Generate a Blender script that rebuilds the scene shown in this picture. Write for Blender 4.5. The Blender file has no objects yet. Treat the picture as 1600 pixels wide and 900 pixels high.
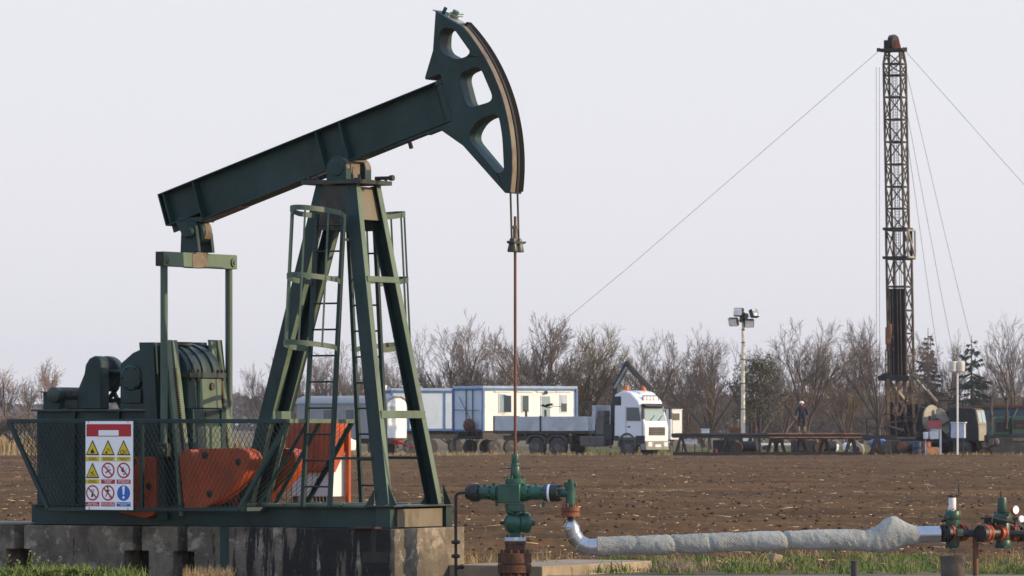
import bpy, math, random
import numpy as np
from math import sin, cos, tan, pi, radians, sqrt, atan2
from mathutils import Vector, Matrix
from mathutils.geometry import tessellate_polygon

random.seed(7)
SC = bpy.context.scene
COL = SC.collection

# ------------------------------------------------------------------ camera, sky, sun, exposure
F = 7980.0                       # focal length in photograph pixels (1600 wide)
CAM_H = 1.73
cam = bpy.data.objects.new('camera', bpy.data.cameras.new('camera'))
COL.objects.link(cam)
cam.location = (0, 0, CAM_H)
cam.rotation_euler = (radians(90), 0, 0)
cam.data.sensor_width = 36.0
cam.data.lens = 36.0 * F / 1600.0
cam.data.shift_y = 215.0 / 1600.0
cam.data.clip_start = 0.5
cam.data.clip_end = 12000
cam.data.dof.use_dof = True
cam.data.dof.focus_distance = 59.5
cam.data.dof.aperture_fstop = 15.0
SC.camera = cam

SUN_EL, SUN_AZ = radians(18.5), radians(99.6)      # azimuth clockwise from +Y
sun_vec = Vector((sin(SUN_AZ) * cos(SUN_EL), cos(SUN_AZ) * cos(SUN_EL), sin(SUN_EL)))
world = bpy.data.worlds.new('World')
SC.world = world
world.use_nodes = True
wn, wl = world.node_tree.nodes, world.node_tree.links
wn.clear()
sky = wn.new('ShaderNodeTexSky')
sky.sky_type = 'NISHITA'
sky.sun_disc = False
sky.sun_elevation = SUN_EL
sky.sun_rotation = SUN_AZ
sky.altitude = 80
sky.air_density = 1.0
sky.dust_density = 2.0
sky.ozone_density = 1.0
bg1 = wn.new('ShaderNodeBackground'); bg1.inputs['Strength'].default_value = 0.12
bg2 = wn.new('ShaderNodeBackground'); bg2.inputs['Color'].default_value = (0.915, 0.915, 1.005, 1); bg2.inputs['Strength'].default_value = 1.0
mx = wn.new('ShaderNodeMixShader'); mx.inputs[0].default_value = 0.84
wo = wn.new('ShaderNodeOutputWorld')
wl.new(sky.outputs[0], bg1.inputs['Color'])
# low haze: white towards the horizon all round, clear blue overhead
stc = wn.new('ShaderNodeTexCoord'); sxyz = wn.new('ShaderNodeSeparateXYZ'); smr = wn.new('ShaderNodeMapRange')
smr.inputs['From Min'].default_value = .12; smr.inputs['From Max'].default_value = .55
smr.inputs['To Min'].default_value = 0; smr.inputs['To Max'].default_value = 1
wl.new(stc.outputs['Generated'], sxyz.inputs[0]); wl.new(sxyz.outputs['Z'], smr.inputs['Value']); 
smx = wn.new('ShaderNodeMix'); smx.data_type = 'RGBA'
smx.inputs[6].default_value = (.935, .928, 1.0, 1); smx.inputs[7].default_value = (.58, .80, 1.22, 1)
wl.new(smr.outputs[0], smx.inputs[0]); wl.new(smx.outputs[2], bg2.inputs['Color'])
wl.new(bg1.outputs[0], mx.inputs[1]); wl.new(bg2.outputs[0], mx.inputs[2])
wl.new(mx.outputs[0], wo.inputs['Surface'])

sl = bpy.data.lights.new('sun', 'SUN')
sl.energy = 4.6
sl.angle = radians(0.5)
sl.color = (1.0, 0.76, 0.47)
sun = bpy.data.objects.new('sun', sl)
COL.objects.link(sun)
sun.location = (40, 20, 40)
sun.rotation_euler = sun_vec.to_track_quat('Z', 'Y').to_euler()

SC.view_settings.view_transform = 'Standard'
SC.view_settings.look = 'None'
SC.view_settings.exposure = 0.0
SC.view_settings.gamma = 1.0
SC.render.engine = 'CYCLES'
SC.cycles.use_denoising = True
SC.cycles.max_bounces = 6
SC.cycles.diffuse_bounces = 3
SC.cycles.glossy_bounces = 3
SC.cycles.transparent_max_bounces = 8
SC.cycles.volume_bounces = 0
SC.cycles.sample_clamp_indirect = 6.0
SC.render.film_transparent = False

# ------------------------------------------------------------------ materials
MATS = {}
def mat(name, c1, c2=None, scale=3.0, lo=.5, hi=.65, rough=.55, metal=0.0, stretch=(1, 1, 1),
        var=.18, bump=0.0, bscale=40.0, c3=None, s3=9.0, lo3=.6, hi3=.7, spec=.5, rough2=None, coord='Object', trans=0.0, sheen=0.0):
    m = bpy.data.materials.new(name)
    m.use_nodes = True
    n, l = m.node_tree.nodes, m.node_tree.links
    b = n['Principled BSDF']
    tc = n.new('ShaderNodeTexCoord')
    mp = n.new('ShaderNodeMapping'); mp.inputs['Scale'].default_value = stretch
    l.new(tc.outputs[coord], mp.inputs[0])
    def noise(sc, det=6, rg=.6, src=mp):
        t = n.new('ShaderNodeTexNoise')
        t.inputs['Scale'].default_value = sc; t.inputs['Detail'].default_value = det; t.inputs['Roughness'].default_value = rg
        l.new(src.outputs[0], t.inputs['Vector'])
        return t
    def ramp(src, a, c):
        r = n.new('ShaderNodeMapRange')
        r.inputs['From Min'].default_value = a; r.inputs['From Max'].default_value = c
        l.new(src, r.inputs['Value']); return r.outputs[0]
    def mix(f, A, B):
        x = n.new('ShaderNodeMix'); x.data_type = 'RGBA'
        if isinstance(f, float): x.inputs[0].default_value = f
        else: l.new(f, x.inputs[0])
        for sock, v in ((6, A), (7, B)):
            if isinstance(v, tuple): x.inputs[sock].default_value = (*v, 1)
            else: l.new(v, x.inputs[sock])
        return x.outputs[2]
    v = noise(scale * .6 + .4, 5)
    dark = tuple(x * (1 - var) for x in c1); lite = tuple(min(1, x * (1 + var)) for x in c1)
    col = mix(ramp(v.outputs['Fac'], .35, .65), dark, lite)
    rsock = None
    if c2:
        f = ramp(noise(scale, 8, .68).outputs['Fac'], lo, hi)
        col = mix(f, col, c2)
        if rough2 is not None:
            rr = n.new('ShaderNodeMix'); rr.data_type = 'FLOAT'
            l.new(f, rr.inputs[0]); rr.inputs[2].default_value = rough; rr.inputs[3].default_value = rough2
            rsock = rr.outputs[0]
    if c3:
        col = mix(ramp(noise(s3, 8, .7, tc if coord == 'x' else mp).outputs['Fac'], lo3, hi3), col, c3)
    l.new(col, b.inputs['Base Color'])
    b.inputs['Metallic'].default_value = metal
    if sheen:
        b.inputs['Sheen Weight'].default_value = sheen; b.inputs['Sheen Roughness'].default_value = .45; b.inputs['Sheen Tint'].default_value = (1, .95, .72, 1)
    b.inputs['Specular IOR Level'].default_value = spec
    if rsock: l.new(rsock, b.inputs['Roughness'])
    else: b.inputs['Roughness'].default_value = rough
    if bump:
        bp = n.new('ShaderNodeBump'); bp.inputs['Strength'].default_value = bump; bp.inputs['Distance'].default_value = .02
        l.new(noise(bscale, 6, .65).outputs['Fac'], bp.inputs['Height']); l.new(bp.outputs[0], b.inputs['Normal'])
    if trans:
        b.inputs['Transmission Weight'].default_value = trans
    MATS[name] = m
    return m

M = {}
def dm(k, *a, **kw): M[k] = mat(k, *a, **kw)
dm('green', (.007, .032, .030), (.030, .054, .049), 1.7, .48, .74, rough=.5, spec=.4, var=.34, c3=(.075, .042, .022), s3=15, lo3=.665, hi3=.72, bump=.06, bscale=30, stretch=(1, 1, .55))
dm('green_pale_lit', (.10, .148, .10), (.045, .06, .042), 3.0, .55, .7, rough=.5, c3=(.12, .06, .032), s3=11, lo3=.60, hi3=.72, stretch=(1, 1, .4))  # pale green carrying sunlight in its colour, for mostly lit parts
dm('green_grease', (.028, .048, .042), (.018, .016, .013), 2.4, .44, .6, rough=.42, c3=(.13, .075, .04), s3=5, lo3=.56, hi3=.68, stretch=(1, 1, .5))
dm('well_green', (.016, .080, .054), (.014, .022, .018), 9, .55, .7, rough=.32, var=.25, c3=(.1, .05, .03), s3=22, lo3=.66, hi3=.72)
dm('well_dark', (.012, .02, .018), (.035, .022, .015), 12, .5, .65, rough=.45)
dm('orange', (.40, .062, .010), (.26, .045, .014), 4, .48, .7, rough=.55, c3=(.07, .035, .018), s3=11, lo3=.62, hi3=.70)
dm('ring_orange', (.40, .058, .018), (.13, .04, .02), 16, .46, .62, rough=.55)
dm('rust', (.11, .045, .025), (.045, .025, .018), 9, .45, .62, rough=.85, bump=.3, bscale=60, c3=(.20, .08, .035), s3=16, lo3=.58, hi3=.7)
dm('rod_rust', (.15, .05, .025), (.07, .03, .02), 8, .5, .65, rough=.6, stretch=(1, 1, .2))
dm('black_grease_shade', (.007, .0065, .006), (.022, .018, .014), 6, .5, .7, rough=.5)  # greasy black, also painted where only shade fills recesses
dm('dark_steel', (.03, .03, .032), (.07, .045, .03), 8, .5, .7, rough=.6)
dm('worn_tan', (.155, .125, .085), (.09, .065, .045), 6, .5, .66, rough=.55, c3=(.05, .04, .03), s3=10, lo3=.62, hi3=.7)
dm('cap_tan', (.165, .14, .095), (.09, .06, .035), 3, .5, .66, rough=.45, c3=(.75, .70, .60), s3=6, lo3=.67, hi3=.69, stretch=(1, 1, .35))
dm('aluminium', (.46, .465, .48), (.36, .36, .375), 5, .5, .7, rough=.34, metal=1.0, var=.06)
dm('insulation', (.41, .42, .38), (.25, .255, .225), 4, .52, .70, rough=.95, bump=1.0, bscale=42, c3=(.53, .53, .47), s3=38, lo3=.55, hi3=.7)
dm('white_paint', (.78, .78, .78), (.58, .55, .50), 4, .6, .75, rough=.5, var=.04)
dm('sign_white', (.93, .93, .95), (.78, .77, .74), 6, .60, .78, rough=.4, var=.01)
dm('sign_red', (.46, .012, .02), rough=.4, var=.03)
dm('sign_yellow', (.74, .55, .02), rough=.4, var=.03)
dm('sign_black', (.012, .012, .012), rough=.45, var=.02)
dm('sign_blue', (.025, .13, .50), rough=.4, var=.03)
dm('vent_white', (.72, .70, .66), (.30, .06, .05), 16, .55, .62, rough=.5)
dm('bark', (.105, .078, .062), (.065, .05, .042), 3, .5, .65, rough=.9)
dm('twig', (.175, .135, .110), (.12, .097, .082), .8, .45, .6, rough=.9)
dm('twig_tan', (.34, .25, .19), (.26, .19, .15), .8, .45, .6, rough=.9)
dm('twig_yellow', (.20, .15, .075), (.12, .09, .055), .8, .45, .6, rough=.9)
dm('needles', (.022, .042, .024), (.045, .06, .03), 2, .5, .65, rough=.8)
dm('needles_brown', (.085, .066, .042), (.05, .05, .03), 2, .45, .65, rough=.85)
dm('needles_olive', (.075, .072, .036), (.045, .048, .026), 1.2, .45, .6, rough=.8)
dm('grass', (.10, .17, .028), (.22, .20, .065), 1.6, .5, .65, rough=.7)
dm('grass_dry', (.42, .30, .14), (.26, .18, .09), 1.2, .45, .6, rough=.85)
dm('straw', (.56, .45, .30), (.40, .30, .19), 2, .45, .6, rough=.8)
dm('weed', (.15, .20, .04), (.22, .23, .07), 3, .5, .65, rough=.75)
dm('flower', (.30, .27, .19), rough=.8)
dm('steel_grey', (.30, .31, .32), (.20, .20, .20), 2, .5, .65, rough=.5, metal=.2)
dm('truck_grey', (.50, .53, .56), (.40, .42, .44), 1.2, .5, .65, rough=.5)
dm('truck_white', (.78, .80, .83), (.62, .60, .57), 1.5, .62, .75, rough=.35, var=.03)
dm('truck_dark', (.022, .022, .026), (.05, .045, .04), 2, .5, .65, rough=.6)
dm('truck_dust', (.11, .10, .088), (.07, .065, .06), 2, .5, .65, rough=.8)
dm('tyre', (.05, .048, .046), (.15, .132, .115), 3, .52, .68, rough=.9)
dm('glass', (.05, .08, .09), rough=.08, var=.05, spec=.8)
dm('glass_pale', (.30, .40, .42), rough=.12, var=.05, spec=.8)
dm('amber', (.75, .16, .01), rough=.3, var=.03)
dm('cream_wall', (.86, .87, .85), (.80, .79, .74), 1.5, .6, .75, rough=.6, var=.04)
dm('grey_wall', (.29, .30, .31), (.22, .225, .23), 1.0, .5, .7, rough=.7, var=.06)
dm('blue_shade_wall', (.52, .60, .70), (.45, .52, .6), 1.2, .5, .7, rough=.55, var=.05)  # pale wall with bluish shade painted into the colour
dm('blue_trim', (.06, .15, .34), (.07, .14, .28), 2, .5, .7, rough=.5)
dm('roof_blue', (.30, .42, .58), (.4, .45, .5), 2, .5, .7, rough=.5)
dm('rig_steel', (.075, .052, .036), (.03, .025, .02), 1.6, .45, .6, rough=.7, c3=(.25, .18, .11), s3=3, lo3=.60, hi3=.70)
dm('rig_dark', (.014, .013, .014), (.035, .027, .022), 2, .5, .65, rough=.7)
dm('rig_cream', (.32, .30, .235), (.19, .16, .115), 1.8, .5, .65, rough=.6)
dm('tarp_dark', (.011, .011, .013), (.02, .019, .02), 1.2, .45, .65, rough=.85, spec=.2, bump=.4, bscale=3)
dm('pipe_rust', (.26, .115, .055), (.12, .06, .035), 1.5, .45, .6, rough=.75)
dm('old_green', (.035, .085, .052), (.08, .075, .05), 2, .52, .66, rough=.55)
dm('blue_dark', (.02, .05, .08), (.05, .09, .12), 1.2, .5, .65, rough=.6)
dm('red_roof', (.17, .018, .026), rough=.5)
dm('pale_blue', (.45, .52, .62), rough=.5)
dm('tarp_blue', (.12, .22, .40), rough=.5)
dm('drum_orange', (.36, .085, .035), (.3, .1, .05), 3, .5, .65, rough=.55)
dm('drum_blue', (.03, .05, .11), (.08, .08, .1), 3, .5, .65, rough=.6)
dm('skin', (.42, .25, .17), rough=.6, var=.05)
dm('navy', (.018, .022, .055), (.03, .032, .06), 6, .5, .65, rough=.85)
dm('trouser', (.028, .030, .036), (.05, .045, .04), 6, .5, .65, rough=.9)
dm('red_cloth', (.42, .02, .03), rough=.8)
dm('helmet', (.80, .76, .68), rough=.35)
dm('boot', (.20, .16, .11), rough=.8)
dm('feather_black', (.008, .009, .012), rough=.5)
dm('feather_white', (.75, .75, .75), rough=.7)
dm('rope_black', (.006, .0055, .005), (.018, .014, .011), 8, .55, .7, rough=.9, spec=.15)
dm('bumper_grey', (.26, .26, .25), (.18, .17, .15), 2, .5, .65, rough=.6)
dm('mast_cream', (.74, .68, .52), (.5, .42, .28), 5, .55, .7, rough=.5)
dm('clod', (.10, .060, .030), (.06, .038, .024), 3, .45, .6, rough=1.0, spec=.1)
dm('valve_worn', (.014, .058, .038), (.05, .035, .022), 12, .50, .62, rough=.4, c3=(.36, .40, .36), s3=20, lo3=.64, hi3=.67)
dm('green_mid', (.055, .095, .07), (.03, .045, .038), 3, .55, .7, rough=.5)
dm('rig_rust', (.21, .13, .075), (.07, .05, .035), 1.8, .45, .6, rough=.75)
dm('wire_glass', (.62, .60, .52), rough=.4)
dm('flange_rust', (.22, .065, .03), (.10, .04, .025), 10, .48, .64, rough=.7)
dm('slab', (.33, .26, .18), (.25, .19, .13), 3, .45, .65, rough=.9, bump=.4, bscale=40, c3=(.14, .10, .07), s3=5, lo3=.58, hi3=.68)
dm('path', (.22, .20, .20), (.15, .13, .125), 1.5, .45, .65, rough=.95, bump=.3, bscale=30)
dm('bucket', (.10, .085, .065), (.05, .04, .032), 5, .45, .62, rough=.65, stretch=(1, 1, .4), c3=(.14, .07, .035), s3=11, lo3=.62, hi3=.72)
dm('far_wood', (.10, .085, .085), (.07, .065, .06), .02, .45, .6, rough=1)

def concrete():
    m = mat('concrete', (.19, .157, .117), (.10, .085, .065), 2.6, .44, .58, rough=.92, bump=.9, bscale=34, var=.3,
            c3=(.33, .29, .235), s3=4.2, lo3=.54, hi3=.62)
    n, l = m.node_tree.nodes, m.node_tree.links
    b = n['Principled BSDF']
    src = b.inputs['Base Color'].links[0].from_socket
    tc = n.new('ShaderNodeTexCoord')
    # oil runs: narrow vertical streaks on the middle and right blocks, with a position of their own along the block
    mp = n.new('ShaderNodeMapping'); mp.inputs['Scale'].default_value = (6, 6, .8)
    l.new(tc.outputs['Object'], mp.inputs[0])
    t = n.new('ShaderNodeTexNoise'); t.inputs['Scale'].default_value = 1.0; t.inputs['Detail'].default_value = 7; t.inputs['Roughness'].default_value = .7
    l.new(mp.outputs[0], t.inputs['Vector'])
    sx = n.new('ShaderNodeSeparateXYZ'); l.new(tc.outputs['Object'], sx.inputs[0])
    a = n.new('ShaderNodeMapRange'); a.inputs['From Min'].default_value = -2.3; a.inputs['From Max'].default_value = .2
    a.inputs['To Min'].default_value = -.09; a.inputs['To Max'].default_value = .15
    l.new(sx.outputs['X'], a.inputs['Value'])
    ad = n.new('ShaderNodeMath'); ad.operation = 'ADD'; l.new(t.outputs['Fac'], ad.inputs[0]); l.new(a.outputs[0], ad.inputs[1])
    r = n.new('ShaderNodeMapRange'); r.inputs['From Min'].default_value = .53; r.inputs['From Max'].default_value = .585
    l.new(ad.outputs[0], r.inputs['Value'])
    e = n.new('ShaderNodeMapRange'); e.inputs['From Min'].default_value = 1.03; e.inputs['From Max'].default_value = 1.06
    e.inputs['To Min'].default_value = 1; e.inputs['To Max'].default_value = 0
    l.new(sx.outputs['X'], e.inputs['Value'])
    mu = n.new('ShaderNodeMath'); mu.operation = 'MULTIPLY'; l.new(r.outputs[0], mu.inputs[0]); l.new(e.outputs[0], mu.inputs[1])
    m2 = n.new('ShaderNodeMath'); m2.operation = 'MULTIPLY'; l.new(mu.outputs[0], m2.inputs[0]); m2.inputs[1].default_value = .96
    x = n.new('ShaderNodeMix'); x.data_type = 'RGBA'
    l.new(m2.outputs[0], x.inputs[0]); l.new(src, x.inputs[6]); x.inputs[7].default_value = (.010, .0095, .010, 1)
    l.new(x.outputs[2], b.inputs['Base Color'])
    return m
M['concrete'] = concrete()

def weave(m):
    n, l = m.node_tree.nodes, m.node_tree.links
    b = n['Principled BSDF']; tc = n.new('ShaderNodeTexCoord'); outs = []
    for rot in (.75, -.75):
        mp = n.new('ShaderNodeMapping'); mp.inputs['Rotation'].default_value = (0, rot, 0); l.new(tc.outputs['Object'], mp.inputs[0])
        w = n.new('ShaderNodeTexWave'); w.inputs['Scale'].default_value = 13; w.inputs['Distortion'].default_value = 5.0; w.inputs['Detail'].default_value = 3
        w.inputs['Detail Scale'].default_value = 1.5
        l.new(mp.outputs[0], w.inputs['Vector']); outs.append(w.outputs['Fac'])
    mu = n.new('ShaderNodeMath'); mu.operation = 'MULTIPLY'; l.new(outs[0], mu.inputs[0]); l.new(outs[1], mu.inputs[1])
    old = b.inputs['Normal'].links[0].from_node
    bp = n.new('ShaderNodeBump'); bp.inputs['Strength'].default_value = .4; bp.inputs['Distance'].default_value = .01
    l.new(mu.outputs[0], bp.inputs['Height']); l.new(old.outputs[0], bp.inputs['Normal']); l.new(bp.outputs[0], b.inputs['Normal'])
    src = b.inputs['Base Color'].links[0].from_socket
    mr = n.new('ShaderNodeMapRange'); mr.inputs['To Min'].default_value = .86; mr.inputs['To Max'].default_value = 1.08; l.new(mu.outputs[0], mr.inputs['Value'])
    x = n.new('ShaderNodeMix'); x.data_type = 'RGBA'; x.blend_type = 'MULTIPLY'; x.inputs[0].default_value = 1
    l.new(src, x.inputs[6]); l.new(mr.outputs[0], x.inputs[7]); l.new(x.outputs[2], b.inputs['Base Color'])
weave(M['insulation'])
def soil():
    m = mat('soil', (.140, .077, .034), (.080, .045, .021), .35, .40, .62, rough=1.0, var=.25, c3=(.205, .122, .060), s3=5.0, lo3=.56, hi3=.72,
            bump=.5, bscale=9.0, spec=.1, stretch=(.3, 1, 1))
    return m
M['soil'] = soil()
dm('verge', (.20, .155, .085), (.11, .095, .05), .15, .42, .6, rough=1.0, spec=.1)

# ------------------------------------------------------------------ mesh building
SPLIT = {'bolt', 'gusset', 'wear_plate', 'stiffener', 'casing_flange', 'flange', 'walkway', 'hoist_line', 'stake', 'pin', 'steel_beam', 'motor_box', 'tie_wire', 'steel_bracket', 'rib', 'cable', 'end_rails', 'pedestal_panel', 'guy_lug', 'racking_board', 'lower_panel', 'collar', 'shutter_box', 'pipe_fitting'}
class MB:
    def __init__(s): s.v = []; s.f = []; s.m = []
    def add(s, vs, fs, mi=0):
        o = len(s.v)
        s.v.extend([tuple(x) for x in vs])
        s.f.extend([tuple(i + o for i in f) for f in fs]); s.m.extend([mi] * len(fs))
        return s
    def box(s, c, size, R=None, mi=0):
        c = Vector(c); hx, hy, hz = size[0] / 2, size[1] / 2, size[2] / 2
        vs = []
        for z in (-hz, hz):
            for x, y in ((-hx, -hy), (hx, -hy), (hx, hy), (-hx, hy)):
                p = Vector((x, y, z))
                vs.append(c + (R @ p if R is not None else p))
        return s.add(vs, [(3, 2, 1, 0), (4, 5, 6, 7), (0, 1, 5, 4), (1, 2, 6, 5), (2, 3, 7, 6), (3, 0, 4, 7)], mi)
    def span(s, a, b, mi=0):
        return s.box([(a[i] + b[i]) / 2 for i in range(3)], [abs(b[i] - a[i]) for i in range(3)], None, mi)
    def bar(s, p, q, w, h, up=(0, 0, 1), mi=0):
        p, q = Vector(p), Vector(q); d = q - p; L = d.length
        if L < 1e-6: return s
        d /= L; up = Vector(up)
        side = d.cross(up)
        if side.length < 1e-4: side = d.cross(Vector((0, 1, 0)))
        side.normalize(); u = side.cross(d)
        R = Matrix((d, side, u)).transposed()
        return s.box((p + q) / 2, (L, w, h), R, mi)
    def frame(s, d):
        d = Vector(d).normalized()
        a = Vector((0, 0, 1)) if abs(d.z) < .9 else Vector((1, 0, 0))
        u = d.cross(a).normalized(); return d, u, d.cross(u)
    def lathe(s, p, axis, prof, n=20, cap=True, mi=0):
        p = Vector(p); d, u, w = s.frame(axis)
        vs, fs = [], []
        for (x, r) in prof:
            for k in range(n):
                t = 2 * pi * k / n
                vs.append(p + d * x + (u * cos(t) + w * sin(t)) * r)
        for i in range(len(prof) - 1):
            for k in range(n):
                k2 = (k + 1) % n
                fs.append((i * n + k, i * n + k2, (i + 1) * n + k2, (i + 1) * n + k))
        if cap:
            fs.append(tuple(reversed(range(n)))); o = (len(prof) - 1) * n
            fs.append(tuple(o + k for k in range(n)))
        return s.add(vs, fs, mi)
    def cyl(s, p, q, r, r2=None, n=16, mi=0):
        d = Vector(q) - Vector(p)
        return s.lathe(p, d, [(0, r), (d.length, r if r2 is None else r2)], n, True, mi)
    def tube(s, pts, r, n=8, mi=0, closed=False):
        pts = [Vector(p) for p in pts]; m = len(pts)
        rs = r if isinstance(r, (list, tuple)) else [r] * m
        vs, fs = [], []
        ref = None
        for i, p in enumerate(pts):
            a = pts[i - 1] if (i > 0 or closed) else p
            b = pts[(i + 1) % m] if (i < m - 1 or closed) else p
            d = (b - a).normalized()
            if ref is None:
                d, u, w = s.frame(d)
            else:
                u = (ref - d * ref.dot(d)).normalized(); w = d.cross(u)
            ref = u
            for k in range(n):
                t = 2 * pi * k / n
                vs.append(p + (u * cos(t) + w * sin(t)) * rs[i])
        for i in range(m if closed else m - 1):
            j = (i + 1) % m
            for k in range(n):
                k2 = (k + 1) % n
                fs.append((i * n + k, i * n + k2, j * n + k2, j * n + k))
        if not closed:
            fs.append(tuple(reversed(range(n)))); fs.append(tuple((m - 1) * n + k for k in range(n)))
        return s.add(vs, fs, mi)
    def prism(s, pts, fn, d0, d1, mi=0, holes=()):
        loops = [list(pts)] + [list(h) for h in holes]
        flat = [p for lp in loops for p in lp]; n = len(flat)
        vs = [fn(p[0], p[1], d0) for p in flat] + [fn(p[0], p[1], d1) for p in flat]
        fs = []
        if holes:
            tris = tessellate_polygon([[Vector((p[0], p[1], 0)) for p in lp] for lp in loops])
            for t in tris: fs.append(tuple(t)); fs.append(tuple(i + n for i in reversed(t)))
        else:
            fs.append(tuple(range(n))); fs.append(tuple(range(2 * n - 1, n - 1, -1)))
        o = 0
        for lp in loops:
            k = len(lp)
            for i in range(k):
                j = (i + 1) % k
                fs.append((o + i, o + i + n, o + j + n, o + j))
            o += k
        return s.add(vs, fs, mi)
    def ball(s, c, r, n=12, m=8, R=None, mi=0):
        c = Vector(c); r = (r, r, r) if not isinstance(r, (tuple, list)) else r
        vs = []; fs = []
        for i in range(m + 1):
            th = pi * i / m
            for k in range(n):
                ph = 2 * pi * k / n
                p = Vector((r[0] * sin(th) * cos(ph), r[1] * sin(th) * sin(ph), r[2] * cos(th)))
                vs.append(c + (R @ p if R is not None else p))
        for i in range(m):
            for k in range(n):
                k2 = (k + 1) % n
                fs.append((i * n + k, (i + 1) * n + k, (i + 1) * n + k2, i * n + k2))
        return s.add(vs, fs, mi)
    def islands(s):
        par = list(range(len(s.v)))
        def find(a):
            while par[a] != a: par[a] = par[par[a]]; a = par[a]
            return a
        for f in s.f:
            r = find(f[0])
            for i in f[1:]: par[find(i)] = r
        out = {}
        for f, mi in zip(s.f, s.m): out.setdefault(find(f[0]), []).append((f, mi))
        res = []
        for fl in out.values():
            ids = sorted({i for f, _ in fl for i in f}); mp = {a: b for b, a in enumerate(ids)}
            q = MB(); q.v = [s.v[i] for i in ids]; q.f = [tuple(mp[i] for i in f) for f, _ in fl]; q.m = [mi for _, mi in fl]; res.append(q)
        return res
    def build(s, name, m, parent=None, bevel=0.0, smooth=35, loc=None):
        if name in SPLIT:
            isl = s.islands()
            if len(isl) > 1:
                return [q.build1(name, m, parent, bevel, smooth, loc) for q in isl][0]
        return s.build1(name, m, parent, bevel, smooth, loc)
    def build1(s, name, m, parent=None, bevel=0.0, smooth=35, loc=None):
        me = bpy.data.meshes.new(name)
        me.from_pydata(s.v, [], s.f)
        for x in (m if isinstance(m, (list, tuple)) else [m]): me.materials.append(M[x] if isinstance(x, str) else x)
        me.polygons.foreach_set('material_index', s.m)
        import bmesh
        bm = bmesh.new(); bm.from_mesh(me)
        bmesh.ops.remove_doubles(bm, verts=bm.verts, dist=1e-5)
        bmesh.ops.recalc_face_normals(bm, faces=bm.faces)
        bm.to_mesh(me); bm.free()
        if smooth:
            me.polygons.foreach_set('use_smooth', [True] * len(me.polygons))
            me.set_sharp_from_angle(angle=radians(smooth))
        o = bpy.data.objects.new(name, me)
        COL.objects.link(o)
        if parent: o.parent = parent
        if loc: o.location = loc
        if bevel:
            b = o.modifiers.new('edge', 'BEVEL'); b.width = bevel; b.segments = 2; b.limit_method = 'ANGLE'; b.angle_limit = radians(40)
            b.use_clamp_overlap = True
        return o

def np_mesh(name, V, Fq, m, parent=None, smooth=False):
    me = bpy.data.meshes.new(name)
    V = np.ascontiguousarray(V, dtype=np.float32); Fq = np.ascontiguousarray(Fq, dtype=np.int32)
    k = Fq.shape[1]
    me.vertices.add(len(V)); me.vertices.foreach_set('co', V.ravel())
    me.loops.add(Fq.size); me.loops.foreach_set('vertex_index', Fq.ravel())
    me.polygons.add(len(Fq)); me.polygons.foreach_set('loop_start', np.arange(0, Fq.size, k, dtype=np.int32))
    if smooth: me.polygons.foreach_set('use_smooth', np.ones(len(Fq), dtype=bool))
    me.update(calc_edges=True)
    me.materials.append(M[m] if isinstance(m, str) else m)
    o = bpy.data.objects.new(name, me); COL.objects.link(o)
    if parent: o.parent = parent
    return o

def tag(o, label=None, cat=None, group=None, kind=None):
    if label: o['label'] = label
    if cat: o['category'] = cat
    if group: o['group'] = group
    if kind: o['kind'] = kind
    return o
def thing(name, label, cat, loc=(0, 0, 0), rz=0.0, group=None):
    o = bpy.data.objects.new(name, None); o.empty_display_size = .2
    COL.objects.link(o); o.location = loc; o.rotation_euler = (0, 0, rz)
    return tag(o, label, cat, group)
def copy_tree(o, parent=None):
    c = o.copy(); COL.objects.link(c)
    if parent: c.parent = parent
    for ch in list(o.children): copy_tree(ch, c)
    return c
def at(px, py, Y): return Vector(((px - 800) / F * Y, Y, CAM_H + (665 - py) / F * Y))
def XZ(px, py, Y):
    p = at(px, py, Y); return p.x, p.z
def round_poly(pts, r, n=5):
    out = []; k = len(pts)
    for i in range(k):
        p = Vector(pts[i]); a = Vector(pts[i - 1]); b = Vector(pts[(i + 1) % k])
        da, db = (a - p), (b - p)
        rr = min(r, da.length * .45, db.length * .45)
        A = p + da.normalized() * rr; B = p + db.normalized() * rr
        for j in range(n + 1):
            t = j / n
            q = A * (1 - t) ** 2 + p * 2 * t * (1 - t) + B * t * t
            out.append((q.x, q.y))
    return out
def vnoise(x, y, seed=0):
    xi = np.floor(x).astype(np.int64); yi = np.floor(y).astype(np.int64)
    fx = x - xi; fy = y - yi
    fx = fx * fx * (3 - 2 * fx); fy = fy * fy * (3 - 2 * fy)
    def h(a, b):
        n = (a * 374761393 + b * 668265263 + seed * 982451653) & 0x7fffffff
        n = ((n ^ (n >> 13)) * 1274126177) & 0x7fffffff
        return ((n ^ (n >> 16)) & 0xffff) / 65535.0
    return (h(xi, yi) * (1 - fx) + h(xi + 1, yi) * fx) * (1 - fy) + (h(xi, yi + 1) * (1 - fx) + h(xi + 1, yi + 1) * fx) * fy
# ------------------------------------------------------------------ ground, field, verge, slab
rng = np.random.default_rng(11)
g = MB(); g.add([(-5000, -60, -.16), (5000, -60, -.16), (5000, 9000, -.16), (-5000, 9000, -.16)], [(0, 1, 2, 3)])
tag(g.build('ground', 'verge', smooth=0), kind='structure')

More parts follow.
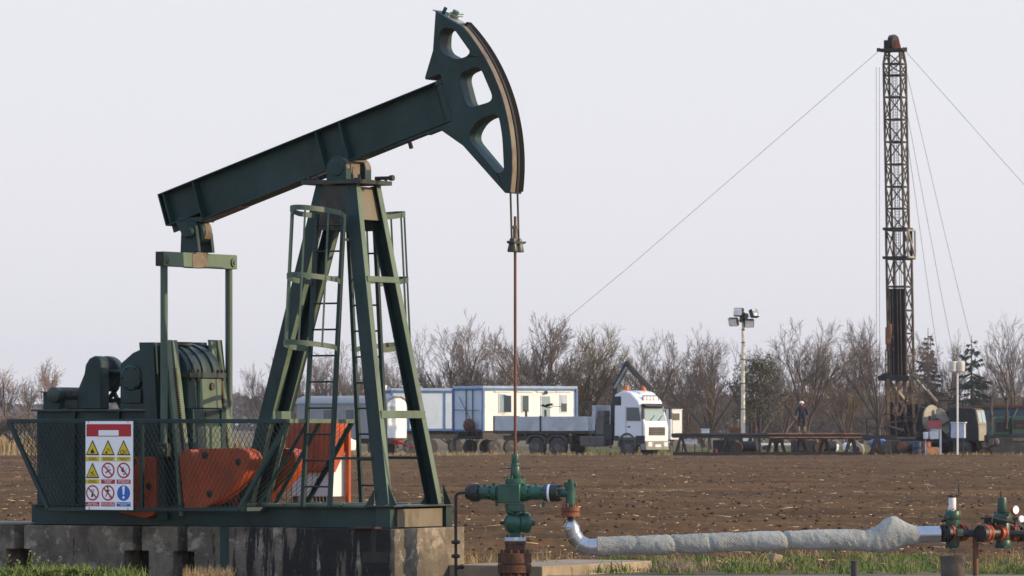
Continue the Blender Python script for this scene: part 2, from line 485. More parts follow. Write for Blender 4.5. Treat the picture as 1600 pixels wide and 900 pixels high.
def field_h(X, Y):
    h = .050 * (vnoise(X * .12, Y * .5, 1) - .5) * 2
    ph = Y * 2 * pi / 3.3 + 2.5 * vnoise(X * .06, Y * .06, 5)
    h += .070 * np.sin(ph) * (.4 + 1.2 * vnoise(X * .03, Y * .25, 8))
    h += .050 * (vnoise(X * 1.1, Y * .9, 2) - .5)
    h += .046 * (vnoise(X * 3.4, Y * 2.2, 3) - .5)
    c = vnoise(X * 8.5, Y * 5.0, 4); h += .030 * np.clip(c - .5, 0, 1)
    h += .026 * (vnoise(X * 19, Y * 11, 6) - .5)
    return h
ny, nx = 820, 720
ys = 60.5 * (293.0 / 60.5) ** np.linspace(0, 1, ny)
u = np.linspace(-1, 1, nx)
YY = np.repeat(ys[:, None], nx, 1)
XX = u[None, :] * (6.5 + ys[:, None] * .125)
ZZ = field_h(XX, YY) - .015
V = np.stack([XX, YY, ZZ], -1).reshape(-1, 3)
i = np.arange(ny - 1)[:, None] * nx + np.arange(nx - 1)[None, :]
FQ = np.stack([i, i + 1, i + nx + 1, i + nx], -1).reshape(-1, 4)
tag(np_mesh('plowed_field', V, FQ, 'soil', smooth=False), kind='structure')

def scatter_solid(name, n, ylo, yhi, shape, m, label=None, power=1.0):
    """many small loose pieces lying on the field, one mesh"""
    t = rng.random(n) ** power
    Y = ylo * (yhi / ylo) ** t
    X = (rng.random(n) * 2 - 1) * (4.5 + Y * .115)
    Z = field_h(X, Y) - .015
    vs, fs = shape(n)                       # vs (n,k,3) local, fs (m,4)/(m,3)
    k = vs.shape[1]
    vs = vs + np.stack([X, Y, Z], -1)[:, None, :]
    Fq = (fs[None] + (np.arange(n) * k)[:, None, None]).reshape(-1, fs.shape[1])
    o = np_mesh(name, vs.reshape(-1, 3), Fq, m)
    tag(o, kind='stuff')
    return o
OCT = np.array([(1, 0, 0), (.5, .87, .1), (-.5, .87, -.1), (-1, 0, 0), (-.5, -.87, .1), (.5, -.87, 0), (0, 0, .8), (0, 0, -.8)], float)
OCF = np.array([(0, 1, 6), (1, 2, 6), (2, 3, 6), (3, 4, 6), (4, 5, 6), (5, 0, 6), (1, 0, 7), (2, 1, 7), (3, 2, 7), (4, 3, 7), (5, 4, 7), (0, 5, 7)])
def clod_shape(n):
    s = .009 + .045 * rng.random(n) ** 4.5
    v = OCT[None] * (1 + .55 * (rng.random((n, 8, 3)) - .5)) * s[:, None, None]
    v[:, :, 2] *= .8
    v[:, :, 2] += s[:, None] * .25
    return v, OCF
tag(scatter_solid('soil_clods', 52000, 60.8, 285, clod_shape, 'clod'), 'brown clods of earth lying over the ploughed field', 'clods')
BX = np.array([(-.5, -.5, -.5), (.5, -.5, -.5), (.5, .5, -.5), (-.5, .5, -.5), (-.5, -.5, .5), (.5, -.5, .5), (.5, .5, .5), (-.5, .5, .5)], float)
BF = np.array([(3, 2, 1, 0), (4, 5, 6, 7), (0, 1, 5, 4), (1, 2, 6, 5), (2, 3, 7, 6), (3, 0, 4, 7)])
def straw_shape(n):
    L = .02 + .30 * rng.random(n) ** 5; w = .008 + .014 * rng.random(n)
    v = BX[None] * np.stack([L, w, w * .8], -1)[:, None, :]
    v[:, :, 2] += (.10 * (rng.random(n) - .5))[:, None] * v[:, :, 0] * 6 * .4
    a = rng.random(n) * 2 * pi
    x = v[:, :, 0] * np.cos(a)[:, None] - v[:, :, 1] * np.sin(a)[:, None]
    y = v[:, :, 0] * np.sin(a)[:, None] + v[:, :, 1] * np.cos(a)[:, None]
    return np.stack([x, y, v[:, :, 2] + .03], -1), BF
tag(scatter_solid('straw_litter', 7500, 61, 280, straw_shape, 'straw'), 'pale bits of straw scattered over the brown field', 'straw')

def blades(name, pts, h, w, m, label, cat, lean=.35, parent=None):
    """pts (n,3) roots, h (n) heights; bent three-segment blades"""
    n = len(pts); a = rng.random(n) * 2 * pi; le = lean * h * (rng.random(n) * 1.3)
    dx, dy = np.cos(a), np.sin(a)
    b = rng.random(n) * 2 * pi; wx, wy = np.cos(b) * w, np.sin(b) * w * .6
    vs = []
    for t, ww in ((0, 1), (.45, .8), (.8, .5), (1, .08)):
        cx = pts[:, 0] + dx * le * t * t; cy = pts[:, 1] + dy * le * t * t; cz = pts[:, 2] + h * (t - .25 * t * t * (le / np.maximum(h, 1e-3)))
        vs.append(np.stack([cx - wx * ww, cy - wy * ww, cz], -1)); vs.append(np.stack([cx + wx * ww, cy + wy * ww, cz], -1))
    V = np.stack(vs, 1)
    f = np.array([(0, 1, 3, 2), (2, 3, 5, 4), (4, 5, 7, 6)])
    Fq = (f[None] + (np.arange(n) * 8)[:, None, None]).reshape(-1, 4)
    o = np_mesh(name, V.reshape(-1, 3), Fq, m, parent)
    if label: tag(o, label, cat, kind='stuff')
    return o
def patch(n, x0, x1, y0, y1, dens=.5, seed=3, sc=1.2, z=0.0):
    X = x0 + rng.random(n * 3) * (x1 - x0); Y = y0 + rng.random(n * 3) * (y1 - y0)
    k = vnoise(X * sc + 50, Y * sc + 50, seed) > dens
    X, Y = X[k][:n], Y[k][:n]
    return np.stack([X, Y, np.full(len(X), z)], -1)

def tufts(nt, x0, x1, y0, y1, per, dens, seed, sc, spread=.05):
    c = patch(nt, x0, x1, y0, y1, dens, seed, sc); k = rng.integers(int(per * .4), int(per * 1.5), len(c))
    idx = np.repeat(np.arange(len(c)), k); size = (.45 + rng.random(len(c)) ** 1.5)[idx]
    p = c[idx] + np.concatenate([rng.normal(0, spread, (len(idx), 2)) * size[:, None], np.zeros((len(idx), 1))], 1)
    return p, size
# near grass strip in front of the field, right of the slab
s = MB(); s.add([(.6, 59.0, -.03), (9.5, 59.0, -.03), (9.5, 66.5, -.01), (.6, 66.5, -.01)], [(0, 1, 2, 3)])
tag(s.build('verge_strip', 'verge', smooth=0), kind='structure')
p, sz_ = tufts(430, 1.0, 8.8, 59.3, 66.5, 30, .44, 3, .7, .06)
blades('grass_strip', p, sz_ * (.03 + .12 * rng.random(len(p))), .006, 'grass', 'short green grass along the near edge of the field', 'grass', 1.0)
p, sz_ = tufts(150, .0, 8.8, 60.0, 68.0, 22, .48, 9, .9, .07)
blades('dry_grass', p, sz_ * (.04 + .14 * rng.random(len(p)) ** 1.3), .005, 'grass_dry', 'straw coloured dry grass mixed along the field edge', 'dry grass', 1.1)
p = patch(700, -.75, .5, 60.8, 63.0, .35, 4, 2)
blades('dry_tuft', p, .08 + .2 * rng.random(len(p)) ** 2, .005, 'grass_dry', 'dry straw tuft behind the wellhead beside the foundation', 'dry grass', .6)
p, sz_ = tufts(190, -6.3, -4.2, 58.0, 59.2, 30, .25, 6, 1.4, .055)
k_ = rng.random(len(p)) < np.clip((-4.2 - p[:, 0]) / .8, .12, 1); p, sz_ = p[k_], sz_[k_]
blades('grass_bank', p, sz_ * (.03 + .12 * rng.random(len(p)) ** 1.3), .007, 'weed', 'green grass growing before the left foundation block', 'grass', .95)
p = patch(500, -4.7, -3.2, 58.5, 59.0, .45, 7, 2)
blades('dry_stalks', p, .03 + .13 * rng.random(len(p)) ** 2, .004, 'grass_dry', 'thin dry stalks along the foot of the foundation', 'dry grass', .7)
# dry verge along the far edge of the field
p = patch(26000, -46, 46, 291, 306, .42, 12, .14, -.1)
blades('far_verge', p, .06 + .34 * rng.random(len(p)) ** 2.2, .03, 'grass_dry', 'dry straw coloured verge along the far field edge', 'dry grass', .5)
p = patch(16000, 5, 46, 294, 345, .40, 13, .07, -.1)
blades('far_grass', p, .10 + .22 * rng.random(len(p)), .04, 'grass', 'green grass patches under the pipe rack beyond the field', 'grass', .5)
p = patch(8000, -62, -22, 330, 420, .35, 14, .05, -.1)
blades('far_reeds', p, .3 + 1.0 * rng.random(len(p)), .05, 'grass_dry', 'tall dry grass beyond the field at the left', 'dry grass', .4)

# low broad leaves among the grass
n_ = 1500; c_ = patch(n_, -6.3, -4.3, 57.9, 59.1, .45, 21, 1.8)
n_ = len(c_); a_ = rng.normal(0, 1, (n_, 3)); a_[:, 2] *= .4; a_ /= np.linalg.norm(a_, axis=1, keepdims=True)
b_ = np.cross(a_, np.array([[0, .3, 1.]])); b_ /= np.linalg.norm(b_, axis=1, keepdims=True)
l_ = (.02 + .035 * rng.random(n_))[:, None]; c_ = c_ + np.stack([0 * l_[:, 0], 0 * l_[:, 0], .01 + .07 * rng.random(n_)], -1)
V = np.stack([c_ - a_ * l_, c_ - b_ * l_ * .4, c_ + a_ * l_, c_ + b_ * l_ * .4], 1).reshape(-1, 3)
tag(np_mesh('leafy_weeds', V, np.arange(len(V)).reshape(-1, 4), 'grass'), 'low broad leaved weeds before the left foundation block', 'weeds', kind='stuff')
# weeds with seed heads in front of the left block
for k, (px, top, lean) in enumerate(((10, 868, .03), (44, 862, .02), (47, 866, .05), (57, 872, .03), (31, 876, -.03), (87, 871, .05), (72, 876, .02), (96, 884, .03), (22, 880, .06))):
    w = MB(); r0 = at(px - 2, 896, 58.6); tp = at(px, top, 58.6)
    r0.z = 0
    mid = r0.lerp(tp, .55) + Vector((-lean * .3, 0, 0)); tp = tp + Vector((lean, 0, 0))
    w.tube([r0, mid, tp], [.004, .0035, .0025], 5)
    for q in range(5):
        t = .2 + .15 * q; b = r0.lerp(tp, t); a = random.random() * 6.3
        w.bar(b, b + Vector((cos(a) * .05, sin(a) * .05, .035)), .012, .003)
    labs = ('tall weed', 'tallest seed head weed', 'forked seed head weed', 'thin weed')
    o = w.build('weed', 'weed')
    tag(o, 'thin green weed with pale seed head before left foundation block', 'weed', 'weeds before the left foundation block')
    fl = MB()
    for q in range(7):
        a = random.random() * 6.3
        fl.ball(tp + Vector((cos(a) * .009, sin(a) * .009, .012 * random.random())), (.006, .006, .008), 6, 4)
    fl.build('seed_head', 'flower', o)

# concrete slab round the wellhead and foreground path
sb = MB()
_x0 = (547 - 800) / F * 60; _c, _s = cos(radians(30)), sin(radians(30))
ol = [(2.36, .42), (2.40, 1.2), (2.34, 2.0), (2.38, 2.7), (2.30, 3.2), (2.0, 3.3), (1.10, 3.3), (1.10, .42)]
sb.prism(ol, lambda a, b, d: (_x0 + _c * a + _s * b, 60 - _s * a + _c * b, d), -.1, .10)
tag(sb.build('wellhead_slab', 'slab', bevel=.012), 'tan concrete slab with a worn edge under the wellhead', 'slab', kind='structure')
pth = MB(); pth.add([(.4, 40, .004), (12, 40, .004), (12, 58.9, .004), (.4, 58.9, .004)], [(0, 1, 2, 3)])
tag(pth.build('path', 'path', smooth=0), kind='structure')
pth = MB(); pth.add([(-12, 40, -.004), (.4, 40, -.004), (.4, 58.75, -.004), (-12, 58.75, -.004)], [(0, 1, 2, 3)])
tag(pth.build('yard', 'verge', smooth=0), kind='structure')
br = MB(); c = at(1212, 872, 64.5); br.box((c.x, c.y, .05), (.14, .12, .11), Matrix.Rotation(.5, 3, 'Z') @ Matrix.Rotation(.2, 3, 'Y'))
tag(br.build('stone', 'slab', bevel=.015), 'small square brown stone in the grass under the wrapped pipe', 'stone')
# brown dead clump at the slab's end
p = np.stack([1.95 + .33 * rng.standard_normal(420) * .5, 60.3 + .2 * rng.standard_normal(420), np.zeros(420)], -1)
o = blades('dead_clump', p, .05 + .14 * rng.random(len(p)), .005, 'twig_tan', None, None, .9)
tag(o, 'brown dead plant clump at the right end of the slab', 'plant', kind='stuff')

# ------------------------------------------------------------------ trees
def grow(rnd, h, limbs, spread, twig_r, trunk_f=.2, lv=4, tr=.21, dens=1.0, up=.16):
    segs = []
    def branch(p, d, L, r, level):
        n = 4 if level <= 1 else (3 if level == 2 else 2)
        pts = [(p, r)]; st = L / n
        for k in range(n):
            w = .10 if level < 3 else .15
            d = (d + Vector((rnd.gauss(0, w), rnd.gauss(0, w), rnd.gauss(0, w * .6) + up * .25 * (1 if level < 3 else .6)))).normalized()
            q = p + d * st; r2 = max(twig_r, r * (1 - .55 * (k + 1) / n))
            segs.append((p, q, max(twig_r, r * (1 - .55 * k / n)), r2, level)); p = q; pts.append((p, r2))
        if level >= lv: return
        cnt = {0: limbs, 1: 10, 2: 7, 3: 5}[level]
        cnt = max(2, int(round(cnt * (dens if level else 1) * rnd.uniform(.8, 1.2))))
        for c in range(cnt):
            t = (.55 + .45 * (c + 1) / cnt) if level == 0 else .25 + .78 * (c + rnd.random()) / cnt
            i = min(int(t * n), n - 1); f = t * n - i
            b = pts[i][0].lerp(pts[i + 1][0], min(1, f)); rb = pts[i + 1][1]
            if level == 0:
                az = 2 * pi * c / cnt + rnd.uniform(-.5, .5); el = rnd.uniform(.22, 1.0) * spread
                nd = Vector((cos(az) * sin(el), sin(az) * sin(el), cos(el)))
                branch(b, nd, h * (1 - trunk_f) * rnd.uniform(.68, .88), r * rnd.uniform(.42, .62), 1)
            else:
                a, u_, w_ = MB().frame(d if level > 2 else (pts[i + 1][0] - pts[i][0]))
                az = rnd.uniform(0, 2 * pi); an = rnd.uniform(.40, .85)
                nd = (a * cos(an) + (u_ * cos(az) + w_ * sin(az)) * sin(an) + Vector((0, 0, .12))).normalized()
                branch(b, nd, L * rnd.uniform(.36, .6) * (1.1 - .3 * t), max(twig_r, rb * .55), level + 1)
    branch(Vector((0, 0, -.2)), Vector((rnd.uniform(-.08, .08), rnd.uniform(-.08, .08), 1)), h * trunk_f + .2, tr, 0)
    return segs
def seg_mesh(segs, n):
    P = np.array([s[0][:] for s in segs]); Q = np.array([s[1][:] for s in segs])
    r0 = np.array([s[2] for s in segs]); r1 = np.array([s[3] for s in segs])
    D = Q - P; D /= np.linalg.norm(D, axis=1, keepdims=True) + 1e-9
    A = np.where(np.abs(D[:, 2:3]) < .9, np.array([[0, 0, 1.]]), np.array([[1., 0, 0]]))
    U = np.cross(D, A); U /= np.linalg.norm(U, axis=1, keepdims=True) + 1e-9; W = np.cross(D, U)
    vs = []
    for base, r in ((P, r0), (Q, r1)):
        for k in range(n):
            t = 2 * pi * k / n
            vs.append(base + (U * cos(t) + W * sin(t)) * r[:, None])
    V = np.stack(vs, 1)
    f = np.array([(k, (k + 1) % n, n + (k + 1) % n, n + k) for k in range(n)])
    return V.reshape(-1, 3), (f[None] + (np.arange(len(segs)) * 2 * n)[:, None, None]).reshape(-1, 4)
def bare_tree(name, seed, h, m_tw='twig', **kw):
    rnd = random.Random(seed)
    segs = grow(rnd, h, **kw)
    root = bpy.data.objects.new(name, None); COL.objects.link(root)
    Q_ = np.array([q[1][:] for q in segs]); kw_ = np.percentile(np.abs(Q_[:, :2]), 95) * 2; kh_ = np.percentile(Q_[:, 2], 98.7)
    V, Fq = seg_mesh([s for s in segs if s[4] <= 1], 6); np_mesh('trunk', V, Fq, 'bark', root, True)
    V, Fq = seg_mesh([s for s in segs if s[4] > 1], 3); np_mesh('crown', V, Fq, m_tw, root)
    return root, kw_, kh_
PROTO = {
    'a': bare_tree('bare_tree', 1, 8.0, limbs=7, spread=.95, twig_r=.0105, dens=1.05),
    'b': bare_tree('bare_tree', 5, 8.0, limbs=6, spread=.85, twig_r=.0105, dens=1.1, trunk_f=.26),
    'c': bare_tree('bare_tree', 9, 8.0, limbs=8, spread=1.05, twig_r=.0105, dens=1.0, trunk_f=.16),
    'd': bare_tree('bare_tree', 14, 8.0, limbs=7, spread=.9, twig_r=.0105, dens=1.1, trunk_f=.2),
    'y': bare_tree('bare_tree', 21, 8.0, 'twig_yellow', limbs=8, spread=.95, twig_r=.0105, dens=1.15, trunk_f=.18),
    's': bare_tree('sapling', 33, 5.0, 'twig_tan', limbs=9, spread=.5, twig_r=.010, dens=.8, trunk_f=.5, tr=.06, lv=3),
    'u': bare_tree('bush', 41, 4.0, limbs=9, spread=1.1, twig_r=.010, dens=.85, trunk_f=.06, tr=.08),
}
used = set()
def plant(kind, px, top, Y, width, label, cat='tree', group=None, rz=None):
    root, kw_, kh_ = PROTO[kind]
    if kind in used: root = copy_tree(root)
    used.add(kind)
    p = at(px, 665, Y); H = CAM_H + (665 - top) / F * Y + .15
    pos = Vector((p.x, Y, -.16)); root.location = pos
    sz = H / kh_; sx = width / F * Y / kw_
    root.scale = (sx, sx, sz)
    root.rotation_euler = (0, 0, random.uniform(0, 6.28) if rz is None else rz)
    tag(root, label, cat, group)
    return root
TREES = [
 ('c', 418, 575, 480, 95, 'dark bare tree left of the samson post legs, hazy and low'),
 ('a', 492, 556, 430, 120, 'bare tree seen through the left ladder cage above the grey wagon'),
 ('d', 555, 545, 425, 110, 'bare tree seen between the two ladders of the pump'),
 ('b', 622, 566, 430, 90, 'short bare tree seen through the front legs of the pump'),
 ('c', 715, 512, 395, 165, 'wide bare tree behind the blue edged container left of the rusty rod'),
 ('a', 775, 555, 420, 110, 'smaller bare tree directly beside the rusty rod above the white cabin'),
 ('b', 838, 500, 395, 150, 'tallest bare tree right of the rusty rod behind the white cabin'),
 ('y', 908, 520, 400, 140, 'yellowish bare tree behind the right end of the white cabin'),
 ('d', 955, 560, 425, 100, 'bare tree behind the folded crane of the truck'),
 ('a', 1018, 528, 400, 130, 'bare tree rising behind the white truck cab roof'),
 ('c', 1112, 530, 395, 130, 'bare tree between the truck cab and the floodlight mast'),
 ('b', 1070, 556, 430, 95, 'thin bare tree just right of the truck cab behind the cream box'),
 ('d', 1262, 510, 385, 160, 'broad bare tree behind the worker on the pipe rack'),
 ('a', 1225, 552, 420, 100, 'bare tree between the dark evergreen and the worker'),
 ('y', 1322, 545, 410, 90, 'slim bare tree between the worker and the derrick'),
 ('b', 1375, 508, 395, 120, 'bare tree directly behind the foot of the derrick'),
 ('c', 1478, 538, 400, 95, 'pale bare tree between the two conifers at the right'),
 ('a', 1592, 503, 400, 130, 'large bare tree at the right edge of the photo'),
 ('d', 1552, 570, 430, 80, 'small bare tree between the right conifer and the edge tree'),
]
for k, px, top, Y, w, lab in TREES: plant(k, px, top, Y, w, lab, 'tree', 'bare trees beyond the field')
BUSH = [(455, 640, 70), (540, 636, 80), (610, 640, 80), (1000, 640, 70), (1050, 636, 80), (1100, 642, 80), (1160, 640, 80), (1200, 640, 80), (1240, 638, 80), (1280, 642, 80), (1320, 638, 80), (1360, 640, 80), (1410, 640, 80), (1460, 640, 80), (1510, 640, 80), (1550, 640, 80), (1590, 640, 80), (470, 610, 60), (520, 600, 70), (575, 596, 70), (650, 590, 80), (700, 580, 90), (745, 588, 80), (805, 580, 90), (870, 585, 90), (930, 592, 90), (985, 600, 80),
        (1045, 602, 80), (1095, 600, 80), (1140, 598, 80), (1215, 602, 90), (1290, 600, 90), (1345, 598, 90), (1400, 594, 90), (1440, 590, 80), (1495, 606, 80), (1560, 612, 80), (1605, 600, 80), (1250, 612, 80), (1180, 615, 80)]
for px, top, w in BUSH:
    plant('u', px, top, 440 + random.uniform(-12, 25), w * 1.25, 'leafless brown bush in the undergrowth beneath the tree row', 'bush', 'undergrowth bushes beneath the bare trees')
SAP = [(12, 575, 55, 'tan sapling at the very left edge of the photo'), (38, 596, 40, 'short tan sapling second from the left edge'),
       (70, 566, 52, 'tan sapling just left of the gearbox base, tallest of three')]
for px, top, w, lab in SAP: plant('s', px, top, 480, w, lab, 'tree', 'tan saplings at the left edge')
for px, top, w in ((20, 650, 70), (60, 640, 60), (-10, 640, 60)):
    o = plant('s', px, top, 335, w, 'low tan scrub under the saplings at the left edge', 'bush', 'low scrub at the left edge'); o.name = 'scrub'

def conifer(name, px, top, Y, wpx, label, seed, nm='needles'):
    rnd = random.Random(seed); base = at(px, 665, Y); H = CAM_H + (665 - top) / F * Y + .16; Wd = wpx / F * Y / 2
    root = thing(name, label, 'tree', (base.x, Y, -.16), 0)
    t = MB(); t.cyl((0, 0, 0), (0, 0, H), .16, .02, 8); t.build('trunk', 'bark', root)
    segs = []; vs = []
    for kk in range(150):
        f = rnd.random() ** .75 * .94 + .03; z = H * (1 - f) * .90 + H * .09
        l = Wd * 1.1 * (.06 + .94 * f ** .85) * rnd.uniform(.62, 1.12); az = rnd.uniform(0, 6.28)
        d = Vector((cos(az), sin(az), 0)); p0 = Vector((0, 0, z)); dr = rnd.uniform(.08, .30)
        midp = p0 + d * l * .5 + Vector((0, 0, -dr * l * .7)); tip = p0 + d * l + Vector((0, 0, -dr * l * (.9 if f > .3 else -.6)))
        segs.append((p0, midp, .028, .02, 2)); segs.append((midp, tip, .02, .008, 2))
        sd = Vector((-d.y, d.x, 0))
        for q in range(int(10 + 46 * l / Wd)):
            s_ = rnd.random() ** .62; b = (p0.lerp(midp, s_ * 2) if s_ < .5 else midp.lerp(tip, s_ * 2 - 1))
            w_ = rnd.uniform(-1, 1)
            e = b + sd * w_ * (.34 * l * (1.05 - s_) + .06) + d * .18 + Vector((0, 0, rnd.uniform(-.20, .04) - .08 * abs(w_)))
            n_ = Vector((rnd.uniform(-1, 1), rnd.uniform(-1, 1), rnd.uniform(-1, 1))).normalized() * .05
            vs.append((b - n_, b + n_, e + n_ * .4, e - n_ * .4))
    V = np.array([[c[:] for c in q] for q in vs]).reshape(-1, 3)
    V2, F2 = seg_mesh(segs, 3); o1 = len(V)
    Fq = np.concatenate([np.arange(o1).reshape(-1, 4), F2 + o1])
    np_mesh('crown', np.concatenate([V, V2]), Fq, nm, root)
conifer('conifer', 1518, 524, 385, 112, 'dark green conifer with layered boughs right of the lamp post', 3)
conifer('conifer', 1450, 512, 402, 80, 'brownish conifer half hidden directly right of the derrick', 8, 'needles_brown')
def leafy(name, px, top, Y, wpx, m, label, seed, n=3300):
    rnd = np.random.default_rng(seed); base = at(px, 665, Y); H = CAM_H + (665 - top) / F * Y + .16; W = wpx / F * Y / 2
    root = thing(name, label, 'tree', (base.x, Y, -.16), 0)
    segs = grow(random.Random(seed), H * .95, limbs=7, spread=.7, twig_r=.015, lv=3, trunk_f=.2)
    V, Fq = seg_mesh([q for q in segs if q[4] <= 2], 4); np_mesh('trunk', V, Fq, 'bark', root)
    ctr = np.stack([rnd.normal(0, .45, 46) * W, rnd.normal(0, .45, 46) * W, H * (.3 + .65 * rnd.random(46))], -1)
    ctr[:, :2] *= np.clip(1.15 - (ctr[:, 2:3] / H - .45) ** 2 * 2.2, .25, 1.2)
    k = rnd.integers(0, 46, n); c = ctr[k] + rnd.normal(0, 1, (n, 3)) * np.array([.34, .34, .28])
    a = rnd.normal(0, 1, (n, 3)); a /= np.linalg.norm(a, axis=1, keepdims=True); b = np.cross(a, rnd.normal(0, 1, (n, 3))); b /= np.linalg.norm(b, axis=1, keepdims=True)
    a *= .13; b *= .05
    V = np.stack([c - a, c - b, c + a, c + b], 1).reshape(-1, 3)
    np_mesh('crown', V, np.arange(len(V)).reshape(-1, 4), m, root)
leafy('evergreen_tree', 1184, 556, 378, 74, 'needles_olive', 'olive green evergreen tree behind the floodlight mast', 4)

# far woodland on the horizon
rr = np.random.default_rng(5); vs = []; 
n = 30000
X = (rr.random(n) * 2 - 1) * 420; Y = 1750 + rr.random(n) * 120; 
hh = 6.5 + 4.0 * vnoise(X * .02, Y * .0 + 3, 2) + 3.5 * vnoise(X * .09, Y * .02, 7)
Z = hh * rr.random(n) ** .7
a = rr.normal(0, 1, (n, 3)); a /= np.linalg.norm(a, axis=1, keepdims=True); b = np.cross(a, rr.normal(0, 1, (n, 3))); b /= np.linalg.norm(b, axis=1, keepdims=True)
c = np.stack([X, Y, Z], -1)
V = np.stack([c - a * 1.5, c - b * 1.1, c + a * 1.5, c + b * 1.1], 1).reshape(-1, 3)
tag(np_mesh('far_woodland', V, np.arange(len(V)).reshape(-1, 4), 'far_wood'), 'hazy far woodland along the horizon at the left', 'woodland', kind='stuff')
# ------------------------------------------------------------------ the pumpjack
VA = radians(30); CV, SV = cos(VA), sin(VA); X0 = (547 - 800) / F * 60
def L(px, py, t):
    k = (px - 800) / F
    s = (k * (60 + CV * t) - X0 - SV * t) / (CV + SV * k)
    Y = 60 - SV * s + CV * t
    return Vector((s, t, CAM_H + (665 - py) / F * Y))
def S2(px, py, t):
    v = L(px, py, t); return (v.x, v.z)
def W(s, t, z): return Vector((X0 + CV * s + SV * t, 60 - SV * s + CV * t, z))
st_map = lambda x, y, d: (x, d, y)        # outline in s,z extruded along t
def pump_thing(name, label, cat, group=None): return thing(name, label, cat, (X0, 60, 0), -VA, group)

# foundation blocks: each a separate precast block with pockets at the foot
def block(name, s0, s1, t0, t1, z1, n0, n1, label):
    b = MB(); z0 = -.12
    out = [(s0 + n0, z0), (s1 - n1, z0)]
    if n1: out += [(s1 - n1, .245), (s1, .245)]
    out += [(s1, z1), (s0, z1)]
    if n0: out += [(s0, .245), (s0 + n0, .245)]
    b.prism(out, st_map, t0, t1)
    r = pump_thing(name, label, 'foundation block', 'concrete blocks under the pumpjack')
    b.build('block_body', 'concrete', r, bevel=.012)
    return r
TN, TF = -.79, .79
sx = lambda px: L(px, 850, TN).x
block('foundation_block', sx(-120), sx(22), TN, TF, .55, 0, .12, 'grey concrete foundation block cut off by the left photo edge')
B2 = block('foundation_block', sx(37), sx(207), TN, TF, .535, .10, .12, 'plain grey concrete block below the dark green gearbox base')
block('foundation_block', sx(221), sx(277), TN, TF, .535, .10, .06, 'narrow oil stained concrete block below the orange counterweight')
B4 = block('foundation_block', sx(292), sx(617), TN, TF, .54, .10, 0, 'long oil streaked concrete block with the sunlit right end')
pk = MB(); q0 = L(566, 862, TN); q1 = L(606, 880, TN); pk.span((q0.x, TN - .004, q1.z), (q1.x, TN + .1, q0.z))
pk.build('pocket_shade', 'black_grease_shade', B4)  # black slab painting the shade of a recess
pk = MB(); q0 = L(580, 822, TN); q1 = L(588, 862, TN); pk.span((q0.x, TN - .003, q1.z), (q1.x, TN + .06, q0.z)); pk.build('groove_shade', 'black_grease_shade', B4)  # black strip painting the shade in a slot
gs = MB(); q0 = L(344, 823, TN); q1 = L(358, 893, TN); gs.span((q0.x, TN - .003, q1.z), (q1.x, TN + .02, q0.z)); gs.build('paint_strip', 'green', B4)
bp_ = MB(); q = L(575, 822, TN); bp_.span((q.x - .22, TN - .05, .541), (q.x + .12, TN + .25, .556)); bp_.build('bearing_plate', 'rust', B4)

PUMP = pump_thing('pumpjack', 'dark green oil pumpjack with raised horsehead on a concrete base', 'pumpjack')

# base frame
ZB0, ZB1 = .545, .785
bf = MB()
S_L, S_R = -4.12, .952
for sg in (-1, 1):
    t = sg * .57
    bf.span((S_L, t - .006, ZB0), (S_R, t + .006, ZB1))
    bf.span((S_L, t - .075, ZB0), (S_R, t + .075, ZB0 + .016)); bf.span((S_L, t - .075, ZB1 - .016), (S_R, t + .075, ZB1))
for s_ in (-4.11, -3.3, -2.4, -1.5, -.7, .2):
    bf.span((s_ - .06, -.56, ZB0 + .02), (s_ + .06, .56, ZB1 - .02))
bf.build('base_frame', 'green', PUMP, bevel=.004)
ep = MB(); ep.span((.80, -.50, ZB0 + .004), (.955, .52, ZB1 - .02)); ep.build('end_beam', 'cap_tan', PUMP, bevel=.004)
ep = MB(); ep.span((.94, .53, ZB0), (1.0, .66, ZB1)); ep.build('end_flange', 'green', PUMP, bevel=.004)
cp = MB(); cp.span((.63, -.70, ZB1 + .002), (1.03, .72, ZB1 + .022)); cp.build('foot_plate', 'green_grease', PUMP, bevel=.003)
cs = MB(); cs.span((.76, -.655, ZB0), (.95, -.575, ZB1)); cs.build('frame_post', 'green', PUMP, bevel=.004)
# walkway planks beside the post
wk = MB()
for a, b in ((-1.05, -.62), (-.60, -.28), (-.26, .25), (.27, .6)):
    wk.span((a, -.62, ZB1 + .003), (b, -.36, ZB1 + .035))
    wk.span((a, .32, ZB1 + .003), (b, .62, ZB1 + .035))
wk.build('walkway', 'green_pale_lit', PUMP, bevel=.003)

# samson post: four channel legs
def channel(p, q, w, d, open_sign, th=.014, name='samson_leg'):
    """web in the s direction, flanges turned to +t (open_sign=1) or -t"""
    m = MB(); p, q = Vector(p), Vector(q); ax = (q - p).normalized()
    sdir = Vector((1, 0, 0)); sdir = (sdir - ax * sdir.dot(ax)).normalized(); tdir = ax.cross(sdir) * 1.0
    if tdir.y < 0: tdir = -tdir
    R = Matrix((ax, sdir, tdir)).transposed(); Ln = (q - p).length; c = (p + q) / 2
    m.box(c, (Ln, w, th), R)
    for sg in (-1, 1):
        m.box(c + sdir * sg * (w / 2 - th / 2) + tdir * open_sign * (d / 2 + th / 2 - .001), (Ln, th, d), R, 0)
    m.box(c + sdir * (w / 2 + .002) + tdir * open_sign * (d / 2), (Ln, .006, d + th - .004), R, 1)  # +s face strip in the paler green, its sunlight put into the colour
    return m
LEGS = [((.81, -.60, ZB1 + .02), (.165, -.27, 4.55), 1), ((.82, .60, ZB1 + .02), (.165, .27, 4.55), -1),
        ((-1.34, -.23, ZB1), (-.215, -.27, 4.55), 1), ((-1.37, .23, ZB1), (-.235, .25, 4.55), -1)]
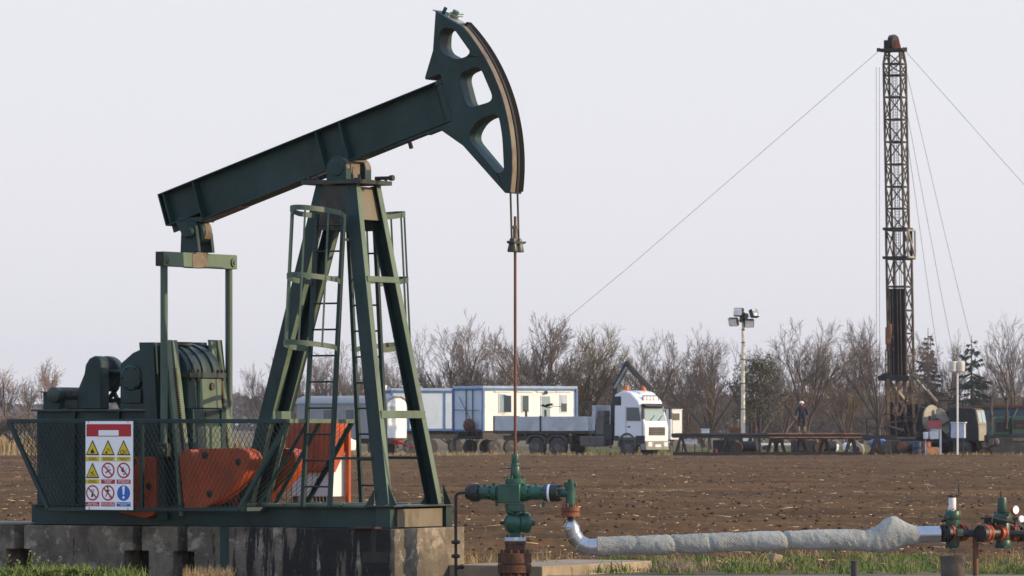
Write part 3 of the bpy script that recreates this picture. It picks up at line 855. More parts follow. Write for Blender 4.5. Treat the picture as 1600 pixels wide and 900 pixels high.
for p, q, o in LEGS:
    channel(p, q, .168, .088, o).build('samson_leg', ['green', 'green_pale_lit'], PUMP, bevel=.004)
gus = MB()
for t in (-.62, .62):
    gus.prism([(.92, ZB1 + .022), (1.02, ZB1 + .022), (.90, ZB1 + .27)], st_map, t - .008, t + .008)
    gus.prism([(.60, ZB1 + .022), (.70, ZB1 + .022), (.71, ZB1 + .2)], st_map, t - .008, t + .008)
gus.build('gusset', 'green', PUMP)
def lerp_leg(i, z):
    p, q, _ = LEGS[i]; f = (z - p[2]) / (q[2] - p[2]); return Vector(p).lerp(Vector(q), f)
for z, w_ in ((1.86, .09), (3.44, .07)):
    a, b = lerp_leg(0, z), lerp_leg(1, z); m = MB(); off = Vector((.06, 0, 0))
    m.bar(a + off + Vector((0, .02, 0)), b + off - Vector((0, .02, 0)), .09, w_)
    m.build('cross_brace', 'green_pale_lit', PUMP, bevel=.004)
z = 1.83; a, b = lerp_leg(2, z), lerp_leg(3, z); m = MB(); m.bar(a + Vector((.09, 0, 0)), b + Vector((.09, 0, 0)), .05, .14); m.build('cross_brace', 'green_pale_lit', PUMP, bevel=.004)
# head of the post: plates between the legs
hp = MB()
a, b = lerp_leg(0, 4.53), lerp_leg(0, 4.14)
a2, b2 = lerp_leg(1, 4.53), lerp_leg(1, 4.14)
o = Vector((.03, 0, 0))
hp.add([a + o + Vector((0, .06, 0)), a2 + o - Vector((0, .06, 0)), b2 + o - Vector((0, .06, 0)), b + o + Vector((0, .06, 0)),
        a - o + Vector((0, .06, 0)), a2 - o - Vector((0, .06, 0)), b2 - o - Vector((0, .06, 0)), b - o + Vector((0, .06, 0))],
       [(0, 1, 2, 3), (7, 6, 5, 4), (0, 4, 5, 1), (1, 5, 6, 2), (2, 6, 7, 3), (3, 7, 4, 0)])
hp.build('head_plate', 'cap_tan', PUMP, bevel=.003)
sp = MB()
for t in (-.275, .275):
    a, b, c, d = lerp_leg(2, 4.53), lerp_leg(0, 4.53), lerp_leg(0, 4.02), lerp_leg(2, 4.02)
    sp.prism([(a.x + .02, 4.535), (b.x - .02, 4.535), (c.x - .05, 4.02), (d.x + .05, 4.02)], st_map, t - .009, t + .009)
sp.build('side_plate', 'green_grease', PUMP)
cap = MB(); cap.span((-.45, -.36, 4.555), (.36, .36, 4.605)); cap.build('cap_plate', 'green_grease', PUMP, bevel=.004)
bo = MB()
for t in (-.30, .30):
    for s_ in (-.38, -.27, .22, .31):
        bo.cyl((s_, t, 4.606), (s_, t, 4.66), .018, n=6)
bo.cyl((.30, .08, 4.63), (.52, .08, 4.63), .022, n=8); bo.cyl((.50, .08, 4.63), (.55, .08, 4.63), .034, n=8)
bo.build('bolt', 'dark_steel', PUMP)
# saddle bearings
ZP = 4.745
for t0, t1 in ((-.31, -.19), (.12, .26)):
    b = MB(); arc = [(.135 * cos(a), ZP + .135 * sin(a)) for a in [pi * k / 18 for k in range(19)]]
    b.prism([(.135, 4.606)] + arc + [(-.135, 4.606)], st_map, t0, t1)
    r = b.build('bearing_housing', 'green', PUMP, bevel=.006)
    c = MB(); c.lathe((0, t0 - .012, ZP), (0, 1, 0), [(0, .09), (.008, .10), (.014, .10)], 24); c.build('bearing_cover', 'green', r, bevel=0)
    w_ = MB(); w_.prism([(.1355 * cos(a), ZP + .1355 * sin(a)) for a in [radians(-8) + radians(70) * k / 10 for k in range(11)]] + [(.130 * cos(a), ZP + .130 * sin(a)) for a in [radians(62) - radians(70) * k / 10 for k in range(11)]], st_map, t0 + .02, t1 - .01)
    w_.build('tan_band', 'worn_tan', r)  # narrow tan strip on the upper +s side of the housing
b = MB(); b.cyl((0, -.2, ZP), (0, .16, ZP), .06, n=20); b.span((-.09, -.12, ZP - .06), (.09, .08, ZP + .10)); b.span((.02, -.10, ZP - .11), (.10, .05, ZP + .02))
b.build('saddle', 'worn_tan', PUMP, bevel=.005)

# walking beam
BT0, BT1, BB0 = L(247, 303, -.125), L(672, 130.5, -.125), L(560, 246.5, -.125)
BA = atan2(BT1.z - BT0.z, BT1.x - BT0.x); EU = Vector((cos(BA), 0, sin(BA))); EV = Vector((-sin(BA), 0, cos(BA)))
B0 = L(247, 303, -.125); B0.y = 0
def BP(u_, v_, t): return B0 + EU * u_ + EV * v_ + Vector((0, t, 0))
RB = Matrix((EU, Vector((0, 1, 0)), EV)).transposed()
def bbox(m, u0, u1, v0, v1, t0, t1):
    m.box(BP((u0 + u1) / 2, (v0 + v1) / 2, (t0 + t1) / 2), (u1 - u0, t1 - t0, v1 - v0), RB)
BL = 4.30; HB = -(BB0 - BT0).dot(EV); print('beam', math.degrees(BA), HB)
m = MB()
bbox(m, .0, BL, -.016, 0, -.125, .125)
bbox(m, .50, BL, -HB, -HB + .018, -.125, .125)
bbox(m, .01, .49, -.408, -.392, -.125, .125)
bbox(m, .0, BL, -HB + .018, -.016, -.012, .012)
beam = m.build('walking_beam', 'green', PUMP, bevel=.004)
for u_ in (.06, .505, 2.32, 2.66):
    m = MB(); v0 = -.39 if u_ < .5 else -HB + .019
    for sg in (-1, 1): bbox(m, u_ - .008, u_ + .008, v0, -.017, sg * .013, sg * .122)
    m.build('stiffener', 'green', beam)
m = MB(); bbox(m, -.012, .0, -.40, .0, -.125, .125); m.build('end_plate', 'green', beam)
m = MB(); bbox(m, .5, 1.05, -HB - .012, -HB - .001, -.10, .10)
for u0_, u1_, w0_ in ((3.15, 3.75, .03), (3.75, 4.33, .045)):
    q_ = MB(); q_.box(BP((u0_ + u1_) / 2, -HB - w0_ / 2 - .002, -.06), (u1_ - u0_, .10, w0_), RB); q_.build('clamp_bar', 'green', beam, bevel=.004)
bbox(m, 2.1, 2.75, -HB - .03, -HB - .001, -.11, .11); m.build('wear_plate', 'worn_tan', beam, bevel=.003)
m = MB()
for u_ in (3.42, 4.02, 4.12): m.cyl(BP(u_, -HB - .02, .05), BP(u_, -HB - .09, .05), .025, n=6)
m.build('bolt', 'rust', beam)
# hub between beam and horsehead
m = MB(); m.cyl(BP(4.10, -.02, 0), BP(4.10, -HB + .02, 0), .115, n=20); m.lathe(BP(4.10, .0, 0), -EV, [(0, .13), (.05, .13)], 20)
m.build('hub', 'green', beam)

# horsehead
TH = .14
def hh(pts, t=-TH): return [S2(x, y, t) for x, y in pts]
z5 = lambda pts: [(620 + x / 2.8125, y / 2.8125) for x, y in pts]
arcpts = []
Cx, Cz, RH = 0.0, ZP, 2.268
inner = hh(z5([(170, 45), (158, 222), (123, 340), (125, 350), (190, 325), (245, 512), (240, 530), (190, 570), (290, 640), (475, 848)]))
a0 = atan2(4.46 - ZP, 1); 
lo_ang = math.asin((S2(797.8, 301.5, -TH)[1] - ZP) / RH); hi_ang = atan2(S2(721, 38, -TH)[1] - ZP, S2(721, 38, -TH)[0])
arc = [(RH * cos(a), ZP + RH * sin(a)) for a in np.linspace(lo_ang, hi_ang, 40)]
top = hh(z5([(240, 92)]))
holes = [round_poly(hh(z5(p)), .11, 6) for p in (
    [(190, 128), (246, 121), (322, 228), (306, 248), (262, 262), (184, 226)],
    [(268, 326), (362, 286), (428, 442), (308, 477)],
    [(352, 528), (444, 493), (463, 600), (470, 752), (440, 762), (308, 604)])]
m = MB(); m.prism(inner + arc + top, st_map, -TH, TH, holes=holes)
head = m.build('horsehead', 'green', PUMP, bevel=.006)
def rim(r0, r1, t0, t1, a_lo, a_hi, name, mt):
    m = MB(); A = np.linspace(a_lo, a_hi, 44)
    o1 = [(r1 * cos(a), ZP + r1 * sin(a)) for a in A]; o2 = [(r0 * cos(a), ZP + r0 * sin(a)) for a in A[::-1]]
    m.prism(o1 + o2, st_map, t0, t1); return m.build(name, mt, head)
rim(RH + .002, RH + .012, -.135, -.035, lo_ang + .004, hi_ang - .01, 'arc_face', 'worn_tan')
rim(RH + .001, RH + .008, -.034, .02, lo_ang + .004, hi_ang - .01, 'rope_track', 'rope_black')
rim(RH - .05, RH + .028, .021, .125, lo_ang + .012, hi_ang + .02, 'arc_rim', 'rope_black')
m = MB(); A = np.linspace(lo_ang, hi_ang, 40)
for t in (-.01, .012): m.tube([((RH + .016) * cos(a), t, ZP + (RH + .016) * sin(a)) for a in A], .010, 6)
m.build('wireline', 'dark_steel', head)
# wireline anchor on top of the head
m = MB(); c = L(705, 32, 0); 
n_ = Vector((.55, 0, .83)); m.lathe(c - n_ * .02, n_, [(0, .12), (.03, .12), (.034, .06), (.10, .06), (.105, .04), (.15, .04)], 16)
m.bar(c + n_ * .08 - Vector((.03, .08, 0)), c + n_ * .10 + Vector((.05, .1, -.01)), .014, .014); m.bar(c + n_ * .05 + Vector((-.02, -.1, 0)), c + n_ * .06 + Vector((.05, .12, 0)), .014, .014)
m.build('cable_anchor', 'green_pale_lit', head)
m = MB(); c = L(691, 24, -.04); m.cyl(c, c + Vector((.05, 0, .09)), .022, n=10); m.build('lifting_pin', 'green', head)
c = L(688, 20, 0); m = MB(); m.bar(L(683, 17, 0) + Vector((0, 0, .004)), L(722, 37, 0) + Vector((0, 0, .004)), .20, .012); m.build('top_plate', 'steel_grey', head)

# tail bearing, equalizer, pitman arms
tb = MB(); c = L(300, 364, 0); sA = -2.157; zc = 4.03
tb.prism([(sA - .13, 3.80), (sA + .13, 3.80), (sA + .10, zc), (sA + .08, 4.16), (sA - .2, 4.16), (sA - .12, zc)], st_map, -.16, -.10)
tb.prism([(sA - .13, 3.80), (sA + .13, 3.80), (sA + .10, zc), (sA + .06, zc + .1), (sA - .1, zc + .1), (sA - .12, zc)], st_map, .14, .20)
tb.build('tail_bracket', 'green', PUMP, bevel=.006)
tb = MB(); tb.lathe((sA, -.09, zc + .02), (0, 1, 0), [(0, .13), (.02, .15), (.2, .15), (.22, .13)], 28); r = tb.build('tail_bearing', 'green', PUMP, bevel=.005)
tb = MB(); tb.lathe((sA, -.22, zc + .01), (0, 1, 0), [(0, .06), (.02, .075), (.12, .075)], 20); tb.build('bearing_pin', 'green', r)
tb = MB(); A = [radians(-35) + radians(100) * k / 14 for k in range(15)]
tb.prism([(sA + .153 * cos(a), zc + .02 + .153 * sin(a)) for a in A] + [(sA + .147 * cos(a), zc + .02 + .147 * sin(a)) for a in A[::-1]], st_map, -.03, .10); tb.build('tan_band', 'worn_tan', r)  # tan strip around the +s side of the bearing
tb = MB(); tb.span((sA - .2, -.12, zc + .13), (sA + .16, .14, zc + .19)); tb.build('bearing_mount', 'green', PUMP, bevel=.006)
eq = MB(); eq.span((-2.22, -.79, 3.618), (-2.094, .79, 3.79)); eqo = eq.build('equalizer_bar', 'green_pale_lit', PUMP, bevel=.006)
eq = MB(); eq.span((-2.225, -.19, 3.612), (-2.088, .14, 3.80)); eq.build('stained_plate', 'worn_tan', eqo, bevel=.004)
eq = MB()
for t in (-.71, .70):
    eq.cyl((-2.095, t, 3.70), (-2.075, t, 3.70), .055, n=18); eq.cyl((-2.08, t, 3.70), (-2.06, t, 3.70), .028, n=10)
eq.build('pin', 'green_pale_lit', eqo)
eq = MB(); eq.span((-2.215, -.7925, 3.623), (-2.1, -.789, 3.785)); eq.build('bar_end_shade', 'black_grease_shade', eqo)  # dark sheet painting the shade on the bar's near end
for t in (-.70, .70):
    pm = MB(); pm.cyl((-2.157, t, 3.62), (-2.155, t, 1.42), .044, n=14)
    po = pm.build('pitman_arm', 'green_mid', PUMP)
    pm = MB(); pm.span((-2.23, t - .05, 1.36), (-2.08, t + .05, 1.52)); pm.cyl((-2.155, t - .09, 1.43), (-2.155, t + .09, 1.43), .05, n=12); pm.build('wrist_pin', 'green_grease', po, bevel=.008)

# gear reducer
m = MB(); c0, zf = -2.06, 2.33
rd = .40
arcg = [(c0 - rd + rd * cos(a), zf + rd * .92 * sin(a)) for a in [pi / 2 * k / 12 for k in range(13)]]
out = [(c0, 1.93), (c0, zf)] + arcg[1:] + [(-2.62, 2.69), (-2.86, 2.60), (-3.04, 2.47), (-3.04, 1.93)]
m.prism(out, st_map, -.33, .40)
red = m.build('gear_reducer', 'green', PUMP, bevel=.012)
m = MB()                                    # split flange and ribs over the sunlit end
m.span((c0 - .3, -.36, zf - .03), (c0 + .05, .43, zf + .03))
for t in (-.20, .0, .22):
    A = [pi / 2 * k / 14 for k in range(15)]
    m.prism([(c0 - rd + (rd + .022) * cos(a), zf + (rd * .92 + .022) * sin(a)) for a in A] + [(c0 - rd + (rd - .02) * cos(a), zf + (rd * .92 - .02) * sin(a)) for a in A[::-1]], st_map, t - .035, t + .035)
m.build('reducer_rib', 'green_grease', red, bevel=.004)
m = MB(); m.span((c0 - .03, -.12, 1.94), (c0 + .035, .34, zf - .04)); m.build('inspection_plate', 'green_pale_lit', red, bevel=.006)
m = MB(); m.cyl((c0 + .03, .12, 2.20), (c0 + .06, .12, 2.20), .045, n=14); m.build('oil_plug', 'dark_steel', red)
m = MB()
for t in (-.28, -.15, .30, .38): m.cyl((c0 + .02, t, zf - .07), (c0 + .02, t, zf + .07), .018, n=6)
m.build('bolt', 'dark_steel', red)
for s_, r_ in ((-2.86, .155), (-2.52, .14)):
    m = MB(); m.lathe((s_, -.375, 2.30), (0, 1, 0), [(0, r_ * .9), (.012, r_), (.05, r_)], 26)
    for k in range(6): a = k * pi / 3; m.cyl((s_ + r_ * .8 * cos(a), -.392, 2.30 + r_ * .8 * sin(a)), (s_ + r_ * .8 * cos(a), -.37, 2.30 + r_ * .8 * sin(a)), .014, n=6)
    m.build('shaft_cover', 'green', red)
m = MB(); m.prism([(-2.98, 2.0), (-2.72, 2.0), (-2.72, 2.16), (-2.98, 2.2)], st_map, -.36, -.331); m.span((-3.02, -.37, 1.93), (-2.1, -.332, 1.985)); m.build('side_rib', 'green', red, bevel=.004)
m = MB(); m.span((c0 - .4, -.25, 2.69), (c0 - .2, .05, 2.73)); m.build('vent_box', 'dark_steel', red)
# pedestal and sump box
m = MB(); m.span((-4.10, -.55, ZB1), (-2.38, .55, 1.90)); 
m.add([(-2.42, -.32, ZB1 + .002), (-2.02, -.32, ZB1 + .002), (-2.02, .40, ZB1 + .002), (-2.42, .40, ZB1 + .002), (-2.42, -.32, 1.93), (-2.02, -.32, 1.93), (-2.02, .40, 1.93), (-2.42, .40, 1.93)],
      [(3, 2, 1, 0), (4, 5, 6, 7), (0, 1, 5, 4), (1, 2, 6, 5), (2, 3, 7, 6), (3, 0, 4, 7)])
ped = m.build('pedestal', 'green', PUMP, bevel=.006)
m = MB(); m.span((-4.16, -.60, 1.90), (-2.36, .60, 1.925)); m.build('top_plate', 'green_grease', ped, bevel=.003)
m = MB()
for s_ in (-3.52, -2.88): m.span((s_ - .008, -.60, ZB1 + .01), (s_ + .008, -.551, 1.899))
for t in (-.27, .35): m.span((-2.02, t - .05, ZB1 + .01), (-2.0, t + .05, 1.925))
m.build('rib', 'green', ped)
m = MB(); m.span((-2.019, -.02, 1.95 - .17), (-2.012, .16, 1.92)); m.build('cutout_shade', 'black_grease_shade', ped)  # black panel painting the shade inside an opening
m = MB(); m.span((-2.019, -.20, 1.0), (-2.008, .05, 1.72)); m.span((-2.019, .10, 1.0), (-2.008, .30, 1.72)); m.build('pedestal_panel', 'green_pale_lit', ped, bevel=.004)
m = MB(); a = L(41, 612, -.1); m.span((-4.08, -.45, 1.926), (-3.84, .5, 2.13)); m.build('sump_box', 'green', PUMP, bevel=.004)
m = MB(); m.span((-4.11, -.48, 2.131), (-3.82, .53, 2.142)); m.build('sump_lid', 'green_grease', PUMP)
# motor
c = L(84, 617, -.50); mo = MB(); mo.lathe((c.x, -.52, c.z), (0, 1, 0), [(0, .075), (.012, .094), (.10, .094), (.105, .088), (.62, .088), (.63, .096), (.70, .096), (.75, .07)], 26)
motor = mo.build('motor', 'green_grease', PUMP)
mo = MB(); 
for k in range(18):
    a = k * pi / 9; mo.bar((c.x + .09 * cos(a), -.40, c.z + .09 * sin(a)), (c.x + .09 * cos(a), .08, c.z + .09 * sin(a)), .012, .006, up=(cos(a), 0, sin(a)))
mo.span((c.x - .07, -.36, 1.94), (c.x + .07, -.1, c.z - .06)); mo.span((c.x - .12, -.40, 1.926), (c.x + .12, .0, 1.945)); mo.build('motor_foot', 'green_grease', motor)
# belt guard and pulley
bg = MB(); q = lambda px, py: S2(px, py, -.28)
out = [q(118, 640), q(122, 606), q(131, 584), q(133, 570), q(139, 560), q(147, 556), q(154, 558), q(158, 566), q(158, 640)]
bg.prism(out, st_map, -.28, -.10); guard = bg.build('belt_guard', 'green', PUMP, bevel=.02)
pl_ = MB(); cc = L(166, 584, .05); pl_.lathe((cc.x, .03, cc.z), (0, 1, 0), [(0, .20), (.015, .215), (.10, .215), (.11, .20), (.12, .15), (.02, .12)], 32); 
pl_.cyl((cc.x, -.20, cc.z), (cc.x + .0, .3, cc.z), .035, n=12)
pl_.build('pulley', 'green_grease', PUMP)
m = MB(); m.cyl((cc.x, -.02, cc.z + .02), (cc.x + .40, -.02, cc.z + .02), .028, n=10)
for a, b in (((cc.x - .1, .1, 1.93), (cc.x + .1, .15, 2.2)), ((cc.x + .2, .1, 1.93), (cc.x + .0, .15, 2.2)), ((cc.x - .1, .12, 2.02), (cc.x + .22, .12, 2.05))): m.bar(a, b, .03, .05)
m.build('brake_linkage', 'green', PUMP)

# cranks with toothed edges, and the orange counterweights
def crank(t0, dt, sh):
    m = MB(); pts = [L(x + sh, y, t0) for x, y in ((217, 535), (256, 531), (274, 700), (282, 806), (245, 812), (232, 700))]
    o = [(p.x, p.z) for p in pts]
    w = .055
    def off(pa, pb, d):                     # bar along an edge, turned inward
        return pa, pb
    pts2 = [L(x + sh, y, t0) for x, y in ((219, 541), (254, 538), (272, 700), (282, 806), (245, 812), (232, 700))]
    root = MB(); root.prism([(p.x, p.z) for p in pts2], st_map, t0 + .16, t0 + .20)
    ro = root.build('crank', 'green', PUMP, bevel=.006)
    f = MB()
    a, b, c_, d_ = Vector((o[0][0], 0, o[0][1])), Vector((o[5][0], 0, o[5][1])), Vector((o[1][0], 0, o[1][1])), Vector((o[2][0], 0, o[2][1]))
    e = Vector((o[3][0], 0, o[3][1])); g_ = Vector((o[4][0], 0, o[4][1]))
    for p_, q_, sg in ((a, b, 1), (b, g_, 1)):
        f.add([p_ + Vector((0, t0, 0)), p_ + Vector((.20, t0, 0)), q_ + Vector((.15, t0, 0)), q_ + Vector((0, t0, 0)),
               p_ + Vector((0, t0 + .2, 0)), p_ + Vector((.20, t0 + .2, 0)), q_ + Vector((.15, t0 + .2, 0)), q_ + Vector((0, t0 + .2, 0))],
              [(0, 1, 2, 3), (7, 6, 5, 4), (0, 4, 5, 1), (1, 5, 6, 2), (2, 6, 7, 3), (3, 7, 4, 0)])
    f.build('crank_flange', 'green', ro, bevel=.004)
    f = MB()
    for p_, q_ in ((c_, d_), (d_, e)):
        for ta, tb_ in ((t0, t0 + .10), (t0 + .15, t0 + .25)):
            f.add([p_ + Vector((-.02, ta, 0)), p_ + Vector((.025, ta, 0)), q_ + Vector((.025, ta, 0)), q_ + Vector((-.02, ta, 0)),
                   p_ + Vector((-.02, tb_, 0)), p_ + Vector((.025, tb_, 0)), q_ + Vector((.025, tb_, 0)), q_ + Vector((-.02, tb_, 0))],
                  [(0, 1, 2, 3), (7, 6, 5, 4), (0, 4, 5, 1), (1, 5, 6, 2), (2, 6, 7, 3), (3, 7, 4, 0)])
    f.build('crank_rail', 'green_pale_lit', ro, bevel=.003)
    f = MB()
    n = 34
    for k in range(n):
        u_ = .27 + .73 * k / n; p_ = c_.lerp(d_, u_)
        f.box((p_.x + .028, t0 + .125, p_.z), (.03, .045, .016))
    f.build('tooth_rack', 'rust', ro)
    # weights
    r = [(279, 709), (288, 703), (298, 702), (302, 712), (307, 712), (312, 701), (372, 700), (381, 702), (388, 707), (391.5, 715), (390.5, 724), (385, 736), (375, 750), (360, 766), (340, 781), (322, 793), (288, 796)]
    l_ = [(243, 714), (243, 797), (238, 806), (226, 810), (186, 801), (174, 780), (172, 752), (182, 722), (205, 714)]
    for lst in (r, l_):
        w_ = MB(); oo = [S2(x + sh, y, t0 - .06) for x, y in lst]
        w_.prism(oo, st_map, t0 - .06, t0 + .20)
        wo = w_.build('counterweight', 'orange', ro, bevel=.006)
        for hx, hy in (((320, 711), (372, 722), (327, 772)) if lst is r else ((208, 722), (232, 760))):
            h = MB(); p_ = L(hx + sh, hy, t0 - .06); h.lathe((p_.x, t0 - .064, p_.z), (0, 1, 0), [(0, .03), (.004, .045), (.006, .045)], 16)
            h.build('bolt_hole', 'black_grease_shade', wo)
crank(-.64, .25, 0)
c0_ = L(217, 535, -.64).x
sh2 = 66.5 * 1.06
crank(.42, .25, sh2)
m = MB(); cc = L(262, 660, -.4); m.cyl((cc.x, -.5, cc.z), (cc.x, .5, cc.z), .085, n=18); m.build('crankshaft', 'dark_steel', PUMP)

# ladders with safety cages on both sides
def ladder(sg):
    ph = Vector((-.017 if sg < 0 else -.10, 0, 0))
    tb_, tt = .72 * sg, .41 * sg; z0, z1 = ZB1, 4.20
    t_at = lambda z: tb_ + (tt - tb_) * (z - z0) / (z1 - z0)
    root = None
    m = MB()
    for ds in (-.185, .185):
        m.bar((ph.x + ds, t_at(z0), z0), (ph.x + ds, t_at(z1), z1), .045, .05, up=(0, 1, 0))
    root = m.build('ladder', 'green', PUMP, bevel=.003)
    k = 0; z = 1.02
    while z < 4.1:
        r = MB(); r.cyl((ph.x - .17, t_at(z), z), (ph.x + .17, t_at(z), z), .011, n=8); r.build('rung', 'green', root); z += .305
    hoops = (4.18, 3.40, 2.62)
    A = [pi * q / 20 for q in range(21)]
    R_, D_ = .30, (.74 if sg < 0 else .88)
    def hp_(a, z): return Vector((ph.x - R_ * cos(a), t_at(z) + sg * D_ * sin(a), z + .10 * D_ * sin(a)))
    for z in hoops:
        h = MB(); pts = [Vector((ph.x - .19, t_at(z), z))] + [hp_(a, z) for a in A[2:-2]] + [Vector((ph.x + .19, t_at(z), z))]
        o_i = [(Vector((p.x - ph.x, (p.y - t_at(z)), 0))) for p in pts]
        n = len(pts); vs = []; fs = []
        for p, oi in zip(pts, o_i):
            inn = p - oi.normalized() * .008
            for zz in (-.03, .03): vs.append((p.x, p.y, p.z + zz)); vs.append((inn.x, inn.y, inn.z + zz))
        for q in range(n - 1):
            b_ = q * 4; c_ = b_ + 4
            fs += [(b_, c_, c_ + 2, b_ + 2), (b_ + 1, b_ + 3, c_ + 3, c_ + 1), (b_ + 2, c_ + 2, c_ + 3, b_ + 3), (b_, b_ + 1, c_ + 1, c_)]
        fs += [(0, 2, 3, 1), (4 * n - 4, 4 * n - 3, 4 * n - 1, 4 * n - 2)]
        h.add(vs, fs); h.build('cage_hoop', 'green_mid', root)
    for qi in (4, 8, 12, 16):
        s_ = MB(); a = A[qi]; s_.tube([hp_(a, z) - Vector((0, sg * .012, 0)) for z in (4.20, 3.40, 2.60)], .014, 4); s_.build('cage_strap', 'green_mid', root)
    for z in (1.35, 3.9):
        s_ = MB(); i0 = 0 if sg < 0 else 1
        lg = lerp_leg(i0, z); s_.bar((ph.x + .18, t_at(z), z), (lg.x - .05, lg.y, z), .03, .03); s_.build('ladder_bracket', 'green', root)
ladder(-1); ladder(1)

# ------------------------------------------------------------------ guard tray of expanded mesh
G = pump_thing('mesh_guard', 'dark green flared guard rail of diamond mesh around the counterweights', 'guard rail')
tG = -1.0
TL, TR_ = L(14, 658, tG), L(450, 658, tG); BLp, BRp = L(76, 796, tG), L(374, 796, tG)
ex = Vector((0, 1.42, 0))
def rail(a, b, w, h, name='rail', mt='green'):
    m = MB(); m.bar(a, b, w, h); return m.build(name, mt, G, bevel=.004)
rail(TL, TR_, .04, .05); rail(BLp, BRp, .04, .045)
rail(TL, BLp, .05, .05, 'post'); rail(TR_, BRp, .05, .05, 'post')
mu = L(222, 660, tG); mb_ = L(222, 796, tG); rail(mu, mb_, .04, .04, 'post')
rail(TR_, TR_ + ex, .05, .05, 'rail', 'green_pale_lit'); rail(BRp, BRp + ex, .04, .04); rail(TR_ + ex, BRp + ex, .05, .05, 'post'); rail(TR_ + ex * .5, BRp + ex * .5, .04, .04, 'post')
rail(TL, TL + ex, .05, .05); rail(BLp, BLp + ex, .04, .04); rail(TL + ex, BLp + ex, .05, .05, 'post')
rail(BRp, Vector((BRp.x + .1, -.6, BRp.z + .0)), .05, .05, 'bracket'); rail(BLp, Vector((BLp.x, -.6, BLp.z)), .05, .05, 'bracket')
rail(TR_ + Vector((0, .45, 0)), BRp + Vector((0, .35, 0)), .035, .035, 'post')
def diamond(P00, P10, P11, P01, dw, dh, w, name):
    """expanded mesh strands across the quad P00 P10 (bottom) P11 P01 (top)"""
    m = MB()
    O = P00; ex_ = (P10 - P00).normalized(); nrm = ex_.cross(P01 - P00).normalized(); ey = nrm.cross(ex_)
    poly = [((p - O).dot(ex_), (p - O).dot(ey)) for p in (P00, P10, P11, P01)]
    H = max(p[1] for p in poly); x0 = min(p[0] for p in poly); x1 = max(p[0] for p in poly)
    sl_ = dw / dh
    def clip(p, d):
        t0, t1 = -1e9, 1e9
        for i in range(4):
            a, b = poly[i], poly[(i + 1) % 4]; nx_, ny_ = -(b[1] - a[1]), b[0] - a[0]
            num = (a[0] - p[0]) * nx_ + (a[1] - p[1]) * ny_; den = d[0] * nx_ + d[1] * ny_
            if abs(den) < 1e-9:
                if num > 0: return None
                continue
            t = num / den
            if den > 0: t0 = max(t0, t)
            else: t1 = min(t1, t)
        return (t0, t1) if t1 > t0 else None
    for sg in (1, -1):
        x = x0 - H * sl_ - dw
        while x < x1 + H * sl_ + dw:
            d = (sg * sl_, 1.0); c = clip((x, 0), d)
            if c:
                a = O + ex_ * (x + d[0] * c[0]) + ey * (d[1] * c[0]); b = O + ex_ * (x + d[0] * c[1]) + ey * (d[1] * c[1])
                m.bar(a + nrm * .003 * sg, b + nrm * .003 * sg, w, w * 1.6, up=nrm + ex_ * .5)
            x += dw
    return m.build(name, 'green_grease', G, smooth=0)
diamond(BLp, BRp, TR_, TL, .062, .108, .0048, 'mesh_panel')
diamond(BRp, BRp + ex, TR_ + ex, TR_, .11, .14, .0032, 'mesh_panel')
diamond(BLp, BLp + ex, TL + ex, TL, .085, .108, .0036, 'mesh_panel')

# ------------------------------------------------------------------ safety sign hanging on the guard
sa, sb_ = L(134, 658, -1.04), L(208, 797, -1.04)
wS, hS = sb_.x - sa.x, sa.z - sb_.z
cS = Vector(((sa.x + sb_.x) / 2, -1.04, (sa.z + sb_.z) / 2))
SG = thing('safety_sign', 'white safety sign with red header, yellow triangles and red and blue discs', 'sign', W(*cS), -VA)
sgn = lambda x, y, d: (x, -d, y)            # sign plane: x right, y up, d towards the viewer
def flat(pts, d0, d1, name, mt, par):
    m = MB(); m.prism(pts, sgn, d0, d1); return m.build(name, mt, par, smooth=0)
def rect(x0, y0, x1, y1): return [(x0, y0), (x1, y0), (x1, y1), (x0, y1)]
def circ(cx, cy, r, n=36): return [(cx + r * cos(2 * pi * k / n), cy + r * sin(2 * pi * k / n)) for k in range(n)]
flat(rect(-wS / 2, -hS / 2, wS / 2, hS / 2), -.004, .004, 'plate', 'sign_white', SG)
ux = lambda px: (px - 58) / (488 - 58) * wS - wS / 2     # coordinates measured on the enlarged photograph
uy = lambda py: hS / 2 - (py - 38) / (858 - 38) * hS
kx = wS / 430
hd = flat(round_poly(rect(ux(67), uy(180), ux(472), uy(66)), .012), .004, .006, 'header', 'sign_red', SG)
flat(round_poly(rect(ux(178), uy(173), ux(360), uy(122)), .006), .006, .008, 'blank_panel', 'sign_white', hd)
m = MB()
for x, y in ((85, 42), (445, 42), (93, 850), (445, 850)):
    m.tube([(ux(x), -.006, uy(y) - .015), (ux(x), -.012, uy(y)), (ux(x), -.006, uy(y) + .02)], .003, 5)
m.build('tie_wire', 'sign_black', SG)
def text(body, x, y, size, mt, par, d, name='caption_text'):
    cu = bpy.data.curves.new(name, 'FONT'); cu.body = body; cu.size = size; cu.align_x = 'CENTER'; cu.align_y = 'CENTER'
    cu.space_line = .82; cu.extrude = .0006
    cu.materials.append(M[mt])
    o = bpy.data.objects.new(name, cu); COL.objects.link(o); o.parent = par
    bpy.context.view_layer.update()
    me = bpy.data.meshes.new_from_object(o.evaluated_get(bpy.context.evaluated_depsgraph_get()))
    bpy.data.objects.remove(o); me.name = name
    o = bpy.data.objects.new(name, me); COL.objects.link(o); o.parent = par
    o.location = (x, -d, y); o.rotation_euler = (radians(90), 0, 0); o.scale = (.86, 1, 1); o['kind'] = 'stuff'
    return o
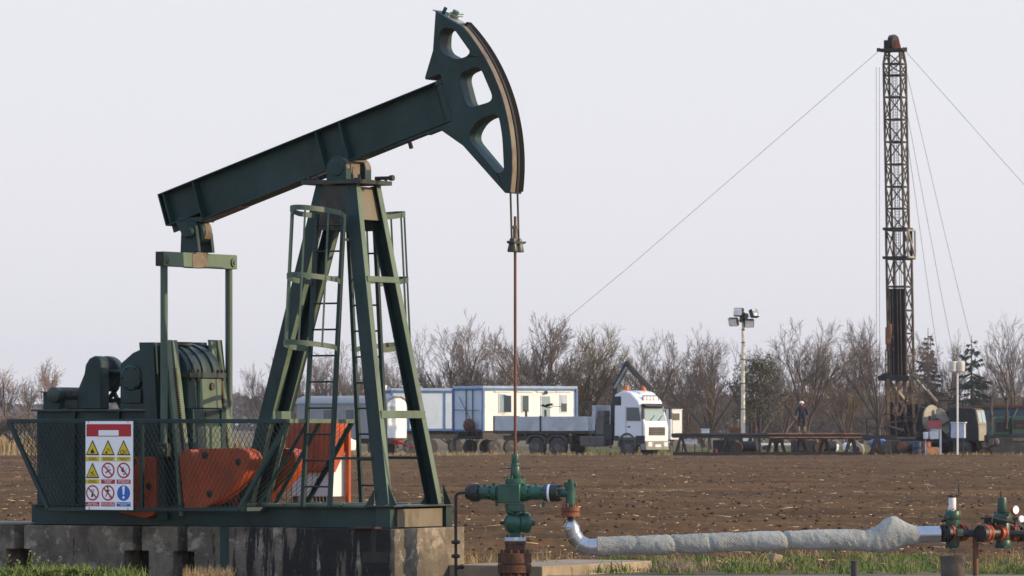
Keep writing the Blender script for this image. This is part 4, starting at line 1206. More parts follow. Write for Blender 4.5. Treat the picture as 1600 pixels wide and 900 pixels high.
capt = [['ОПАСНОСТ\nОД ПОЖАРА', 'ОПАСНОСТ ОД\nЕКСПЛОЗИЈЕ', 'ОПАСНОСТ ОД\nПОВРЕДЕ'],
        ['ОПАСНОСТ\nОД ПАДАЊА', 'ЗАБРАЊЕНО\nПУШЕЊЕ', 'ЗАБРАЊЕН РАД\nСА ПЛАМЕНОМ'],
        ['ЗАБРАЊЕНО\nГАШЕЊЕ ВОДОМ', 'ЗАБРАЊЕН ПРИСТУП\nНЕЗАПОСЛЕНИМА', 'ОБАВЕЗНА УПОТРЕБА\nЗАШТИТЕ']]
cxs = (122, 263, 404)
rows = ((210, 353, 368, 408), (420, 566, 577, 616), (630, 774, 786, 826))
kinds = [['t', 't', 't'], ['t', 'n', 'n'], ['n', 'n', 'm']]
def barp(x0, y0, x1, y1, w):
    d = Vector((x1 - x0, y1 - y0)); n = Vector((-d.y, d.x)).normalized() * w / 2
    return [(x0 - n.x, y0 - n.y), (x1 - n.x, y1 - n.y), (x1 + n.x, y1 + n.y), (x0 + n.x, y0 + n.y)]
for r_ in range(3):
    for c_ in range(3):
        k = kinds[r_][c_]; X = ux(cxs[c_]); y0, y1, y2, y3 = [uy(v) for v in rows[r_]]; yc = (y0 + y1) / 2; R = (y0 - y1) / 2
        if k == 't':
            hw = 62 * kx
            o = flat(round_poly([(X - hw, y1), (X + hw, y1), (X, y0)], .012, 3), .004, .006, 'warning_triangle', 'sign_black', SG)
            flat([(X - hw * .80, y1 + R * .15), (X + hw * .80, y1 + R * .15), (X, y0 - R * .30)], .006, .0075, 'yellow_field', 'sign_yellow', o)
            m = MB(); yb = y1 + R * .55
            if (r_, c_) == (0, 0):
                m.prism([(X - .02, yb - .03), (X + .022, yb - .03), (X + .026, yb - .004), (X + .014, yb + .012), (X + .008, yb + .004), (X + .002, yb + .034), (X - .010, yb + .008), (X - .018, yb + .014), (X - .025, yb - .004)], sgn, .0075, .009)
            elif (r_, c_) == (0, 1):
                m.prism(circ(X - .022, yb - .018, .014, 16), sgn, .0075, .009)
                for a in (.2, .7, 1.2, 1.7): m.prism(barp(X - .005 + .012 * cos(a), yb + .012 * sin(a), X + .036 * cos(a), yb + .036 * sin(a), .003), sgn, .0075, .009)
            elif (r_, c_) == (0, 2):
                for q_, rad in ((-.018, .027), (.028, .017)):
                    m.prism(circ(X + q_, yb - .012, rad, 20), sgn, .0075, .009, holes=[list(reversed(circ(X + q_, yb - .012, rad * .68, 20)))])
            else:
                m.prism(circ(X + .010, yb + .026, .007, 12), sgn, .0075, .009)
                for b in ((-.005, .02, .012, -.002), (.012, -.002, .036, -.014), (-.005, .02, -.028, .012), (.0, .012, -.018, -.012), (-.05, -.024, .05, -.024)):
                    m.prism(barp(X + b[0], yb + b[1], X + b[2], yb + b[3], .008 if b[0] != -.05 else .005), sgn, .0075 + .0002 * (b[0] > 0), .009 + .0002 * (b[0] > 0))
            m.build('pictogram', 'sign_black', o, smooth=0)
        elif k == 'n':
            o = flat(circ(X, yc, R), .004, .006, 'prohibition_disc', 'sign_red', SG)
            flat(circ(X, yc, R * .80), .006, .007, 'white_field', 'sign_white', o)
            m = MB()
            if (r_, c_) == (1, 1):
                m.prism(barp(X - .035, yc - .030, X + .040, yc + .010, .016), sgn, .007, .008)
                for q in (0, .014): m.prism(barp(X - .01 + q, yc + .015, X + .006 + q, yc + .05, .004), sgn, .007, .008)
            elif (r_, c_) == (1, 2):
                m.prism([(X - .034, yc + .0), (X - .02, yc - .022), (X + .0, yc - .022), (X + .012, yc), (X + .004, yc + .02), (X - .006, yc + .05), (X - .016, yc + .02), (X - .028, yc + .026)], sgn, .007, .008)
                m.prism(circ(X + .006, yc - .045, .012, 14), sgn, .007, .008); m.prism(barp(X + .02, yc - .01, X + .05, yc + .03, .005), sgn, .007, .008)
            elif (r_, c_) == (2, 0):
                m.prism([(X - .02, yc - .05), (X + .006, yc - .05), (X + .016, yc - .01), (X - .012, yc - .01)], sgn, .007, .008)
                for q in (-.012, 0, .012, .022): m.prism(barp(X + q * .6, yc + .0, X + q * 1.3, yc + .045, .004), sgn, .007, .008)
            else:
                m.prism(circ(X - .004, yc + .062, .012, 14), sgn, .007, .008)
                for b in ((-.002, .045, .0, .0, .022), (.0, .004, .026, -.03, .011), (.026, -.03, .03, -.06, .010), (-.004, .004, -.034, -.045, .011), (.0, .04, .034, .02, .008), (-.004, .04, -.036, .012, .008)):
                    m.prism(barp(X + b[0], yc + b[1], X + b[2], yc + b[3], b[4]), sgn, .007 + .0001 * abs(b[3] * 100), .008 + .0001 * abs(b[3] * 100))
            m.build('pictogram', 'sign_black', o, smooth=0)
            flat(barp(X - R * .62, yc + R * .62, X + R * .62, yc - R * .62, R * .20), .0085, .0095, 'red_bar', 'sign_red', o)
        else:
            o = flat(circ(X, yc, R), .004, .006, 'mandatory_disc', 'sign_blue', SG)
            m = MB(); m.prism([(X - .018, yc + .07), (X - .012, yc + .082), (X + .012, yc + .082), (X + .018, yc + .07), (X + .010, yc - .02), (X - .010, yc - .02)], sgn, .006, .0075)
            m.prism(circ(X, yc - .052, .016, 18), sgn, .006, .0075); m.build('exclamation_mark', 'sign_white', o, smooth=0)
        mt, tm = {'t': ('sign_yellow', 'sign_black'), 'n': ('sign_red', 'sign_white'), 'm': ('sign_blue', 'sign_white')}[k]
        o = flat(rect(X - 63 * kx, y3, X + 63 * kx, y2), .004, .006, 'caption_plate', mt, SG)
        text(capt[r_][c_], X, (y2 + y3) / 2, .023, tm, o, .0066)

# ------------------------------------------------------------------ orange and white electric cabinet behind the pump
tC = 1.75
q = lambda px, py, t=tC: L(px, py, t)
a, b = q(449, 655), q(517, 770)
CB = pump_thing('control_cabinet', 'white electric cabinet with an orange sheet hood behind the pump', 'cabinet')
m = MB(); m.span((a.x + .04, tC + .03, q(0, 772).z), (b.x, tC + .30, q(0, 700).z)); m.build('cabinet_body', 'white_paint', CB, bevel=.008)
m = MB(); z0, z1, z2 = q(0, 735).z, q(0, 672).z, q(0, 656).z
m.prism([(tC - .02, z0), (tC + .06, z0), (tC + .34, z1 - .20), (tC + .34, z2), (tC + .06, z2), (tC - .02, z1)], lambda x, y, d: (d, x, y), a.x - .02, b.x + .03)
m.build('hood', 'orange', CB, bevel=.008)
for s_, t in ((a.x + .08, tC + .06), (b.x - .05, tC + .06), (a.x + .08, tC + .26)):
    m = MB(); m.bar((s_, t, -.1), (s_, t, q(0, 770).z), .05, .05); m.build('leg', 'dark_steel', CB)
m = MB(); m.bar((b.x + .06, tC + .30, -.1), (b.x + .06, tC + .30, z2 - .1), .05, .05); m.build('post', 'orange', CB)
m = MB()
for k in range(6): m.tube([(b.x - .30 + k * .05, tC + .1, q(0, 770).z), (b.x - .30 + k * .05, tC + .12, q(0, 786).z), (b.x - .28 + k * .04, tC + .1, -.1)], .014, 6)
m.build('cable', 'sign_black', CB)
# ------------------------------------------------------------------ polished rod hanging from the horsehead
sR = L(805, 500, 0).x
wR = W(sR, 0, 0)
YR = wR.y
RODP = thing('polished_rod', 'rusty vertical rod with clamp and carrier bar under the horsehead', 'rod', (wR.x, YR, 0), -VA)
zpx = lambda py, Y=YR: CAM_H + (665 - py) / F * Y
m = MB(); m.cyl((0, 0, zpx(725)), (0, 0, zpx(338)), .0165, n=12); m.build('rod', 'rod_rust', RODP)
m = MB(); m.lathe((0, 0, zpx(358)), (0, 0, 1), [(0, .034), (.04, .034)], 6); m.cyl((0, 0, zpx(376)), (0, 0, zpx(358)), .026, n=12); m.build('rod_clamp', 'worn_tan', RODP)
m = MB()
for t in (-.055, .075):
    m.lathe((0, t, zpx(394)), (0, 0, 1), [(0, .062), (.02, .064), (.10, .046), (.155, .036), (.16, .02)], 14)
m.span((-.04, -.12, zpx(381)), (.05, .14, zpx(377))); m.cyl((-.03, -.13, zpx(378)), (.03, .19, zpx(378)), .012, n=6)
m.build('carrier_bar', 'green_grease', RODP, bevel=.003)
for t, top in ((-.075, (797.5, 300)), (.085, (808.5, 302))):
    p = L(*top, t); p = Vector((p.x - sR, t, p.z + .05)); m = MB()
    m.tube([p, (0, t, zpx(385))], .0125, 8); m.build('bridle_cable', 'dark_steel', RODP)

# ------------------------------------------------------------------ wellhead
YW = YR
s_ = F / YW
WH = thing('wellhead', 'green wellhead with side valves on a rusty flange below the rod', 'wellhead', ((805 - 800) / s_, YW, 0), 0)
def P(px, py, dy=0): return Vector(((px - 805) / s_, dy, CAM_H + (665 - py) / s_))
R_ = lambda px: px / s_
def vert(name, mt, parts, par=WH, bolts=None, n=28, bevel=.0):
    m = MB()
    for (cx, y0, y1, r) in parts: m.lathe(P(cx, y1), (0, 0, 1), [(0, R_(r) * .97), (R_(.6), R_(r)), (R_(y1 - y0) - R_(.6), R_(r)), (R_(y1 - y0), R_(r) * .97)], n)
    if bolts:
        for (cx, y0, y1, r, k, br) in bolts:
            for j in range(k):
                a = 2 * pi * (j + .5) / k; b = P(cx, y1); o = Vector((cos(a) * R_(r), sin(a) * R_(r), 0))
                m.cyl(b + o, b + o + Vector((0, 0, R_(y1 - y0))), R_(br), n=6)
    return m.build(name, mt, par)
vert('casing_flange', 'rust', [(804, 864, 880.5, 26.5), (804, 881.5, 895, 26.5), (804, 895, 905, 21)], bolts=[(804, 859, 864, 21, 12, 2.4), (804, 895, 902, 22, 12, 2.6)])
vert('spool', 'rust', [(805, 845.5, 864, 15.5), (805, 846, 851, 16.5)])
vert('flange', 'pale_blue', [(805, 839.5, 845.5, 16.4)])
vert('bolt', 'well_green', [], bolts=[(805, 834, 839.6, 13.5, 8, 2.0)])
m = MB(); m.lathe(P(805, 839), (0, 0, 1), [(0, R_(9)), (R_(10), R_(8)), (R_(14), R_(10)), (R_(34), R_(9)), (R_(40), R_(8))], 24)
c = P(804, 817); m.lathe(c - Vector((R_(17), 0, 0)), (1, .12, 0), [(0, R_(6)), (R_(3), R_(12)), (R_(8), R_(16)), (R_(17), R_(17.5)), (R_(25), R_(15)), (R_(27), R_(14))], 28)
vb = m.build('ball_valve', 'well_green', WH)
m = MB(); c2 = c + Vector((R_(9), R_(1), 0)); m.lathe(c2, (1, .12, 0), [(0, R_(15)), (R_(5), R_(15)), (R_(5.5), R_(16.5)), (R_(12), R_(16.5)), (R_(16), R_(13)), (R_(17), R_(6)), (R_(23), R_(4))], 28); m.build('valve_cap', 'well_green', vb)
m = MB(); m.cyl(c - Vector((R_(23), 0, 0)), c - Vector((R_(15), 0, 0)), R_(2.6), n=10); m.build('stem', 'well_dark', vb)
vert('flange', 'well_green', [(805, 787, 799, 16.3), (805, 799, 804, 8)], bolts=[(805, 798, 803, 13, 8, 1.8), (805, 751, 756, 13, 8, 1.8)])
m = MB(); rb = Matrix.Rotation(radians(-14), 3, 'Z'); c = P(798.5, 771); c.y = .0
m.box(P(799, 771), (R_(36), R_(36), R_(30)), rb); m.build('cross_block', 'well_green', WH, bevel=.012)
vert('flange', 'well_green', [(805, 748, 756, 16.2)], bolts=[(805, 743, 748, 13, 8, 1.8)])
vert('stuffing_box', 'well_green', [(805, 729, 748, 7.6), (805, 709.5, 727, 6), (805, 724, 729.5, 7)])
vert('packing_ring', 'steel_grey', [(805, 725, 727, 6.9)])
m = MB(); m.bar(P(781, 732, -.05), P(830, 732, .05), .012, .012); m.build('wing_bar', 'dark_steel', WH)
# side arms, turned a little out of the picture plane
AX = Vector((cos(radians(-14)), sin(radians(-14)), 0))
def arm(name, mt, px, prof, par=WH, n=26, py=770):
    base = Vector((R_(px - 799) , 0, 0)); d = AX * (R_(px - 799) / AX.x) 
    m = MB(); m.lathe(P(799, py) + d, AX, [(R_(x), R_(r)) for x, r in prof], n); return m.build(name, mt, par)
def ring_bolts(px, w, r, k, br, mt='well_dark', par=WH, py=770):
    m = MB(); dd, u_, w_ = m.frame(AX); b = P(799, py) + AX * (R_(px - 799) / AX.x)
    for j in range(k):
        a = 2 * pi * (j + .5) / k; o = (u_ * cos(a) + w_ * sin(a)) * R_(r); m.cyl(b + o, b + o + AX * R_(w), R_(br), n=6)
    m.build('bolt', mt, par)
la = arm('side_valve', 'well_green', 748, [(0, 9), (2, 11), (10, 10.5), (16, 11), (20, 9), (22, 12), (31, 12)])
arm('end_flange', 'well_dark', 737, [(0, 14), (1, 14.5), (11, 14.5), (12, 13)], la); ring_bolts(735, 16, 11.5, 8, 2, par=la)
arm('plug', 'well_dark', 728, [(0, 9), (3, 11), (9, 11)], la, 10)
arm('flange', 'well_green', 769, [(0, 12.5), (1, 13), (8, 13), (9, 12)], la); ring_bolts(764, 15, 10.5, 8, 1.6, 'well_green', la)
ra = arm('side_valve', 'well_green', 816, [(0, 13.5), (9, 13.5), (10, 10), (16, 11.5), (24, 12), (32, 10.5), (34, 12.5), (43, 12.5)])
ring_bolts(814, 16, 11, 8, 1.6, 'well_green', ra)
arm('gasket_ring', 'sign_white', 857, [(0, 13.4), (3.5, 13.6)], ra); arm('blue_ring', 'drum_blue', 853.5, [(0, 13.6), (3.3, 13.6)], ra)
arm('flange', 'well_dark', 861, [(0, 14), (12, 14), (13, 12)], ra); ring_bolts(851, 27, 11.6, 8, 1.9, 'well_dark', ra)
for px, y0, y1 in ((838, 755, 760), (757, 757, 761), (849, 784, 792), (776, 783, 791), (771, 755, 760)):
    m = MB(); d = P(799, 0) + AX * (R_(px - 799) / AX.x); m.cyl((d.x, d.y - .02, P(0, y1).z), (d.x, d.y - .02, P(0, y0).z), .018, n=8); m.build('fitting', 'well_green', ra if px > 800 else la)
arm('outlet_pipe', 'well_green', 873, [(0, 7), (16, 7)], ra)
e = P(799, 770) + AX * (R_(891 - 799) / AX.x)
TEX, TEY = e.x, e.y
def tv(name, mt, parts, par, bolts=None):
    m = MB()
    for (y0, y1, r) in parts: m.lathe((TEX, TEY, P(0, y1).z), (0, 0, 1), [(0, R_(r)), (R_(y1 - y0), R_(r))], 24)
    for (y0, y1, r, k, br) in (bolts or []):
        for j in range(k):
            a = 2 * pi * (j + .5) / k; m.cyl((TEX + cos(a) * R_(r), TEY + sin(a) * R_(r), P(0, y1).z), (TEX + cos(a) * R_(r), TEY + sin(a) * R_(r), P(0, y0).z), R_(br), n=6)
    return m.build(name, mt, par)
te = tv('tee', 'well_green', [(760, 792, 7.5), (753, 761, 8), (748.5, 754, 4.5)], ra)
m = MB(); m.box((TEX, TEY, P(0, 757).z), (R_(20), R_(8), R_(7)), rb); m.build('tee_cap', 'well_green', te, bevel=.006)
tv('flange', 'flange_rust', [(792, 798.5, 14.8), (800, 806.5, 14.8)], te, [(786, 792, 11.5, 8, 1.7), (806, 809, 11.5, 8, 1.8)])
tv('gasket', 'rust', [(798.5, 800, 13)], te)
tv('nipple', 'well_dark', [(806, 814, 5)], te)

# standpipe left of the wellhead
SPT = thing('standpipe', 'thin dark steel standpipe with two unions before the concrete end', 'pipe', (WH.location.x, YW, 0), 0)
ld = P(799, 770) + AX * (R_(730 - 799) / AX.x)
xs = R_(712 - 805)
m = MB(); ys_ = ld.y - .02
m.tube([(ld.x, ld.y, P(0, 770.5).z), (xs + .05, ys_, P(0, 770.5).z), (xs + .015, ys_, P(0, 772).z), (xs, ys_, P(0, 776).z), (xs, ys_, P(0, 840).z), (xs + .002, ys_, -.12)], .0185, 10)
m.build('pipe_run', 'black_grease_shade', SPT)
for y in (847, 869):
    m = MB(); m.lathe((xs, ys_, P(0, y + 3.4).z), (0, 0, 1), [(0, .04), (.012, .052), (.03, .052), (.045, .04)], 8); m.build('union', 'black_grease_shade', SPT)
m = MB(); m.cyl((xs, ys_, P(0, 889).z), (xs + .09, ys_ - .03, P(0, 884).z), .018, n=8); m.ball((xs + .07, ys_ - .03, P(0, 886).z), .03, 8, 6); m.build('drain_cock', 'black_grease_shade', SPT)

# ------------------------------------------------------------------ lagged pipeline
PLN = thing('insulated_pipe', 'flow line with bright metal elbow and grey wrapped insulation over the grass', 'pipe', WH.location, 0)
path = [(892, 811), (892.5, 822), (895, 833), (901, 844), (911, 851.5), (924, 855), (940, 853.5)]
def xy(px, py, dy=0): v = P(px, py); v.y = TEY + dy; return v
seg = [xy(*p) for p in path]
# mitred sleeve segments, each slightly overlapping the next
m = MB(); m.lathe(seg[0], seg[1] - seg[0], [(0, R_(5.2)), (R_(10), R_(11.6)), (R_(12), R_(11.9))], 28); m.build('cone', 'aluminium', PLN)
fine = []
for a, b, c, d in zip([seg[0]] + seg[:-1], seg, seg[1:], seg[2:] + [seg[-1]]):
    for q in range(6):
        t = q / 6; fine.append(.5 * ((2 * b) + (-a + c) * t + (2 * a - 5 * b + 4 * c - d) * t * t + (-a + 3 * b - 3 * c + d) * t ** 3))
fine.append(seg[-1])
marks = [7, 14, 21, 28, 36]
for k in range(4):
    i0, i1 = marks[k], marks[k + 1]
    m = MB(); m.tube([fine[i0], (fine[i0] + fine[i1]) / 2 + Vector((-.004, 0, -.004)), fine[i1]], R_(12.3 + .25 * k), 32); m.build('elbow_segment', 'aluminium', PLN)
    m = MB(); d = (fine[i1] - fine[i0]).normalized(); m.lathe(fine[i0] - d * .004, d, [(0, R_(12.6 + .25 * k)), (.010, R_(12.9 + .25 * k))], 32); m.build('seam', 'aluminium', PLN)
# wrapped insulation: an uneven skin with creases
ctr = [(933, 852.5, 14.2), (960, 852, 14.2), (985, 851, 14.8), (992, 851, 14.2), (1010, 851.5, 15.2), (1040, 850.5, 16.4), (1060, 849, 14.6), (1090, 849, 15.8), (1120, 847.5, 15.4), (1150, 846, 14.4), (1185, 845.5, 15.8), (1220, 844.5, 15.8), (1240, 843, 14.4), (1270, 843, 15.4), (1310, 842.5, 16), (1340, 843.5, 16.5), (1356, 844, 18), (1368, 842.5, 20.5), (1378, 837.5, 24.5), (1390, 833, 27), (1400, 833, 25), (1412, 834.5, 19.5), (1425, 836, 15.8), (1434, 836.5, 13.8)]
cp_ = np.array(ctr); xs_ = np.linspace(933, 1434, 260); nr = 44
cy = np.interp(xs_, cp_[:, 0], cp_[:, 1]); rr_ = np.interp(xs_, cp_[:, 0], cp_[:, 2])
k_ = np.exp(-np.linspace(-2, 2, 9) ** 2); k_ /= k_.sum()
cy = np.convolve(np.pad(cy, 4, 'edge'), k_, 'valid'); rr_ = np.convolve(np.pad(rr_, 4, 'edge'), k_, 'valid')
TT = np.linspace(0, 2 * pi, nr, endpoint=False)
XXp = np.repeat(xs_[:, None], nr, 1); TTp = np.repeat(TT[None], len(xs_), 0)
wr = 1 + .045 * (vnoise(XXp * .06, np.cos(TTp) * 2.2 + 9, 3) - .5) * 2 + .035 * (vnoise(XXp * .22, TTp * 3.2, 4) - .5) * 2 + .022 * (vnoise(XXp * .55, TTp * 7, 8) - .5) * 2
for cx_, dp, tw in ((988, .10, 1.2), (1052, .16, 2.6), (1112, .14, 3.6), (1226, .18, 2.4), (1345, .10, 1.0), (1365, .10, 5.0)):
    wr -= dp * np.exp(-((XXp - cx_ - 6 * np.sin(TTp - tw)) / 3.5) ** 2) * (.35 + .65 * (.5 + .5 * np.cos(TTp - tw)))
RRp = rr_[:, None] * wr
dsh = (TEY + 0.0)
Vx = (XXp - 805) / s_; Vy = dsh + (np.minimum(rr_, 16.0)[:, None] * wr / s_) * np.cos(TTp); Vz = CAM_H + (665 - (cy[:, None] - RRp * np.sin(TTp))) / s_
V = np.stack([Vx, Vy, Vz], -1).reshape(-1, 3)
n0 = len(xs_); i = (np.arange(n0 - 1)[:, None] * nr + np.arange(nr)[None]); j = (np.arange(n0 - 1)[:, None] * nr + (np.arange(nr)[None] + 1) % nr)
FQ = np.stack([i, j, j + nr, i + nr], -1).reshape(-1, 4)
np_mesh('insulation_wrap', V, FQ, 'insulation', PLN, True)
m = MB(); m.lathe(xy(932, 852.5), (1, 0, 0), [(0, .05), (.001, R_(13.5)), (.01, R_(13.9))], 24); m.build('wrap_end', 'insulation', PLN)
m = MB(); m.cyl(xy(1428, 835), xy(1468, 834.5), R_(13.2), n=32); m.build('metal_sleeve', 'aluminium', PLN)
m = MB(); m.tube([xy(1468, 834), xy(1600, 833), xy(1680, 833)], R_(5), 12); m.build('line_pipe', 'well_dark', PLN)

# ------------------------------------------------------------------ valves at the right
def wv(name, label, cx, cat='valve'):
    return thing(name, label, cat, (WH.location.x + R_(cx - 805), YW + TEY, 0), 0)
class VB:
    def __init__(s, root, cx): s.r = root; s.cx = cx
    def p(s, px, py, dy=0): return Vector((R_(px - s.cx), dy, CAM_H + (665 - py) / s_))
    def v(s, name, mt, parts, bolts=None, par=None, dy=0):
        m = MB()
        for (cx, y0, y1, r) in parts:
            H = R_(y1 - y0); m.lathe(s.p(cx, y1, dy), (0, 0, 1), [(0, R_(r) * .93), (min(.012, H * .2), R_(r)), (H - min(.012, H * .2), R_(r)), (H, R_(r) * .93)], 26)
        for (cx, y0, y1, r, k, br) in (bolts or []):
            for j in range(k):
                a = 2 * pi * (j + .5) / k; b = s.p(cx, y1, dy) + Vector((cos(a), sin(a), 0)) * R_(r); m.cyl(b, b + Vector((0, 0, R_(y1 - y0))), R_(br), n=6)
        return m.build(name, mt, par or s.r)
    def h(s, name, mt, px, py, prof, ax=Vector((.93, -.36, 0)), par=None, n=28, bolts=None):
        b0 = s.p(px, py, R_(px - s.cx) * ax.y / ax.x); m = MB(); m.lathe(b0, ax, [(R_(x), R_(r)) for x, r in prof], n)
        if bolts:
            d, u_, w_ = m.frame(ax); x, L_, r, k, br = bolts
            for j in range(k):
                a = 2 * pi * (j + .5) / k; b = b0 + d * R_(x) + (u_ * cos(a) + w_ * sin(a)) * R_(r); m.cyl(b, b + d * R_(L_), R_(br), n=6)
        return m.build(name, mt, par or s.r)
AXV = Vector((.74, .67, 0))                  # pipe axis runs slightly away so that the left flange faces are seen
G1 = wv('gate_valve', 'green gate valve with white stem and orange rings above the bucket', 1486)
b = VB(G1, 1486)
b.h('flange', 'black_grease_shade', 1472, 832.5, [(-.6, 4), (0, 14), (7, 14)], AXV, bolts=(-2, 10, 10.8, 8, 1.9))
b.h('flange_ring', 'ring_orange', 1479, 832, [(0, 14), (3, 14.3), (4.6, 14.3), (5, 12.8), (6.4, 12.8), (6.8, 14.2), (9.5, 14)], AXV)
b.h('flange_ring', 'ring_orange', 1497, 831.5, [(0, 13.5), (4, 14), (5, 12.6), (6.6, 12.6), (7, 14), (11, 13.6)], AXV)
m = MB(); m.lathe(b.p(1486.5, 856), (0, 0, 1), [(0, R_(7)), (R_(3), R_(10.5)), (R_(14), R_(11.5)), (R_(24), R_(11)), (R_(38), R_(11.5)), (R_(57), R_(12.5)), (R_(58), R_(12))], 26); m.build('valve_body', 'valve_worn', G1)
b.v('bonnet', 'valve_worn', [(1486, 799, 812, 13.2)], [(1486, 796, 800, 10.8, 8, 1.7)])
b.v('stem', 'vent_white', [(1486, 777.5, 799, 5.8)])
m = MB(); m.bar(b.p(1468, 774.5, -.02), b.p(1498, 774.5, .03), .022, .018); m.cyl(b.p(1496.5, 775), b.p(1496.5, 757), .0105, n=8); m.lathe(b.p(1486, 777.5), (0, 0, 1), [(0, .03), (.02, .035), (.04, .02)], 10); m.build('handle', 'dark_steel', G1)
m = MB(); m.box(b.p(1497, 831, -.10), (.07, .04, .08)); m.box(b.p(1498, 831, -.122), (.03, .006, .03)); m.build('name_plate', 'green_pale_lit', G1, bevel=.004)
m = MB(); m.ball(b.p(1470.5, 813, -.02), .02, 10, 6); m.cyl(b.p(1470.5, 813, -.02), b.p(1478, 813, 0), .012, n=8); m.build('grease_nipple', 'well_dark', G1)
m = MB(); m.cyl(b.p(1511, 831), b.p(1538, 830), R_(4.6), n=14); m.build('spool_pipe', 'well_dark', G1)
G2 = wv('choke_valve', 'tall green valve with pressure gauge and orange flange rings at right edge', 1565)
b = VB(G2, 1565)
b.h('flange', 'black_grease_shade', 1526, 832.5, [(-.6, 4), (0, 13.4), (7, 13.4)], AXV, bolts=(-2, 9, 10.4, 8, 1.8))
b.h('flange_ring', 'ring_orange', 1532, 832, [(0, 13), (4, 13.6), (5, 12.4), (7, 12.4), (8, 13.6), (12, 13)], AXV)
b.h('choke_body', 'well_dark', 1540, 832, [(0, 9), (8, 9.5), (20, 9)], AXV)
b.v('choke_neck', 'well_dark', [(1545, 815, 826, 7.5), (1541, 806, 817, 6)])
b.h('flange_ring', 'ring_orange', 1556, 832, [(0, 13), (4, 13.4), (5, 12.2), (7, 12.2), (8, 13.4), (11, 13)], AXV)
b.v('valve_body', 'valve_worn', [(1565, 816, 846, 11), (1565, 843, 856, 12.8)])
b.v('bonnet', 'valve_worn', [(1563, 802, 816, 14)], [(1563, 799, 803, 11.5, 8, 1.7)])
b.v('bonnet_tube', 'valve_worn', [(1563.5, 777, 802, 7.6), (1563.5, 793, 795, 8.1)])
b.v('stem', 'rust', [(1562, 767, 778, 1.3)])
b.h('flange_ring', 'ring_orange', 1577, 833, [(0, 13), (4, 13.4), (5, 12.2), (7, 12.2), (8, 13.4), (10, 13)], AXV)
m = MB(); m.lathe(b.p(1585, 833, .05), AXV, [(0, R_(8)), (R_(12), R_(3.5))], 18); m.build('reducer', 'green_pale_lit', G2)
b.h('flange', 'well_dark', 1592, 834, [(0, 12.5), (8, 12.5)], AXV, bolts=(-3, 14, 10, 8, 1.8))
b.h('flange_ring', 'ring_orange', 1600, 834, [(0, 12.8), (4, 13), (8, 12.8)], AXV)
m = MB(); m.cyl(b.p(1548, 809, -.16), b.p(1580, 816, -.18), .016, n=10); m.cyl(b.p(1529, 809, -.1), b.p(1546, 808, -.14), .013, n=8)
m.tube([b.p(1582, 823, -.12), b.p(1582, 812, -.12), b.p(1582, 803, -.12)], .012, 8); m.lathe(b.p(1578, 809, -.12), (1, -.1, 0), [(0, .022), (.05, .022), (.06, .015), (.09, .015)], 10)
m.build('gauge_line', 'dark_steel', G2)
gx = Vector((.62, -.78, 0))
m = MB(); c = b.p(1582, 796, -.12); m.lathe(c - gx * .025, gx, [(0, R_(6.4)), (.008, R_(7.3)), (.04, R_(7.3)), (.045, R_(6.6)), (.040, R_(6.2))], 26); ga = m.build('pressure_gauge', 'ring_orange', G2)
m = MB(); m.lathe(c + gx * .012, gx, [(0, R_(6.3)), (.006, R_(6.3))], 26); m.build('dial', 'sign_white', ga)
m = MB(); m.lathe(b.p(1591, 810, -.13), gx, [(0, R_(5.2)), (.02, R_(5.2))], 16); m.cyl(b.p(1586, 810, -.12), b.p(1591, 810, -.13), .012); m.build('knob', 'sign_white', G2)

PS = thing('pipe_support', 'rusty brown post carrying the pipe between the two valves', 'post', (WH.location.x + R_(1522.5 - 805), YW + TEY + .02, 0), 0)
m = MB(); m.cyl((0, 0, -.15), (0, 0, CAM_H + (665 - 838) / s_), R_(4.7), n=18); m.build('post', 'rod_rust', PS)
m = MB(); m.box((0, 0, CAM_H + (665 - 837) / s_), (.09, .12, .012)); m.build('saddle', 'rust', PS)
m = MB(); c = at(1335.5, 878, 58.2); m.cyl((c.x, 58.2, -.12), (c.x, 58.2, c.z), .045, n=16); m.lathe((c.x, 58.2, c.z), (0, 0, 1), [(0, .048), (.012, .048)], 16)
tag(m.build('steel_stub', 'dark_steel'), 'short dark steel stub rising from the path below the wrapped pipe', 'post')
YB = 58.0; c = at(1489, 869, YB)
BK = thing('bucket', 'old dark metal bucket standing under the white stemmed gate valve', 'bucket', (c.x, YB, 0), 0)
hB = c.z; rB = 19.8 / F * YB
m = MB(); m.lathe((0, 0, .006), (0, 0, 1), [(0, rB * .93), (.005, rB * .95), (hB * .5, rB * .975), (hB - .012, rB), (hB - .006, rB * 1.03), (hB, rB * 1.03), (hB, rB * .97), (hB * .5, rB * .93), (.02, rB * .9), (.02, .001)], 36, cap=False); m.build('pail', 'bucket', BK)
m = MB(); m.tube([(rB * .6, -rB * .8, hB - .03), (rB * .75, -rB * .85, hB - .04), (rB * .9, -rB * .7, hB - .10), (rB * 1.02, -rB * .3, hB - .13), (rB * 1.02, .02, hB - .05)], .004, 6); m.build('bail', 'dark_steel', BK)
m = MB(); m.tube([b.p(1486, 854) + Vector((R_(1565 - 1486) * 0, 0, 0)) if False else Vector((-.005, .55, .59 - .26)), (.03, .1, hB + .05), (.04, 0, hB - .08)], .009, 8); m.build('drain_hose', 'sign_black', BK)

